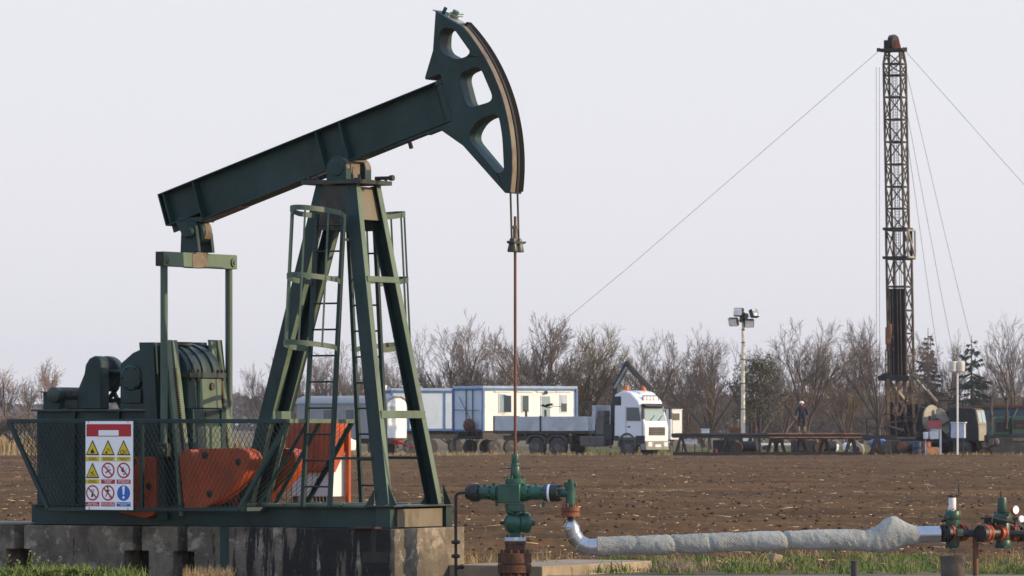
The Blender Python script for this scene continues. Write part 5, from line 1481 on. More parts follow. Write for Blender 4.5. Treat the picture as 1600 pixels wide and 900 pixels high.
# magpie low over the field
YM = 125; c = at(857, 634.5, YM)
BI = thing('bird', 'black and white magpie flying low in front of the white cabin', 'bird', c, 0)
m = MB(); m.ball((0, 0, 0), (.12, .045, .042), 12, 8); m.ball((-.13, 0, .015), (.04, .032, .032), 10, 6); m.lathe((-.165, 0, .012), (-1, 0, -.1), [(0, .013), (.035, .002)], 6)
m.prism([(.09, -.02), (.32, -.035), (.33, .03), (.09, .02)], lambda x, y, d: (x, y, d - .06 * (x - .09)), -.006, .006)
for sg in (-1, 1):
    m.prism([(-.07, 0), (.05, 0), (.10, .16), (.06, .30), (-.02, .27), (-.06, .12)], lambda x, y, d, sg=sg: (x + .10 * y, sg * (.03 + y * .8), d + .02 - .12 * y * (1 if sg > 0 else -1.2)), -.004, .004)
m.build('body', 'feather_black', BI)
m = MB(); m.ball((.03, -.012, -.014), (.085, .042, .036), 10, 6); m.build('belly', 'feather_white', BI)
# ------------------------------------------------------------------ background: truck, cabins, rig (about 295 m away)
K = lambda Y: F / Y
def wheel(par, x, y, r, w, z=None, hub='truck_dust'):
    z = r - .1 if z is None else z
    m = MB(); m.lathe((x, y - w / 2, z), (0, 1, 0), [(0, r * .72), (.02, r * .93), (.06, r), (w - .06, r), (w - .02, r * .93), (w, r * .72)], 24); wo = m.build('wheel', 'tyre', par)
    m = MB(); m.lathe((x, y - w / 2 - .015, z), (0, 1, 0), [(0, r * .2), (.01, r * .28), (.02, r * .5), (.05, r * .56), (w, r * .56)], 18); m.build('rim', hub, wo)
    return wo
YT = 295.0; c = at(1026, 712, YT)
TR = thing('crane_truck', 'white cab flatbed truck with folded crane and orange beacons', 'truck', (c.x, YT, -.10), radians(-36))
n_ = -1.25
m = MB(); m.span((-10.6, -.5, .95), (-.4, .5, 1.25)); m.span((-10.7, -1.15, 1.35), (-3.6, 1.15, 1.52))
for x in (-9.6, -8.6, -7.0, -5.2, -3.9): m.span((x - .06, -1.1, 1.2), (x + .06, 1.1, 1.36))
m.build('chassis', 'truck_dust', TR, bevel=.02)
prof = [(0, .75), (.02, 1.75), (-.06, 2.05), (-.34, 3.02), (-.50, 3.30), (-1.0, 3.74), (-1.5, 3.86), (-2.12, 3.62), (-2.16, 1.15), (-1.75, 1.15), (-1.68, 1.0), (-.75, 1.0), (-.6, .75)]
m = MB(); m.prism(prof, lambda x, y, d: (x, d, y), -1.22, 1.22); cab = m.build('cab', 'truck_white', TR, bevel=.09)
pl = lambda a, b, yy: [(-.105 - (a - 2.1) * .29, yy, a), (-.105 - (b - 2.1) * .29, yy, b)]
m = MB(); a0, a1 = (-.085 + .02, 2.10), (-.335 + .02, 2.98)
m.add([(a0[0], -1.06, a0[1]), (a0[0], 1.06, a0[1]), (a1[0], .98, a1[1]), (a1[0], -.98, a1[1]), (a0[0] - .03, -1.06, a0[1]), (a0[0] - .03, 1.06, a0[1]), (a1[0] - .03, .98, a1[1]), (a1[0] - .03, -.98, a1[1])],
      [(0, 1, 2, 3), (7, 6, 5, 4), (0, 4, 5, 1), (1, 5, 6, 2), (2, 6, 7, 3), (3, 7, 4, 0)])
m.build('windscreen', 'glass_pale', cab)
m = MB(); d_ = .012
m.add([(a0[0] - d_, -1.17, a0[1] - .09), (a0[0] - d_, 1.17, a0[1] - .09), (a1[0] - d_, 1.10, a1[1] + .07), (a1[0] - d_, -1.10, a1[1] + .07), (a0[0] - .05, -1.17, a0[1] - .09), (a0[0] - .05, 1.17, a0[1] - .09), (a1[0] - .05, 1.10, a1[1] + .07), (a1[0] - .05, -1.10, a1[1] + .07)], [(0, 1, 2, 3), (7, 6, 5, 4), (0, 4, 5, 1), (1, 5, 6, 2), (2, 6, 7, 3), (3, 7, 4, 0)])
m.build('windscreen_frame', 'truck_dark', cab)
for y0_ in (-.55, .25):
    m = MB(); m.bar((a0[0] + .02, y0_, a0[1] + .02), (a0[0] - .08, y0_ + .55, a0[1] + .32), .03, .03); m.build('wiper', 'truck_dark', cab)
m = MB(); m.span((.0, -.82, 1.27), (.03, .82, 1.74)); m.build('grille_frame', 'truck_dark', cab)
m = MB(); m.add([(-.28, 1.10, 3.04), (-.28, -1.10, 3.04), (.06, -1.1, 2.93), (.06, 1.1, 2.93), (-.28, 1.10, 3.10), (-.28, -1.10, 3.10), (.06, -1.1, 2.98), (.06, 1.1, 2.98)], [(0, 1, 2, 3), (7, 6, 5, 4), (0, 4, 5, 1), (1, 5, 6, 2), (2, 6, 7, 3), (3, 7, 4, 0)]); m.build('sun_visor', 'truck_dark', cab)
m = MB(); m.prism([(-.28, 2.1), (-.42, 2.88), (-1.25, 2.88), (-1.25, 2.1)], lambda x, y, d: (x, d, y), n_ + .005, n_ + .05); m.build('side_window', 'glass', cab)
m = MB(); m.span((-.17, n_ - .002, 1.05), (-.155, n_ + .04, 2.9)); m.span((-1.32, n_ + .02, 1.05), (-1.30, n_ + .045, 2.95)); m.span((-1.18, n_ + .01, 1.72), (-1.0, n_ + .05, 1.80)); m.build('door_seam', 'truck_dark', cab)
m = MB(); m.span((-.05, -1.5, 2.2), (.05, -1.30, 2.85)); m.bar((0, -1.4, 2.85), (-.3, -1.15, 3.0), .04, .04); m.build('mirror', 'truck_dark', cab)
m = MB(); m.span((-.05, 1.30, 2.2), (.05, 1.5, 2.85)); m.build('mirror', 'truck_dark', cab)
m = MB()
for k in range(3): m.span((.0, -.75, 1.32 + k * .14), (.045, .75, 1.40 + k * .14))
m.build('grille', 'truck_dust', cab)
m = MB(); m.span((-.3, -1.24, .42), (.10, 1.24, .95)); bu = m.build('bumper', 'bumper_grey', cab, bevel=.04)
for sg in (-1, 1):
    m = MB(); m.span((.08, sg * .80 - .2, .62), (.115, sg * .80 + .2, .88)); m.build('headlight', 'white_paint', bu, bevel=.02)
m = MB(); m.span((.10, -.28, .6), (.112, .28, .74)); m.build('number_plate', 'sign_white', bu)
m = MB(); m.prism([(-1.22 + .66 * cos(a_), .62 + .80 * sin(a_)) for a_ in [pi * q_ / 12 for q_ in range(13)]] + [(-1.22 - .56 * cos(a_), .62 + .68 * sin(a_)) for a_ in [pi * q_ / 12 for q_ in range(13)]], lambda x, y, d: (x, d, y), n_ - .03, n_ + .25); m.build('mudguard', 'truck_dust', cab)
m = MB(); m.prism([(-1.22 + .64 * cos(a_), .64 + .77 * sin(a_)) for a_ in [pi * q_ / 12 for q_ in range(13)]], lambda x, y, d: (x, d, y), n_ + .06, n_ + .5); m.build('wheel_arch', 'truck_dark', cab)
m = MB(); m.span((-.62, n_ + .005, .78), (.0, n_ + .06, 1.25)); m.span((-2.16, n_ + .005, .95), (-1.84, n_ + .06, 1.25)); m.build('lower_panel', 'truck_dark', cab)
m = MB(); m.span((-2.14, -1.235, 1.02), (-.0, -1.222, 1.16)); m.build('sill', 'truck_dust', cab)
for k in range(4):
    m = MB(); m.lathe((-.50 - .02, -.55 + k * .33, 3.42), (1, 0, .1), [(0, .10), (.05, .13), (.09, .13)], 14); m.build('roof_light', 'white_paint', cab)
m = MB(); m.tube([(-.42, -.85, 3.28), (-.42, -.8, 3.55), (-.45, .8, 3.55), (-.42, .85, 3.28)], .025, 6); m.build('light_bar', 'dark_steel', cab)
for y in (-.85, .85):
    m = MB(); m.lathe((-1.5, y, 3.82), (0, 0, 1), [(0, .10), (.05, .13), (.28, .11), (.32, .05)], 14); m.build('beacon', 'amber', cab)
m = MB(); m.span((-2.2, -1.235, 3.0), (-1.65, -1.15, 3.52)); m.build('air_deflector', 'truck_dark', cab)
for x in (-1.22, -6.2, -7.72):
    for sg in (-1, 1): wheel(TR, x, sg * 1.02, .57, .36, z=.57)
for x in (-6.2, -7.72):
    m = MB(); m.prism([(x - .7, .75), (x - .66, 1.05), (x - .35, 1.28), (x + .35, 1.28), (x + .66, 1.05), (x + .7, .75), (x + .64, .75), (x + .6, 1.0), (x + .32, 1.22), (x - .32, 1.22), (x - .6, 1.0), (x - .64, .75)], lambda a, b, d: (a, d, b), -1.25, -.8); m.build('mudguard', 'truck_dust', TR)
m = MB(); m.span((-5.3, n_ + .02, .55), (-5.15, n_ + .4, 1.25)); m.build('mud_flap', 'truck_dark', TR)
m = MB(); m.span((-4.6, n_ + .02, .62), (-2.9, -.6, 1.22)); m.build('fuel_tank', 'truck_dust', TR, bevel=.08)
m = MB(); m.lathe((-2.6, -.9, .7), (0, 0, 1), [(0, .15), (.5, .15), (.55, .1)], 12); m.build('air_tank', 'truck_dark', TR)
for x0, x1 in ((-10.7, -7.42), (-7.30, -3.95)):
    for y in (n_, 1.2):
        m = MB(); m.span((x0, y, 1.53), (x1, y + .05, 2.36))
        for z in (1.76, 2.0, 2.22): m.span((x0, y - .012, z), (x1, y, z + .02))
        m.build('drop_side', 'truck_grey', TR, bevel=.01)
m = MB(); m.span((-7.42, n_ - .02, 1.5), (-7.30, n_ + .06, 2.4)); m.span((-10.78, n_ - .02, 1.4), (-10.7, 1.25, 2.4)); m.span((-10.7, n_ - .01, 1.44), (-3.9, n_ + .03, 1.528)); m.build('bed_frame', 'truck_dark', TR)
for x, y in ((-9.3, 0), (-7.9, 0), (-5.2, .3), (-4.9, -.2)):
    m = MB(); m.span((x - .05, y - .05, 1.5), (x + .05, y + .05, 2.75)); m.build('stake', 'truck_dark', TR)
m = MB(); m.lathe((-5.2, .3, 2.7), (0, 0, 1), [(0, .08), (.5, .32), (.52, .32)], 4); m.build('funnel', 'truck_dark', TR)
m = MB(); m.span((-3.6, -1.1, 1.0), (-2.4, 1.1, 1.9)); m.span((-3.0, -.35, 1.9), (-2.5, .35, 3.2)); cr = m.build('crane_base', 'truck_dark', TR, bevel=.03)
m = MB(); m.span((-3.80, -1.1, 1.55), (-3.55, 1.1, 3.0)); m.build('headboard', 'truck_grey', TR, bevel=.02)
m = MB(); m.span((-3.5, -1.15, 1.3), (-2.95, -.5, 2.3)); m.span((-3.45, -1.0, 2.3), (-3.0, -.4, 2.7)); m.build('hydraulic_tank', 'truck_dust', TR, bevel=.05)
m = MB(); m.bar((-2.72, -.3, 2.0), (-2.6, -.3, 4.35), .36, .34); m.bar((-2.62, -.3, 4.2), (-1.75, -.3, 5.55), .26, .28); m.build('crane_column', 'truck_dark', cr, bevel=.03)
m = MB(); m.bar((-1.95, -.25, 5.5), (-.25, -.1, 3.95), .24, .26); m.bar((-1.85, -.1, 5.15), (-.6, .1, 3.95), .16, .18); m.build('crane_jib', 'truck_dust', cr, bevel=.03)
m = MB(); m.cyl((-2.55, -.6, 4.0), (-1.8, -.45, 5.2), .07, n=10); m.cyl((-2.25, -.3, 5.15), (-2.15, -.3, 5.5), .17, n=8); m.build('crane_ram', 'steel_grey', cr)

# white site cabin (door, windows, blue roof edge)
def cabin(name, label, corner_px, Y, Ln, D, H, yaw, z0, walls, trim, par_group=None):
    c = at(corner_px, 712, Y)
    r = thing(name, label, 'cabin', (c.x, Y, -.1), yaw, par_group)
    m = MB(); m.span((.04, .04, z0), (Ln - .04, D - .04, z0 + H)); m.build('wall', walls, r, bevel=.02)
    m = MB(); m.span((.022, .08, z0 + .02), (.039, D - .08, z0 + H - .03)); m.build('end_wall', 'blue_shade_wall', r)  # shaded end, its shade put into a bluer wall colour
    m = MB(); m.span((-.05, -.05, z0 + H - .02), (Ln + .05, D + .05, z0 + H + .14)); m.build('roof', 'roof_blue', r, bevel=.02)
    m = MB()
    for x, y in ((0, 0), (Ln, 0), (0, D), (Ln, D)): m.span((x - .07, y - .07, z0 - .02), (x + .07, y + .07, z0 + H - .02))
    m.span((.07, -.02, z0 + H - .14), (Ln - .07, .035, z0 + H - .02)) if trim == 'blue_trim' else None
    m.span((-.02, .07, z0 + H - .14), (.035, D - .07, z0 + H - .02)); m.span((-.02, .07, z0 - .02), (.035, D - .07, z0 + .1))
    m.build('frame', trim, r)
    return r
CA = cabin('site_cabin', 'long white site cabin with door and windows behind the flatbed truck', 755, 312, 6.85, 3.4, 2.62, radians(33), 1.5, 'cream_wall', 'blue_trim')
YC = 312; kc = K(YC)
def on_front(px, yaw=radians(33), corner=755): return (px - corner) / kc / cos(yaw)
zc_ = lambda py: CAM_H + .1 + (665 - py) / kc
for px0, px1, y0, y1, kind in ((781, 790, 616, 644, 'window'), (816.5, 826, 618, 643, 'window'), (847, 860, 619, 668, 'door'), (877.5, 886.5, 617, 643, 'window')):
    a, b = on_front(px0), on_front(px1); m = MB(); m.span((a - .06, .0, zc_(y1) - .05), (b + .06, .041, zc_(y0) + .06)); o = m.build(kind, 'white_paint', CA)
    m = MB(); m.span((a, -.012, zc_(y1)), (b, -.001, zc_(y0))); m.build('pane' if kind == 'window' else 'door_leaf', 'glass' if px0 > 800 and kind == 'window' else 'glass_pale', o)
    if px0 == 877.5: m = MB(); m.span((a, -.02, zc_(630)), (b, -.013, zc_(y0))); m.build('blind', 'pale_blue', o)
    if kind == 'window' or True: m = MB(); m.span((a - .35, -.03, zc_(612.5)), (b + .35, .035, zc_(611))); m.build('shutter_box', 'cream_wall', o)
m = MB(); a = on_front(781); m.bar((a + .25, -.02, zc_(617)), (a + .55, -.35, zc_(619)), .03, .03); m.add([(a + .3, -.03, zc_(644)), (a + .62, -.33, zc_(644)), (a + .62, -.33, zc_(618)), (a + .3, -.03, zc_(618)), (a + .31, -.01, zc_(644)), (a + .63, -.31, zc_(644)), (a + .63, -.31, zc_(618)), (a + .31, -.01, zc_(618))], [(0, 1, 2, 3), (7, 6, 5, 4), (0, 4, 5, 1), (1, 5, 6, 2), (2, 6, 7, 3), (3, 7, 4, 0)]); m.build('open_sash', 'glass', CA)
m = MB(); m.ball((on_front(853), -.06, zc_(613)), .12, 8, 6); m.build('door_lamp', 'truck_dust', CA)
m = MB(); m.span((6.95, .8, 3.3), (7.25, 1.6, 3.9)); m.span((6.9, .9, 2.6), (7.2, 1.5, 3.1)); m.build('air_conditioner', 'blue_shade_wall', CA)
# pipes and rail on the shaded end of the cabin
m = MB()
for y in (1.1, 1.85): m.bar((-.06, y, .2), (-.06, y, 4.05), .05, .05)
m.bar((-.4, -.2, 2.75), (-.1, 3.3, 2.8), .04, .04); m.bar((-.35, .1, 1.3), (-.1, 2.6, 3.6), .03, .03)
m.build('end_rails', 'dark_steel', CA)
m = MB(); m.span((.1, .2, 1.0), (6.7, .4, 1.48)); m.span((.1, 3.0, 1.0), (6.7, 3.2, 1.48)); m.build('chassis', 'truck_dark', CA)
for x in (1.0, 2.2): wheel(CA, x, .35, .48, .3, z=.5, hub='truck_dark'); wheel(CA, x, 3.05, .48, .3, z=.5, hub='truck_dark')
m = MB(); m.bar((.2, .3, 1.2), (-1.0, 1.7, 1.0), .12, .12); m.bar((.2, 3.1, 1.2), (-1.0, 1.7, 1.0), .12, .12); m.bar((-1.0, 1.7, 1.1), (-1.0, 1.7, 0), .12, .12); m.build('drawbar', 'truck_dark', CA)
m = MB(); m.ball((-.45, .9, 1.85), (.35, .45, .42), 12, 8); m.build('compressor', 'rust', CA)
CB2 = cabin('site_cabin', 'blue edged white cabin partly hidden between pump legs and white cabin', 612, 322, 6.4, 2.6, 2.5, radians(20), 1.55, 'blue_shade_wall', 'blue_trim')  # walls coloured bluish to carry the shade on a white cabin
m = MB(); 
for x in (1.15, 3.55): m.span((x - .04, -.02, 1.55), (x + .04, .041, 4.0))
m.span((.07, -.02, 1.5), (6.3, .041, 1.64)); m.build('panel_joint', 'blue_trim', CB2)
m = MB(); m.span((.1, .3, 1.0), (6.0, .5, 1.5)); m.build('chassis', 'truck_dark', CB2)
for x in (1.4, 2.7, 4.4): wheel(CB2, x, .4, .5, .3, z=.5, hub='truck_dark')
m = MB(); c0 = Vector((-.5, .4, 4.25)); m.box(c0, (.55, .25, .36), Matrix.Rotation(.2, 3, 'Y')); m.build('floodlight', 'cream_wall', CB2); m = MB(); m.bar((-.5, .45, 4.05), (0, .5, 3.9), .05, .05); m.build('floodlight_arm', 'dark_steel', CB2)
# grey site wagon with rounded roof, cream lit end
YG = 305; kg = K(YG); c = at(604, 712, YG)
WG = thing('site_wagon', 'old grey site wagon with rounded roof and cream end behind the orange cabinet', 'wagon', (c.x, YG, -.1), radians(-29))
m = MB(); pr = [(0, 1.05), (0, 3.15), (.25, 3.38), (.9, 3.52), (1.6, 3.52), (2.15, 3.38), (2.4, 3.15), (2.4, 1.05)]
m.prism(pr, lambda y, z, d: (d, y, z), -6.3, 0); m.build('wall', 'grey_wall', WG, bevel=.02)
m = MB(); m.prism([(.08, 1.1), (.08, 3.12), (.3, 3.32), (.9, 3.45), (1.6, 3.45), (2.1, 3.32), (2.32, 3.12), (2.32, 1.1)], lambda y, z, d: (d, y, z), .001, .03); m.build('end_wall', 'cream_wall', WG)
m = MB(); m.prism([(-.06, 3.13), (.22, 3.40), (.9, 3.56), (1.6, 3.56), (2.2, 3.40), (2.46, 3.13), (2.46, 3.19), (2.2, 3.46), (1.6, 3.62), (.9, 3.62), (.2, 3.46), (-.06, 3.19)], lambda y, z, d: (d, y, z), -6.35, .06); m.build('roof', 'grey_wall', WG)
m = MB()
for k in range(26): x = -6.2 + k * .245; m.span((x, -.012, 1.1), (x + .02, .0, 3.12))
m.build('batten', 'grey_wall', WG)
for x in (-4.1, -2.55, -.75):
    m = MB(); m.span((x - .36, -.03, 2.05), (x + .36, .0, 2.85)); o = m.build('window', 'steel_grey', WG); m = MB(); m.span((x - .28, -.04, 2.12), (x + .28, -.031, 2.78)); m.build('pane', 'glass', o)
m = MB(); m.prism(round_poly([(.35, 2.35), (.95, 2.35), (.95, 3.0), (.35, 3.0)], .1), lambda y, z, d: (d, y, z), .031, .05); m.build('window', 'glass_pale', WG)
m = MB(); m.span((-6.0, .3, .75), (-.1, 2.1, 1.04)); m.build('chassis', 'rust', WG)
for x in (-5.3, -1.0): wheel(WG, x, .3, .45, .25, z=.45, hub='rust'); wheel(WG, x, 2.1, .45, .25, z=.45, hub='rust')
m = MB(); m.bar((0, 1.2, .85), (1.4, 1.0, .5), .1, .1); m.span((-.1, .9, .7), (.25, 1.4, .95)); m.build('drawbar', 'red_cloth', WG)
m = MB(); m.bar((.3, -.3, 0), (1.6, .5, .75), .12, .08); m.bar((1.4, .3, .02), (2.2, .2, .5), .1, .1); tg = m.build('timber_prop', 'worn_tan', WG)
# small white van behind the grey wagon
c = at(536, 712, 300)
VN = thing('white_van', 'white van nose showing between orange cabinet and right ladder', 'van', (c.x, 300, -.1), radians(-25))
m = MB(); m.prism([(0, .35), (.05, .95), (-.6, 1.2), (-1.3, 1.85), (-2.8, 1.95), (-2.9, .35)], lambda x, y, d: (x, d, y), 0, 1.7); v_ = m.build('body', 'white_paint', VN, bevel=.06)
m = MB(); m.add([(-.58, .1, 1.23), (-.58, 1.6, 1.23), (-1.2, 1.55, 1.80), (-1.2, .15, 1.80), (-.62, .1, 1.2), (-.62, 1.6, 1.2), (-1.24, 1.55, 1.77), (-1.24, .15, 1.77)], [(0, 1, 2, 3), (7, 6, 5, 4), (0, 4, 5, 1), (1, 5, 6, 2), (2, 6, 7, 3), (3, 7, 4, 0)]); m.build('windscreen', 'glass', v_)
for x in (-.6, -2.3): wheel(VN, x, .1, .32, .2, z=.32)

# cream switch cabinet right of the truck
c = at(1055, 712, 300)
SWC = thing('switch_cabinet', 'cream upright cabinet directly right of the truck cab', 'cabinet', (c.x, 300, -.1), radians(25))
m = MB(); m.span((-.42, -.2, 1.0), (.35, .4, 2.75)); m.build('box', 'cream_wall', SWC, bevel=.02)
m = MB(); m.span((-.26, -.215, 2.15), (.18, -.201, 2.55)); m.span((-.30, -.212, 1.2), (-.28, -.201, 2.6)); m.build('door_panel', 'worn_tan', SWC)
m = MB(); m.span((-.45, -.23, 2.751), (.38, .43, 2.80)); m.build('lid', 'cream_wall', SWC)
for x in (-.35, .28): m = MB(); m.span((x - .04, 0, 0), (x + .04, .1, 1.0)); m.build('leg', 'dark_steel', SWC)

# floodlight mast
YL = 302; kl = K(YL); c = at(1161, 712, YL)
LM = thing('floodlight_mast', 'tall cream telescopic mast with four floodlight heads', 'light mast', (c.x, YL, -.1), 0)
zl = lambda py: CAM_H + .1 + (665 - py) / kl
m = MB(); segs = [(690, 640, .13), (640, 600, .12), (600, 562, .11), (562, 536, .095), (536, 516, .085), (516, 500, .075)]
for y0, y1, r in segs: m.cyl((0, 0, zl(y0)), (0, 0, zl(y1)), r, n=12)
po = m.build('pole', 'mast_cream', LM)
m = MB()
for y0, y1, r in segs: m.cyl((0, 0, zl(y0)), (0, 0, zl(y0 - 1.5)), r + .03, n=12)
m.build('collar', 'dark_steel', po)
m = MB(); m.box((-.05, 0, zl(496)), (.30, .3, .6)); m.box((.14, -.02, zl(496)), (.28, .26, .5), Matrix.Rotation(.2, 3, 'Y')); m.bar((-.8, -.1, zl(500)), (.6, -.1, zl(500)), .06, .06); m.build('head_box', 'worn_tan', LM)
for px, py, rz, rx in ((1154, 488, -.5, -.2), (1146, 503, -.5, .35), (1178, 490, .8, -.4), (1170, 505, .1, .45)):
    ctr_ = Vector(((px - 1161) / kl, -.2, zl(py))); R = Matrix.Rotation(rz, 3, 'Z') @ Matrix.Rotation(rx, 3, 'X')
    m = MB(); m.box(ctr_, (.58, .26, .50), R); fl = m.build('floodlight', 'dark_steel', LM, bevel=.04)
    m = MB(); m.box(ctr_ + R @ Vector((0, -.14, 0)), (.50, .02, .42), R); m.build('lens', 'helmet', fl)
    m = MB(); m.bar(ctr_, (0, 0, zl(500)), .05, .05); m.build('bracket', 'cream_wall', fl)
m = MB(); m.span((-.25, -.35, zl(705)), (.75, .5, zl(681))); m.build('generator_box', 'cream_wall', LM, bevel=.03)
m = MB(); m.span((.30, -.362, zl(695)), (.55, -.351, zl(686))); m.build('vent', 'dark_steel', LM)
for x in (-.1, .6): wheel(LM, x, -.2, .3, .18, z=.3)

# pipe rack, worker, clutter below
YP = 292; kp = K(YP); c = at(1195, 712, YP)
zp = lambda py: CAM_H + .1 + (665 - py) / kp
xp = lambda px: (px - 1195) / kp
RK = thing('pipe_rack', 'long low dark steel rack on trestles in front of the floodlight mast', 'rack', (c.x, YP, -.1), 0)
m = MB(); m.bar((xp(1050), -.5, zp(681)), (xp(1400), -.5, zp(683)), .14, .22); m.bar((xp(1050), 1.2, zp(680)), (xp(1400), 1.2, zp(683)), .14, .2)
for px in range(1060, 1400, 40): m.bar((xp(px), -.5, zp(681)), (xp(px), 1.2, zp(681)), .1, .1)
m.build('deck', 'rig_dark', RK)
for px in (1064, 1135, 1207, 1218, 1252, 1288, 1330, 1370):
    for y in (-.5, 1.2):
        m = MB(); m.bar((xp(px) - .35, y, 0), (xp(px), y, zp(682)), .10, .10); m.bar((xp(px) + .40, y, 0), (xp(px) + .05, y, zp(682)), .10, .10); m.span((xp(px) - .45, y - .08, 0), (xp(px) + .5, y + .08, .12)); m.build('trestle', 'rig_dark', RK)
for k in range(17):
    y = -.55 + k * .105; zz = zp(679.5) + (.05 if k % 2 else .0)
    x0, x1 = (xp(1050 + random.uniform(0, 60)), xp(1215 + random.uniform(-15, 20))) if k % 3 == 0 else (xp(1195 + random.uniform(-12, 20)), xp(1343 + random.uniform(-6, 4)))
    m = MB(); m.cyl((x0, y, zz), (x1, y, zz), .052, n=8)
    o = m.build('drill_pipe', 'rig_dark' if k % 3 == 0 else 'pipe_rust')
    o.location = RK.location
    tag(o, 'dark steel pipe lying on the left part of the pipe rack' if k % 3 == 0 else 'rust brown pipe lying on the right part of the pipe rack', 'pipe', 'dark pipes on the rack' if k % 3 == 0 else 'rusty pipes on the rack')
zz = zp(685)
for k in range(3):
    m = MB(); m.cyl((xp(1200), -.75 - .11 * k, zz + .02 * k), (xp(1345), -.75 - .11 * k, zz + .02 * k), .05, n=8); o = m.build('drill_pipe', 'pipe_rust'); o.location = RK.location
    tag(o, 'rust brown pipe slung along the front edge of the rack', 'pipe', 'rusty pipes along the rack front')
for a_, b_, lab in (((xp(1050), -1.2, .20), (xp(1345), -1.2, .20), 'long dark steel beam on the ground directly below the rack trestles'), ((xp(1058), -1.7, .14), (xp(1190), -1.6, .14), 'short dark steel beam on the ground nearest the field')):
    m = MB(); m.bar(a_, b_, .2, .26); o = m.build1('steel_beam', 'rig_dark'); o.location = RK.location; tag(o, lab, 'beam')
m = MB()
m.tube([(xp(1110), -1.7, 0), (xp(1110), -1.7, zp(702)), (xp(1110) + .3, -1.7, zp(702)), (xp(1110) + .3, -1.7, 0)], .03, 6)
o = m.build('steel_bracket', 'drum_orange'); o.location = RK.location; tag(o, 'orange bent steel hoop standing before the left end of the rack', 'bracket')

# worker standing on the rack, seen from behind
c = at(1252.5, 676, YP + .3); hW = 50 / kp
PE = thing('person', 'worker in dark blue jacket, red scarf and white helmet standing on pipe rack', 'person', (c.x, YP + .3, c.z + .03), radians(8))
def skin_body(name, joints, edges, radii, mt, parent, sub=1):
    me = bpy.data.meshes.new(name); me.from_pydata(joints, edges, []); me.update()
    o = bpy.data.objects.new(name, me); COL.objects.link(o); o.parent = parent
    me.materials.append(M[mt])
    sk = o.modifiers.new('skin', 'SKIN'); sk.use_smooth_shade = True
    for v, r in zip(me.skin_vertices[0].data, radii): v.radius = (r, r) if not isinstance(r, tuple) else r
    me.skin_vertices[0].data[0].use_root = True
    s = o.modifiers.new('sub', 'SUBSURF'); s.levels = sub; s.render_levels = sub
    return o
J = [(0, 0, .95), (0, 0, 1.12), (0, .0, 1.32), (0, 0, 1.46), (0, -.01, 1.54), (0, -.02, 1.66),
     (-.12, 0, .90), (-.16, .02, .50), (-.17, .03, .10), (-.18, -.08, .04), (.12, 0, .90), (.15, .03, .50), (.16, .04, .10), (.18, -.07, .04),
     (-.20, 0, 1.42), (-.30, .02, 1.14), (-.31, -.04, .90), (.20, 0, 1.42), (.30, .03, 1.15), (.33, -.03, .92)]
E = [(0, 1), (1, 2), (2, 3), (3, 4), (4, 5), (0, 6), (6, 7), (7, 8), (8, 9), (0, 10), (10, 11), (11, 12), (12, 13), (3, 14), (14, 15), (15, 16), (3, 17), (17, 18), (18, 19)]
RD = [(.15, .11), (.16, .11), (.19, .12), (.13, .09), .06, .10, .10, .075, .055, .05, .10, .075, .055, .05, .075, .058, .045, .075, .058, .045]
skin_body('body', J, E, RD, 'trouser', PE, 2)
J2 = [(0, 0, .86), (0, 0, 1.12), (0, 0, 1.32), (0, 0, 1.45), (-.20, 0, 1.42), (-.30, .02, 1.14), (-.31, -.03, .96), (.20, 0, 1.42), (.30, .03, 1.15), (.33, -.02, .98)]
E2 = [(0, 1), (1, 2), (2, 3), (3, 4), (4, 5), (5, 6), (3, 7), (7, 8), (8, 9)]
skin_body('jacket', J2, E2, [(.19, .14), (.185, .135), (.215, .145), (.14, .10), .092, .075, .062, .092, .075, .062], 'navy', PE, 2)
m = MB(); m.lathe((0, -.01, 1.47), (0, 0, 1), [(0, .10), (.03, .115), (.07, .10), (.09, .07)], 14); m.build('scarf', 'red_cloth', PE)
m = MB(); m.ball((0, -.02, 1.63), (.082, .10, .115), 14, 10); m.ball((0, -.125, 1.62), (.015, .02, .025), 6, 4)
for sg in (-1, 1): m.ball((sg * .085, -.01, 1.63), (.015, .028, .035), 6, 4)
m.build('head', 'skin', PE)
m = MB(); m.lathe((0, -.02, 1.655), (0, 0, 1), [(0, .145), (.012, .145), (.015, .125), (.06, .118), (.11, .08), (.13, .02)], 18); m.build('helmet', 'helmet', PE)
for sg, x, y in ((-1, -.17, .03), (1, .16, .04)):
    m = MB(); m.lathe((x, y, .0), (0, 0, 1), [(0, .075), (.10, .075), (.30, .085), (.33, .085)], 12); m.ball((x, y - .09, .045), (.065, .14, .05), 10, 6); m.build('boot', 'boot', PE)
for x, y, z in ((-.315, -.06, .88), (.335, -.05, .90)):
    m = MB(); m.ball((x, y, z), (.035, .042, .055), 10, 6)
    for q in range(4): m.tube([(x, y - .03 + .02 * q, z - .03), (x, y - .035 + .02 * q, z - .075), (x + .012, y - .04 + .02 * q, z - .10)], [.011, .010, .008], 5)
    m.tube([(x, y - .04, z + .01), (x + .01, y - .065, z - .02), (x + .01, y - .07, z - .045)], [.012, .011, .008], 5)
    m.build('hand', 'skin', PE)

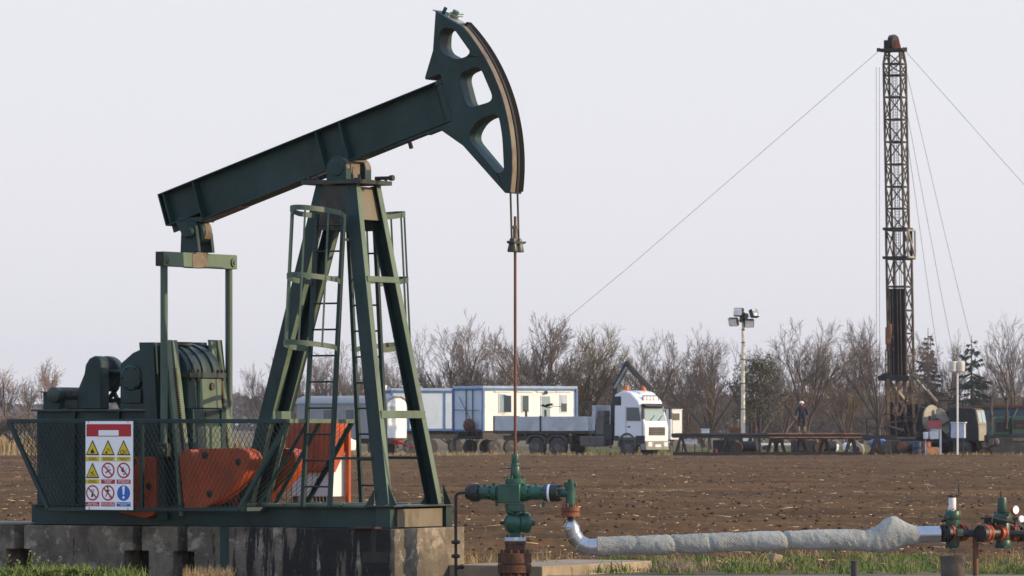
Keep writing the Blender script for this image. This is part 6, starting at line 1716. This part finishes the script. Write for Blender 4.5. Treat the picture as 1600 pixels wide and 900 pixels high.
def small(name, label, cat, px, py, Y, fn, yaw=0.0):
    c = at(px, py, Y); r = thing(name, label, cat, (c.x, Y, -.1), yaw); fn(r, K(Y)); return r
def f_box(sz, z0, mt, extra=None):
    def f(r, k):
        m = MB(); m.span((-sz[0] / 2, -sz[1] / 2, z0), (sz[0] / 2, sz[1] / 2, z0 + sz[2])); m.build('box', mt, r, bevel=.02)
        m = MB(); m.span((-sz[0] / 2 - .03, -sz[1] / 2 - .03, z0 + sz[2] + .001), (sz[0] / 2 + .03, sz[1] / 2 + .03, z0 + sz[2] + .05)); m.build('lid', mt, r)
        if z0 > .1:
            for x in (-.4, .4): m = MB(); m.span((x * sz[0] - .03, -.05, 0), (x * sz[0] + .03, .05, z0)); m.build('leg', 'dark_steel', r)
        if extra: extra(r)
    return f
small('folding_table', 'pale table with a dark underside at the left end of the rack', 'table', 1076, 700, 296, f_box((.9, .6, .22), .75, 'pale_blue'))
small('water_tank', 'small pale tank behind the rack below the mast', 'tank', 1102, 676, 300, f_box((.45, .45, .5), 1.1, 'blue_shade_wall'))
def f_drum(r_, h, mt):
    def f(r, k):
        m = MB(); m.lathe((0, 0, 0), (0, 0, 1), [(0, r_), (h * .32, r_), (h * .34, r_ * 1.04), (h * .36, r_), (h * .65, r_), (h * .67, r_ * 1.04), (h * .69, r_), (h, r_), (h + .001, r_ * .9)], 20); m.build('shell', mt, r)
        m = MB(); m.lathe((r_ * .5, 0, h), (0, 0, 1), [(0, .05), (.02, .05)], 8); m.build('bung', 'dark_steel', r)
    return f
small('oil_drum', 'orange oil drum standing below the red roofed box', 'drum', 1448, 712, 296, f_drum(.29, .9, 'drum_orange'))
small('oil_drum', 'dark blue oil drum left of the orange drum under the rig', 'drum', 1434, 712, 296, f_drum(.29, .9, 'drum_blue'))
def f_lying(r_, l, mt):
    def f(r, k):
        m = MB(); m.lathe((-l / 2, 0, r_), (1, .3, 0), [(0, r_ * .9), (.02, r_), (l - .02, r_), (l, r_ * .9)], 20); m.build('shell', mt, r)
        m = MB(); m.lathe((-l / 2 - .01, 0, r_), (1, .3, 0), [(0, r_ * .5), (.02, r_ * .5)], 12); m.build('end_cap', 'rust', r)
    return f
small('oil_drum', 'rusty brown drum lying on its side before the two upright drums', 'drum', 1456, 712, 294, f_lying(.30, 1.0, 'pipe_rust'), .3)
small('tank', 'short cream tank end under the right part of the rack', 'tank', 1342, 712, 296, f_lying(.42, .8, 'rig_cream'), 1.1)
def f_skid(r, k):
    m = MB(); m.span((-1.6, -.5, .1), (1.6, .5, .3)); m.build('skid', 'rig_dark', r)
    m = MB(); m.span((-1.3, -.4, .3), (.1, .4, 1.0)); m.cyl((.3, 0, .62), (1.3, 0, .62), .32, n=14); m.build('engine', 'rig_dark', r, bevel=.05)
    m = MB(); m.lathe((.2, -.45, .55), (0, 1, 0), [(0, .3), (.08, .33), (.16, .3)], 18); m.build('flywheel', 'rust', r)
    m = MB(); m.cyl((-.6, 0, 1.0), (-.6, 0, 1.45), .06, n=8); m.build('exhaust', 'rust', r)
small('pump_skid', 'dark pump skid standing under the right half of the pipe rack', 'pump', 1272, 712, 297, f_skid, .2)
small('pump_skid', 'dark pump skid standing under the pipe rack near the mast', 'pump', 1150, 712, 297, f_skid, -.3)
small('pump_skid', 'dark pump skid standing directly under the derrick', 'pump', 1402, 712, 297, f_skid, .1)
def f_car(mt):
    def f(r, k):
        m = MB(); m.prism([(-2, .35), (-2, .85), (-1.3, .95), (-.8, 1.42), (.7, 1.42), (1.2, .95), (2, .82), (2.05, .35)], lambda x, y, d: (x, d, y), -.8, .8); b_ = m.build('body', mt, r, bevel=.08)
        m = MB(); m.prism([(-1.1, .98), (-.72, 1.34), (.62, 1.34), (1.0, .98)], lambda x, y, d: (x, d, y), -.815, -.79); m.build('side_window', 'glass', b_)
        for x in (-1.25, 1.25):
            for y in (-.72, .72): wheel(r, x, y, .31, .2, z=.31)
    return f
def f_flat(r, k):
    m = MB(); m.span((-2.6, -.9, .52), (2.6, .9, .64)); m.build('deck', 'white_paint', r)
    for x in (-1.2, 1.2):
        for y in (-.75, .75): wheel(r, x, y, .24, .18, z=.24)
small('flat_trailer', 'low white flat trailer seen through the trestles under the pipe rack', 'trailer', 1225, 705, 345, f_flat, .03)
def f_boat(r, k):
    for j in range(5):
        m = MB(); m.box((-1.6 + .8 * j, 0, .30 + .1 * (j % 2)), (.45, .5, .6), Matrix.Rotation(.2 * j, 3, 'Z')); m.build('sack', 'white_paint', r, bevel=.12)
small('sack_row', 'row of white sacks on the grass under the right end of the rack', 'sacks', 1305, 705, 340, f_boat)
def f_tarp(r, k):
    m = MB(); m.ball((0, 0, .8), (.55, .35, .32), 12, 8); m.build('cover', 'tarp_blue', r)
    m = MB(); m.ball((-.1, -.2, .55), (.28, .2, .2), 10, 6); m.build('flap', 'drum_orange', r)
    m = MB(); m.span((.25, -.3, .3), (.7, .1, .95)); m.build('crate', 'worn_tan', r, bevel=.03)
    for x in (-.4, .4): m = MB(); m.bar((x, 0, 0), (x * .6, 0, .7), .06, .06); m.build('leg', 'rig_dark', r)
small('covered_barrow', 'tool barrow under blue and orange covers at the foot of the derrick', 'barrow', 1372, 712, 294, f_tarp)
def f_stack(r, k):
    for j in range(3): m = MB(); m.span((-.12 + .26 * j - .1, -.1, 0), (-.12 + .26 * j + .1, .1, 2.05 + .1 * j)); m.build('bottle', 'rig_dark' if j != 1 else 'rust', r, bevel=.06)
small('gas_bottles', 'tall dark gas bottles standing behind the rack right of the mast', 'gas bottles', 1176, 712, 300, f_stack)
def f_pump2(r, k):
    m = MB(); m.span((-.35, -.2, 1.2), (.3, .2, 1.75)); m.build('engine', 'rust', r, bevel=.05)
    m = MB(); m.cyl((-.25, 0, 1.7), (-.28, 0, 2.3), .04, n=8); m.ball((.1, 0, 2.1), .1, 8, 6); m.cyl((.1, 0, 1.7), (.1, 0, 2.1), .05); m.build('pipes', 'worn_tan', r)
    m = MB(); m.span((-.4, -.25, 0), (.4, .25, 1.2)); m.build('stand', 'rig_dark', r)
small('engine_unit', 'small rusty engine on a stand left of the mast foot', 'engine', 1150, 712, 300, f_pump2)

# ------------------------------------------------------------------ workover rig
YD = 300; kd = K(YD); c = at(1406, 712, YD)
RG = thing('workover_rig', 'tall rusty lattice derrick on a truck mounted workover rig', 'rig', (c.x, YD, -.1), 0)
xd = lambda px: (px - 1406) / kd
zd = lambda py: CAM_H + .1 + (665 - py) / kd
A1, A2 = Vector((.92, -.39, 0)), Vector((.39, .92, 0))
def mast_pt(i, py):
    """corner i (0 near-left, 1 near-right, 2 far-right, 3 far-left) of the mast at picture height py"""
    lower = py > 358
    wf = 1.04 if not lower else 1.10; df = 1.0 if not lower else 1.35
    cx = 1397.5 + (py - 80) * (1407.5 - 1397.5) / 510 if not lower else 1404 + (py - 358) * .018
    if py < 100: t = (100 - py) / 22; wf *= (1 - .18 * t); df *= (1 - .35 * t)
    o = Vector((xd(cx), 0, zd(py)))
    return o + A1 * wf * (.5 if i in (1, 2) else -.5) + A2 * df * (.5 if i in (2, 3) else -.5)
lev_u = [80, 100, 118, 152, 187, 222, 257, 292, 326, 358]
lev_l = [360, 405, 448, 485, 521, 556, 590]
def lattice(levels, r, name):
    m = MB(); h = MB(); d = MB()
    for i in range(4):
        for a, b in zip(levels, levels[1:]): m.cyl(mast_pt(i, a), mast_pt(i, b), r, n=6)
    hs = []
    for a in levels:
        h = MB(); hs.append(h)
        for i in range(4): h.tube([mast_pt(i, a), mast_pt((i + 1) % 4, a)], r * .62, 5)
    for q, (a, b) in enumerate(zip(levels, levels[1:])):
        for i in range(4):
            j = (i + 1) % 4
            if i in (0, 2): 
                if q % 2: i, j = j, i
                d.cyl(mast_pt(i, a), mast_pt(j, b), r * .5, n=5)
            else:
                d.cyl(mast_pt(i, a), mast_pt(j, b), r * .5, n=5); d.cyl(mast_pt(j, a), mast_pt(i, b), r * .5, n=5)
    o = m.build(name, 'rig_steel', RG); [q.build1('girt', 'rig_steel', o) for q in hs]; d.build('brace', 'rig_steel', o); return o
lattice(lev_u, .078, 'upper_mast'); lattice(lev_l, .085, 'lower_mast')
m = MB()
for e_ in (-.12, .12): m.bar((mast_pt(1, 110) + A1 * (-.35 + e_)), (mast_pt(1, 420) + A1 * (-.35 + e_)), .03, .03)
for k in range(70): p_ = mast_pt(1, 110).lerp(mast_pt(1, 420), k / 70) - A1 * .35; m.bar(p_ - A1 * .12, p_ + A1 * .12, .02, .02)
m.build('ladder', 'rig_steel', RG)
m = MB()
for dx, dy in ((-.30, 0), (-.18, .1), (.02, .1), (.1, -.2)):
    a = mast_pt(0, 90).lerp(mast_pt(2, 90), .5) + Vector((dx, dy, 0)); b_ = mast_pt(0, 520).lerp(mast_pt(2, 520), .5) + Vector((dx, dy, 0)); m.cyl(a, b_, .018, n=5)
m.build('hoist_line', 'dark_steel', RG)
# crown block
m = MB(); cz = zd(80); cx = xd(1394); m.box((cx, 0, cz + .06), (1.55, 1.0, .16), Matrix.Rotation(radians(-20), 3, 'Z')); cw = m.build('crown_block', 'rig_dark', RG, bevel=.02)
m = MB(); m.lathe((cx - .15, -.1, cz + .5), (.9, -.4, 0), [(0, .42), (.04, .45), (.1, .38), (.16, .45), (.22, .38), (.28, .45), (.32, .42)], 22); m.build('sheave', 'rig_dark', cw)
m = MB(); m.lathe((cx + .05, -.3, cz + .6), (.4, -.9, 0), [(0, .36), (.06, .36)], 20); m.build('sheave', 'dark_steel', cw)
m = MB(); m.add([(cx + .08, -.35, cz + .1), (cx + .5, -.5, cz + .1), (cx + .38, -.45, cz + .62), (cx + .12, -.37, cz + .62), (cx + .08, -.25, cz + .1), (cx + .5, -.4, cz + .1), (cx + .38, -.35, cz + .62), (cx + .12, -.27, cz + .62)], [(0, 1, 2, 3), (7, 6, 5, 4), (0, 4, 5, 1), (1, 5, 6, 2), (2, 6, 7, 3), (3, 7, 4, 0)]); m.build('guard_plate', 'drum_orange', cw)
m = MB(); m.box((cx + .72, -.28, cz + .1), (.25, .3, .2)); m.box((cx - .78, .28, cz + .1), (.2, .3, .2)); m.build('guy_lug', 'rust', cw)
m = MB(); m.box((cx - .3, .1, cz + .35), (.35, .4, .6)); m.build('motor_box', 'rig_dark', cw, bevel=.03)
# racking board with sunlit gate
m = MB()
for py in (358, 403):
    for i in range(4):
        a, b_ = mast_pt(i, py), mast_pt((i + 1) % 4, py); o_ = ((a + b_) / 2 - (mast_pt(0, py) + mast_pt(2, py)) / 2).normalized() * .14
        m.bar(a + o_ - (b_ - a).normalized() * .18, b_ + o_ + (b_ - a).normalized() * .18, .1, .16)
rbz = m.build('racking_board', 'rig_dark', RG)
m = MB(); q0, q1 = mast_pt(1, 360), mast_pt(2, 360); q2, q3 = mast_pt(2, 402), mast_pt(1, 402); o_ = A1 * .22
for a, b_ in ((q0, q1), (q1, q2), (q2, q3), (q3, q0), (q0, q2)): m.bar(a + o_, b_ + o_, .09, .1)
m.build('gate', 'rig_cream', rbz)
# wind wall tarpaulin on the lower mast
m = MB()
c0_, c1_ = mast_pt(0, 452), mast_pt(1, 452); c2_, c3_ = mast_pt(1, 588), mast_pt(0, 588)
nrm = Vector((-A2.x, -A2.y, 0)); n1 = 14
vs = []; fs = []
for k in range(n1 + 1):
    for q in range(9):
        a = c0_.lerp(c1_, .10 + .86 * q / 8); b_ = c3_.lerp(c2_, .10 + .86 * q / 8); p_ = a.lerp(b_, k / n1) + nrm * (.09 + .025 * sin(q * 2.2 + k * .5))
        vs.append(p_)
for k in range(n1):
    for q in range(8): fs.append((k * 9 + q, k * 9 + q + 1, (k + 1) * 9 + q + 1, (k + 1) * 9 + q))
N = len(vs); vs2 = vs + [v - nrm * .03 for v in vs]; fs2 = fs + [tuple(i + N for i in reversed(f)) for f in fs]
m.add(vs2, fs2); m.build('wind_wall', 'tarp_dark', RG)
for q in (.16, .22, .34, .38, .62, .80):
    m = MB(); m.cyl(c0_.lerp(c1_, q) + nrm * .20, c3_.lerp(c2_, q) + nrm * .20, .028, n=6); m.build('standing_pipe', 'rig_steel' if q != .22 else 'rig_rust', RG)
m = MB(); m.box(mast_pt(0, 452).lerp(mast_pt(1, 452), .5) + nrm * .12, (1.0, .04, .05), Matrix.Rotation(radians(-23), 3, 'Z')); m.build('wall_rail', 'rig_dark', RG)
# travelling block and hook
bx = mast_pt(0, 525) + nrm * .28 + A1 * .12
m = MB(); m.box(bx, (.34, .3, 1.0)); m.box(bx + Vector((.12, -.16, .3)), (.16, .05, .8)); m.cyl(bx - Vector((0, 0, .5)), bx - Vector((0, 0, .9)), .13, n=10); m.build('travelling_block', 'pipe_rust', RG, bevel=.04)
m = MB()
for dx in (-.14, .14): m.bar(bx + Vector((dx, 0, -.8)), bx + Vector((dx * 1.1, 0, -2.2)), .06, .06)
m.build('elevator_link', 'rig_steel', RG)
# pivot frame under the mast
m = MB(); m.box((xd(1400), -.2, zd(591)), (1.9, 1.3, .30), Matrix.Rotation(radians(-20), 3, 'Z')); m.ball((xd(1383), -.4, zd(588)), (.35, .3, .2), 10, 6); m.build('mast_base', 'rig_dark', RG, bevel=.04)
m = MB(); m.box((xd(1429), -.45, zd(587)), (.45, .4, .3), Matrix.Rotation(.5, 3, 'Y')); m.build('pivot_bracket', 'cap_tan', RG, bevel=.03)
m = MB(); m.cyl((xd(1428), -.5, zd(590)), (xd(1446), -.5, zd(611)), .09, n=12); ram = m.build('raising_ram', 'steel_grey', RG)
m = MB(); m.cyl((xd(1446), -.5, zd(610)), (xd(1462), -.5, zd(629)), .14, n=12); m.build('ram_barrel', 'worn_tan', ram)
m = MB(); m.cyl((xd(1392), -.2, zd(600)), (xd(1416), .3, zd(628)), .13, n=12); m.build('raising_ram', 'rig_cream', RG)
m = MB()
for a, b_, w in (((1386, 592), (1388, 705), .17), ((1402, 592), (1401, 640), .12), ((1423, 590), (1429, 690), .17), ((1413, 594), (1414, 650), .12), ((1386, 600), (1402, 650), .12), ((1424, 600), (1404, 650), .12), ((1390, 592), (1410, 640), .09), ((1424, 596), (1438, 624), .10), ((1437, 626), (1430, 660), .09), ((1438, 590), (1437, 628), .09), ((1426, 627), (1440, 625), .12), ((1385, 626), (1432, 630), .1), ((1395, 600), (1400, 690), .08), ((1410, 640), (1422, 690), .08), ((1388, 660), (1430, 655), .08)):
    for y in (-.7, .6): m.bar((xd(a[0]), y, zd(a[1])), (xd(b_[0]), y, zd(b_[1])), w, w)
m.build('substructure', 'rig_rust', RG)
m = MB()
for k in range(26):
    px, py = random.uniform(1388, 1432), random.uniform(622, 700); m.box((xd(px), random.uniform(-.5, .5), zd(py)), (random.uniform(.15, .7), .3, random.uniform(.08, .45)), Matrix.Rotation(random.uniform(-.4, .4), 3, 'Y'))
m.span((xd(1389), .2, zd(700)), (xd(1432), .6, zd(632))); m.span((xd(1392), -.4, zd(706)), (xd(1440), .4, zd(692))); m.build('machinery', 'rig_dark', RG, bevel=.02)
m = MB()
for k in range(22):
    px, py = random.uniform(1386, 1545), random.uniform(655, 706); w_ = random.uniform(.12, .55); h_ = random.uniform(.08, .4)
    if k % 2: m.box((xd(px), -1.0 + random.uniform(-.1, .1), zd(py)), (w_, .2, h_), Matrix.Rotation(random.uniform(-.5, .5), 3, 'Y'))
    else: m.cyl((xd(px), -1.05, zd(py)), (xd(px) + random.uniform(-.8, .8), -.95, zd(py) + random.uniform(-.5, .5)), random.uniform(.03, .08), n=8)
m.build('pipe_fitting', 'rig_rust', RG)
m = MB()
for k in range(30):
    px, py = random.uniform(1440, 1600), random.uniform(684, 708); m.box((xd(px), -.9, zd(py)), (random.uniform(.3, .9), .4, random.uniform(.2, .7)), Matrix.Rotation(random.uniform(-.3, .3), 3, 'Y'))
m.build('underframe', 'rig_dark', RG, bevel=.02)
m = MB()
for k in range(16):
    px, py = random.uniform(1390, 1436), random.uniform(630, 692); a = (xd(px), -.75, zd(py)); m.tube([a, (a[0] + random.uniform(-.4, .4), -.8, a[2] - random.uniform(0, .5)), (a[0] + random.uniform(-.7, .7), -.75, a[2] - random.uniform(.2, .9))], .035, 6)
m.build('hoses', 'rig_steel', RG)
m = MB(); m.span((xd(1348), -1.1, zd(688)), (xd(1392), .9, zd(684))); m.span((xd(1392), -1.2, zd(690)), (xd(1432), .9, zd(682)))
m.bar((xd(1352), -1.1, zd(684)), (xd(1352), -1.1, zd(654)), .05, .05); m.bar((xd(1368), -1.1, zd(684)), (xd(1368), -1.1, zd(654)), .05, .05); m.bar((xd(1380), -1.1, zd(684)), (xd(1380), -1.1, zd(664)), .05, .05)
for py in (654, 668): m.bar((xd(1352), -1.1, zd(py)), (xd(1370 if py == 654 else 1382), -1.1, zd(py + 1)), .05, .05)
m.build('work_floor', 'rig_dark', RG)
m = MB(); m.span((xd(1394), -1.22, zd(686)), (xd(1428), -1.19, zd(682.5))); m.span((xd(1394), -1.22, zd(692)), (xd(1430), -1.19, zd(688))); m.build('toe_board', 'worn_tan', RG)
# drawworks: drum with round cream guards, carrier, engine hood
m = MB(); m.cyl((xd(1434), -.7, zd(655)), (xd(1450), .1, zd(655)), .72, n=22); m.cyl((xd(1430), -.2, zd(655)), (xd(1440), .3, zd(655)), .75, n=22); dw = m.build('drawworks_drum', 'rig_dark', RG)
m = MB(); m.lathe((xd(1452), -.75, zd(655)), (.75, -.66, 0), [(0, .80), (.05, .84), (.12, .84), (.14, .78)], 30); m.lathe((xd(1453), -.9, zd(655)), (.75, -.66, 0), [(0, .12), (.06, .12)], 10); m.build('drum_guard', 'rig_cream', dw)
m = MB(); g0 = [(1461, 640), (1466, 637), (1474, 642), (1490, 672), (1494, 690), (1484, 688), (1464, 664), (1460, 650)]
m.prism([(xd(x), zd(y)) for x, y in g0], lambda x, y, d: (x, d, y), -.95, -.75); m.build('chain_guard', 'rig_cream', dw, bevel=.04)
m = MB(); m.span((xd(1430), -.9, zd(700)), (xd(1600), .9, zd(688))); m.span((xd(1380), -.9, zd(700)), (xd(1432), .9, zd(692))); m.build('carrier_frame', 'rig_dark', RG)
m = MB(); m.span((xd(1476), -.8, zd(668)), (xd(1486), .5, zd(641))); m.span((xd(1470), -.3, zd(688)), (xd(1512), .8, zd(650))); m.span((xd(1486), -.6, zd(680)), (xd(1512), .6, zd(640))); m.build('engine_housing', 'rig_dark', RG, bevel=.05)
m = MB(); m.bar((xd(1466), -.5, zd(626)), (xd(1508), -.5, zd(627)), .1, .1)
for px in (1480, 1503): m.bar((xd(px), -.5, zd(626)), (xd(px), -.5, zd(650)), .07, .07)
m.build('roof_frame', 'rig_dark', RG)
for px in (1392, 1408, 1424, 1478, 1512):
    for y in (-.85, .85): wheel(RG, xd(px), y, .52, .34, z=.52, hub='rig_dark')

# cream cab lorry behind the white box
c = at(1535, 712, 298)
OL = thing('old_lorry', 'old lorry with cream cab front and dark rear right of the white lamp post', 'lorry', (c.x, 298, -.1), radians(-18))
m = MB(); m.prism([(0, .9), (0, 1.9), (-.15, 2.75), (-.3, 2.85), (-1.7, 2.9), (-1.75, .9)], lambda x, y, d: (x, d, y), -1.1, 1.1); cb = m.build('cab', 'rig_dark', OL, bevel=.06)
m = MB(); m.add([(.012, -1.05, .95), (.012, 1.05, .95), (.012, 1.05, 1.9), (.012, -1.05, 1.9), (-.02, -1.05, .95), (-.02, 1.05, .95), (-.02, 1.05, 1.9), (-.02, -1.05, 1.9)], [(0, 1, 2, 3), (7, 6, 5, 4), (0, 4, 5, 1), (1, 5, 6, 2), (2, 6, 7, 3), (3, 7, 4, 0)]); m.build('front_panel', 'rig_cream', cb)
m = MB(); m.add([(.005, -1.05, 1.92), (.005, 1.05, 1.92), (-.13, 1.0, 2.74), (-.13, -1.0, 2.74), (-.03, -1.05, 1.92), (-.03, 1.05, 1.92), (-.17, 1.0, 2.74), (-.17, -1.0, 2.74)], [(0, 1, 2, 3), (7, 6, 5, 4), (0, 4, 5, 1), (1, 5, 6, 2), (2, 6, 7, 3), (3, 7, 4, 0)]); m.build('windscreen_frame', 'rig_cream', cb)
for y0, y1 in ((-.9, -.08), (.08, .9)):
    m = MB(); m.add([(.018, y0, 2.0), (.018, y1, 2.0), (-.09, y1, 2.62), (-.09, y0, 2.62), (.0, y0, 2.0), (.0, y1, 2.0), (-.11, y1, 2.62), (-.11, y0, 2.62)], [(0, 1, 2, 3), (7, 6, 5, 4), (0, 4, 5, 1), (1, 5, 6, 2), (2, 6, 7, 3), (3, 7, 4, 0)]); m.build('windscreen', 'glass_pale', cb)
m = MB(); m.span((-.1, -1.15, .55), (.15, 1.15, .85)); m.build('bumper', 'rig_dark', OL)
m = MB(); m.span((-6, -1.1, .8), (-1.8, 1.1, 1.0)); m.build('chassis', 'rig_dark', OL)
for x in (-.9, -3.8, -5.0):
    for y in (-.95, .95): wheel(OL, x, y, .5, .3, z=.5, hub='rig_dark')
m = MB(); m.lathe((.5, -.6, .85), (.3, -.9, 0), [(0, .25), (.5, .28)], 14); m.build('air_cleaner', 'steel_grey', OL)

# green tractor unit at the right edge
c = at(1575, 712, 296); kt = K(296)
GT = thing('green_tractor', 'faded green crawler tractor with two exhaust stacks at the right edge', 'tractor', (c.x, 296, -.1), 0)
xt = lambda px: (px - 1575) / kt
zt = lambda py: CAM_H + .1 + (665 - py) / kt
m = MB(); m.span((xt(1552), -.6, zt(680)), (xt(1577), .6, zt(654))); m.prism([(xt(1552), zt(654)), (xt(1556), zt(651.5)), (xt(1576), zt(651.5)), (xt(1577), zt(654))], lambda x, y, d: (x, d, y), -.6, .6); hd_ = m.build('hood', 'old_green', GT, bevel=.05)
m = MB(); m.span((xt(1555), -.62, zt(675)), (xt(1575), -.605, zt(660))); m.build('radiator', 'rig_dark', hd_)
m = MB(); m.span((xt(1579), -.7, zt(678)), (xt(1602), .7, zt(651))); ch = m.build('cab', 'old_green', GT, bevel=.03)
m = MB(); m.span((xt(1582), -.715, zt(670)), (xt(1598), -.702, zt(656))); m.build('cab_opening', 'rig_dark', ch)
m = MB(); m.span((xt(1584), -.73, zt(668)), (xt(1596), -.72, zt(663))); m.build('seat', 'rust', ch)
for px, y0, y1 in ((1547, 622, 672), (1571, 622, 670)):
    m = MB(); m.cyl((xt(px), -.75, zt(y1)), (xt(px), -.75, zt(y0)), .065, n=12); m.cyl((xt(px), -.75, zt(658)), (xt(px), -.75, zt(644)), .10, n=12); m.lathe((xt(px), -.75, zt(y0 + 2)), (0, 0, 1), [(0, .11), (.10, .12)], 12); m.build('exhaust_stack', 'rig_steel', GT)
m = MB(); m.prism(round_poly([(xt(1545), zt(712)), (xt(1612), zt(712)), (xt(1612), zt(684)), (xt(1552), zt(684))], .35, 5), lambda x, y, d: (x, d, y), -1.0, -.5); m.build('crawler_track', 'tyre', GT, bevel=.03)
m = MB(); m.span((xt(1540), -.9, zt(690)), (xt(1612), .9, zt(680))); m.build('frame', 'rig_dark', GT)
m = MB(); m.bar((xt(1543), -1.05, zt(690)), (xt(1550), -1.1, zt(690)), .6, .35); m.ball((xt(1554), -1.05, zt(690)), (.2, .2, .22), 10, 6); m.build('headlamp_guard', 'truck_dust', GT)
m = MB(); m.span((xt(1580), -1.05, zt(689)), (xt(1606), -1.0, zt(684))); m.build('step', 'worn_tan', GT)
# dark blue covered trailer behind
c = at(1568, 712, 310)
BT = thing('covered_trailer', 'dark blue covered trailer with brown roof edge behind the green tractor', 'trailer', (c.x, 310, -.1), 0)
kb = K(310); xb = lambda px: (px - 1568) / kb; zb = lambda py: CAM_H + .1 + (665 - py) / kb
m = MB(); m.span((xb(1520), 0, zb(690)), (xb(1640), 2.4, zb(637))); m.build('body', 'blue_dark', BT, bevel=.03)
m = MB(); m.span((xb(1510), -.1, zb(637)), (xb(1645), 2.5, zb(633))); m.build('roof', 'rust', BT)
m = MB(); m.bar((xb(1582), -.03, zb(655)), (xb(1590), -.03, zb(638)), .08, .05); m.build('strut', 'rig_cream', BT)
for px in (1540, 1600): wheel(BT, xb(px), .2, .5, .3, z=.5); wheel(BT, xb(px), 2.2, .5, .3, z=.5)
# big dark covered hull behind the lorry
# lamp post with wire basket head and white meter box
c = at(1496, 712, 291); kq = K(291)
LP = thing('lamp_post', 'thin white lamp post with pale basket head in front of the lorry', 'lamp post', (c.x, 291, -.1), 0)
zq = lambda py: CAM_H + .1 + (665 - py) / kq
m = MB(); m.cyl((0, 0, 0), (0, 0, zq(566)), .055, n=10); m.build('pole', 'white_paint', LP)
for dx in (-.26, .17):
    m = MB(); m.lathe((dx, -.06, zq(581)), (0, 0, 1), [(0, .20), (.03, .24), (.55, .24), (.60, .20)], 18); m.build('lamp_head', 'wire_glass', LP)
m = MB(); m.bar((-.4, 0, zq(566)), (.35, 0, zq(566)), .05, .05); m.build('arm', 'white_paint', LP)
c = at(1498, 712, 292)
WB = thing('meter_box', 'white weatherproof box beside the lamp post pole', 'meter box', (c.x, 292, -.1), radians(-15))
m = MB(); m.span((-.42, -.2, zq(684.5)), (.36, .3, zq(661.5))); m.build('box', 'pale_blue', WB, bevel=.02)
m = MB(); m.span((-.45, -.24, zq(661)), (.42, .34, zq(659.5))); m.build('lid', 'white_paint', WB)
for x in (-.3, .25): m = MB(); m.span((x - .03, 0, 0), (x + .03, .1, zq(684))); m.build('leg', 'dark_steel', WB)
c = at(1460, 712, 293); kx_ = K(293)
RB_ = thing('gas_box', 'pale meter boxes under a small dark red roof beside the drums', 'meter box', (c.x, 293, -.1), 0)
zr = lambda py: CAM_H + .1 + (665 - py) / kx_; xr = lambda px: (px - 1460) / kx_
m = MB(); m.prism([(-.22, zr(669)), (.12, zr(657)), (.2, zr(657)), (.5, zr(669))], lambda y, z, d: (d, y, z), xr(1449), xr(1471)); m.build('roof', 'red_roof', RB_)
for x0, x1, y0, y1 in ((1452, 1466, 674, 686), (1443, 1450, 675, 686), (1454, 1467, 669.5, 673.5)):
    m = MB(); m.span((xr(x0), -.15, zr(y1)), (xr(x1), .3, zr(y0))); m.build('box', 'pale_blue', RB_, bevel=.02)
m = MB(); m.span((xr(1468), -.1, 0), (xr(1471), .0, zr(668))); m.span((xr(1446), .2, 0), (xr(1448), .3, zr(675))); m.build('post', 'pale_blue', RB_)

# guy wires from the derrick
tp = RG.location + Vector((0, 0, 0))
def guy(a_px, a_py, b, label):
    a = at(a_px, a_py, YD); m = MB(); m.tube([a, a.lerp(b, .5) - Vector((0, 0, .25)), b], .012, 5)
    tag(m.build('guy_wire', 'dark_steel'), label, 'guy wire', 'guy wires of the derrick')
guy(1374, 79, Vector((at(636, 702, 345).x, 345, 0)), 'long thin guy wire running down left from the derrick top')
guy(1414, 79, Vector((at(1990, 712, 285).x, 285, 0)), 'thin guy wire running down right from the derrick top past the photo edge')
guy(1416, 110, Vector((at(1560, 712, 330).x, 330, 0)), 'steep guy wire right of the derrick, outermost of the three')
guy(1418, 180, Vector((at(1520, 712, 325).x, 325, 0)), 'steep guy wire right of the derrick, middle of the three')
guy(1418, 220, Vector((at(1488, 712, 322).x, 322, 0)), 'steep guy wire right of the derrick, innermost of the three')
for px in (1369, 1374):
    a = at(px, 105, YD); m = MB(); m.tube([a, (at(px + .5, 660, YD).x, YD, 2.2)], .012, 5); tag(m.build('hanging_line', 'dark_steel'), 'thin vertical line hanging directly left of the derrick mast', 'line', 'vertical lines left of the derrick')

# ------------------------------------------------------------------ air
hz = MB(); hz.span((-2500, -80, -1.2), (2500, 4000, 60))
ho = hz.build('haze', 'sign_white', smooth=0)
ho.data.materials.clear()
hm = bpy.data.materials.new('haze'); hm.use_nodes = True
n, l = hm.node_tree.nodes, hm.node_tree.links
n.clear(); out_ = n.new('ShaderNodeOutputMaterial'); pv = n.new('ShaderNodeVolumePrincipled')
pv.inputs['Color'].default_value = (.88, .90, .97, 1); pv.inputs['Density'].default_value = 0.00011; pv.inputs['Anisotropy'].default_value = .2
l.new(pv.outputs[0], out_.inputs['Volume'])
ho.data.materials.append(hm); ho['kind'] = 'stuff'
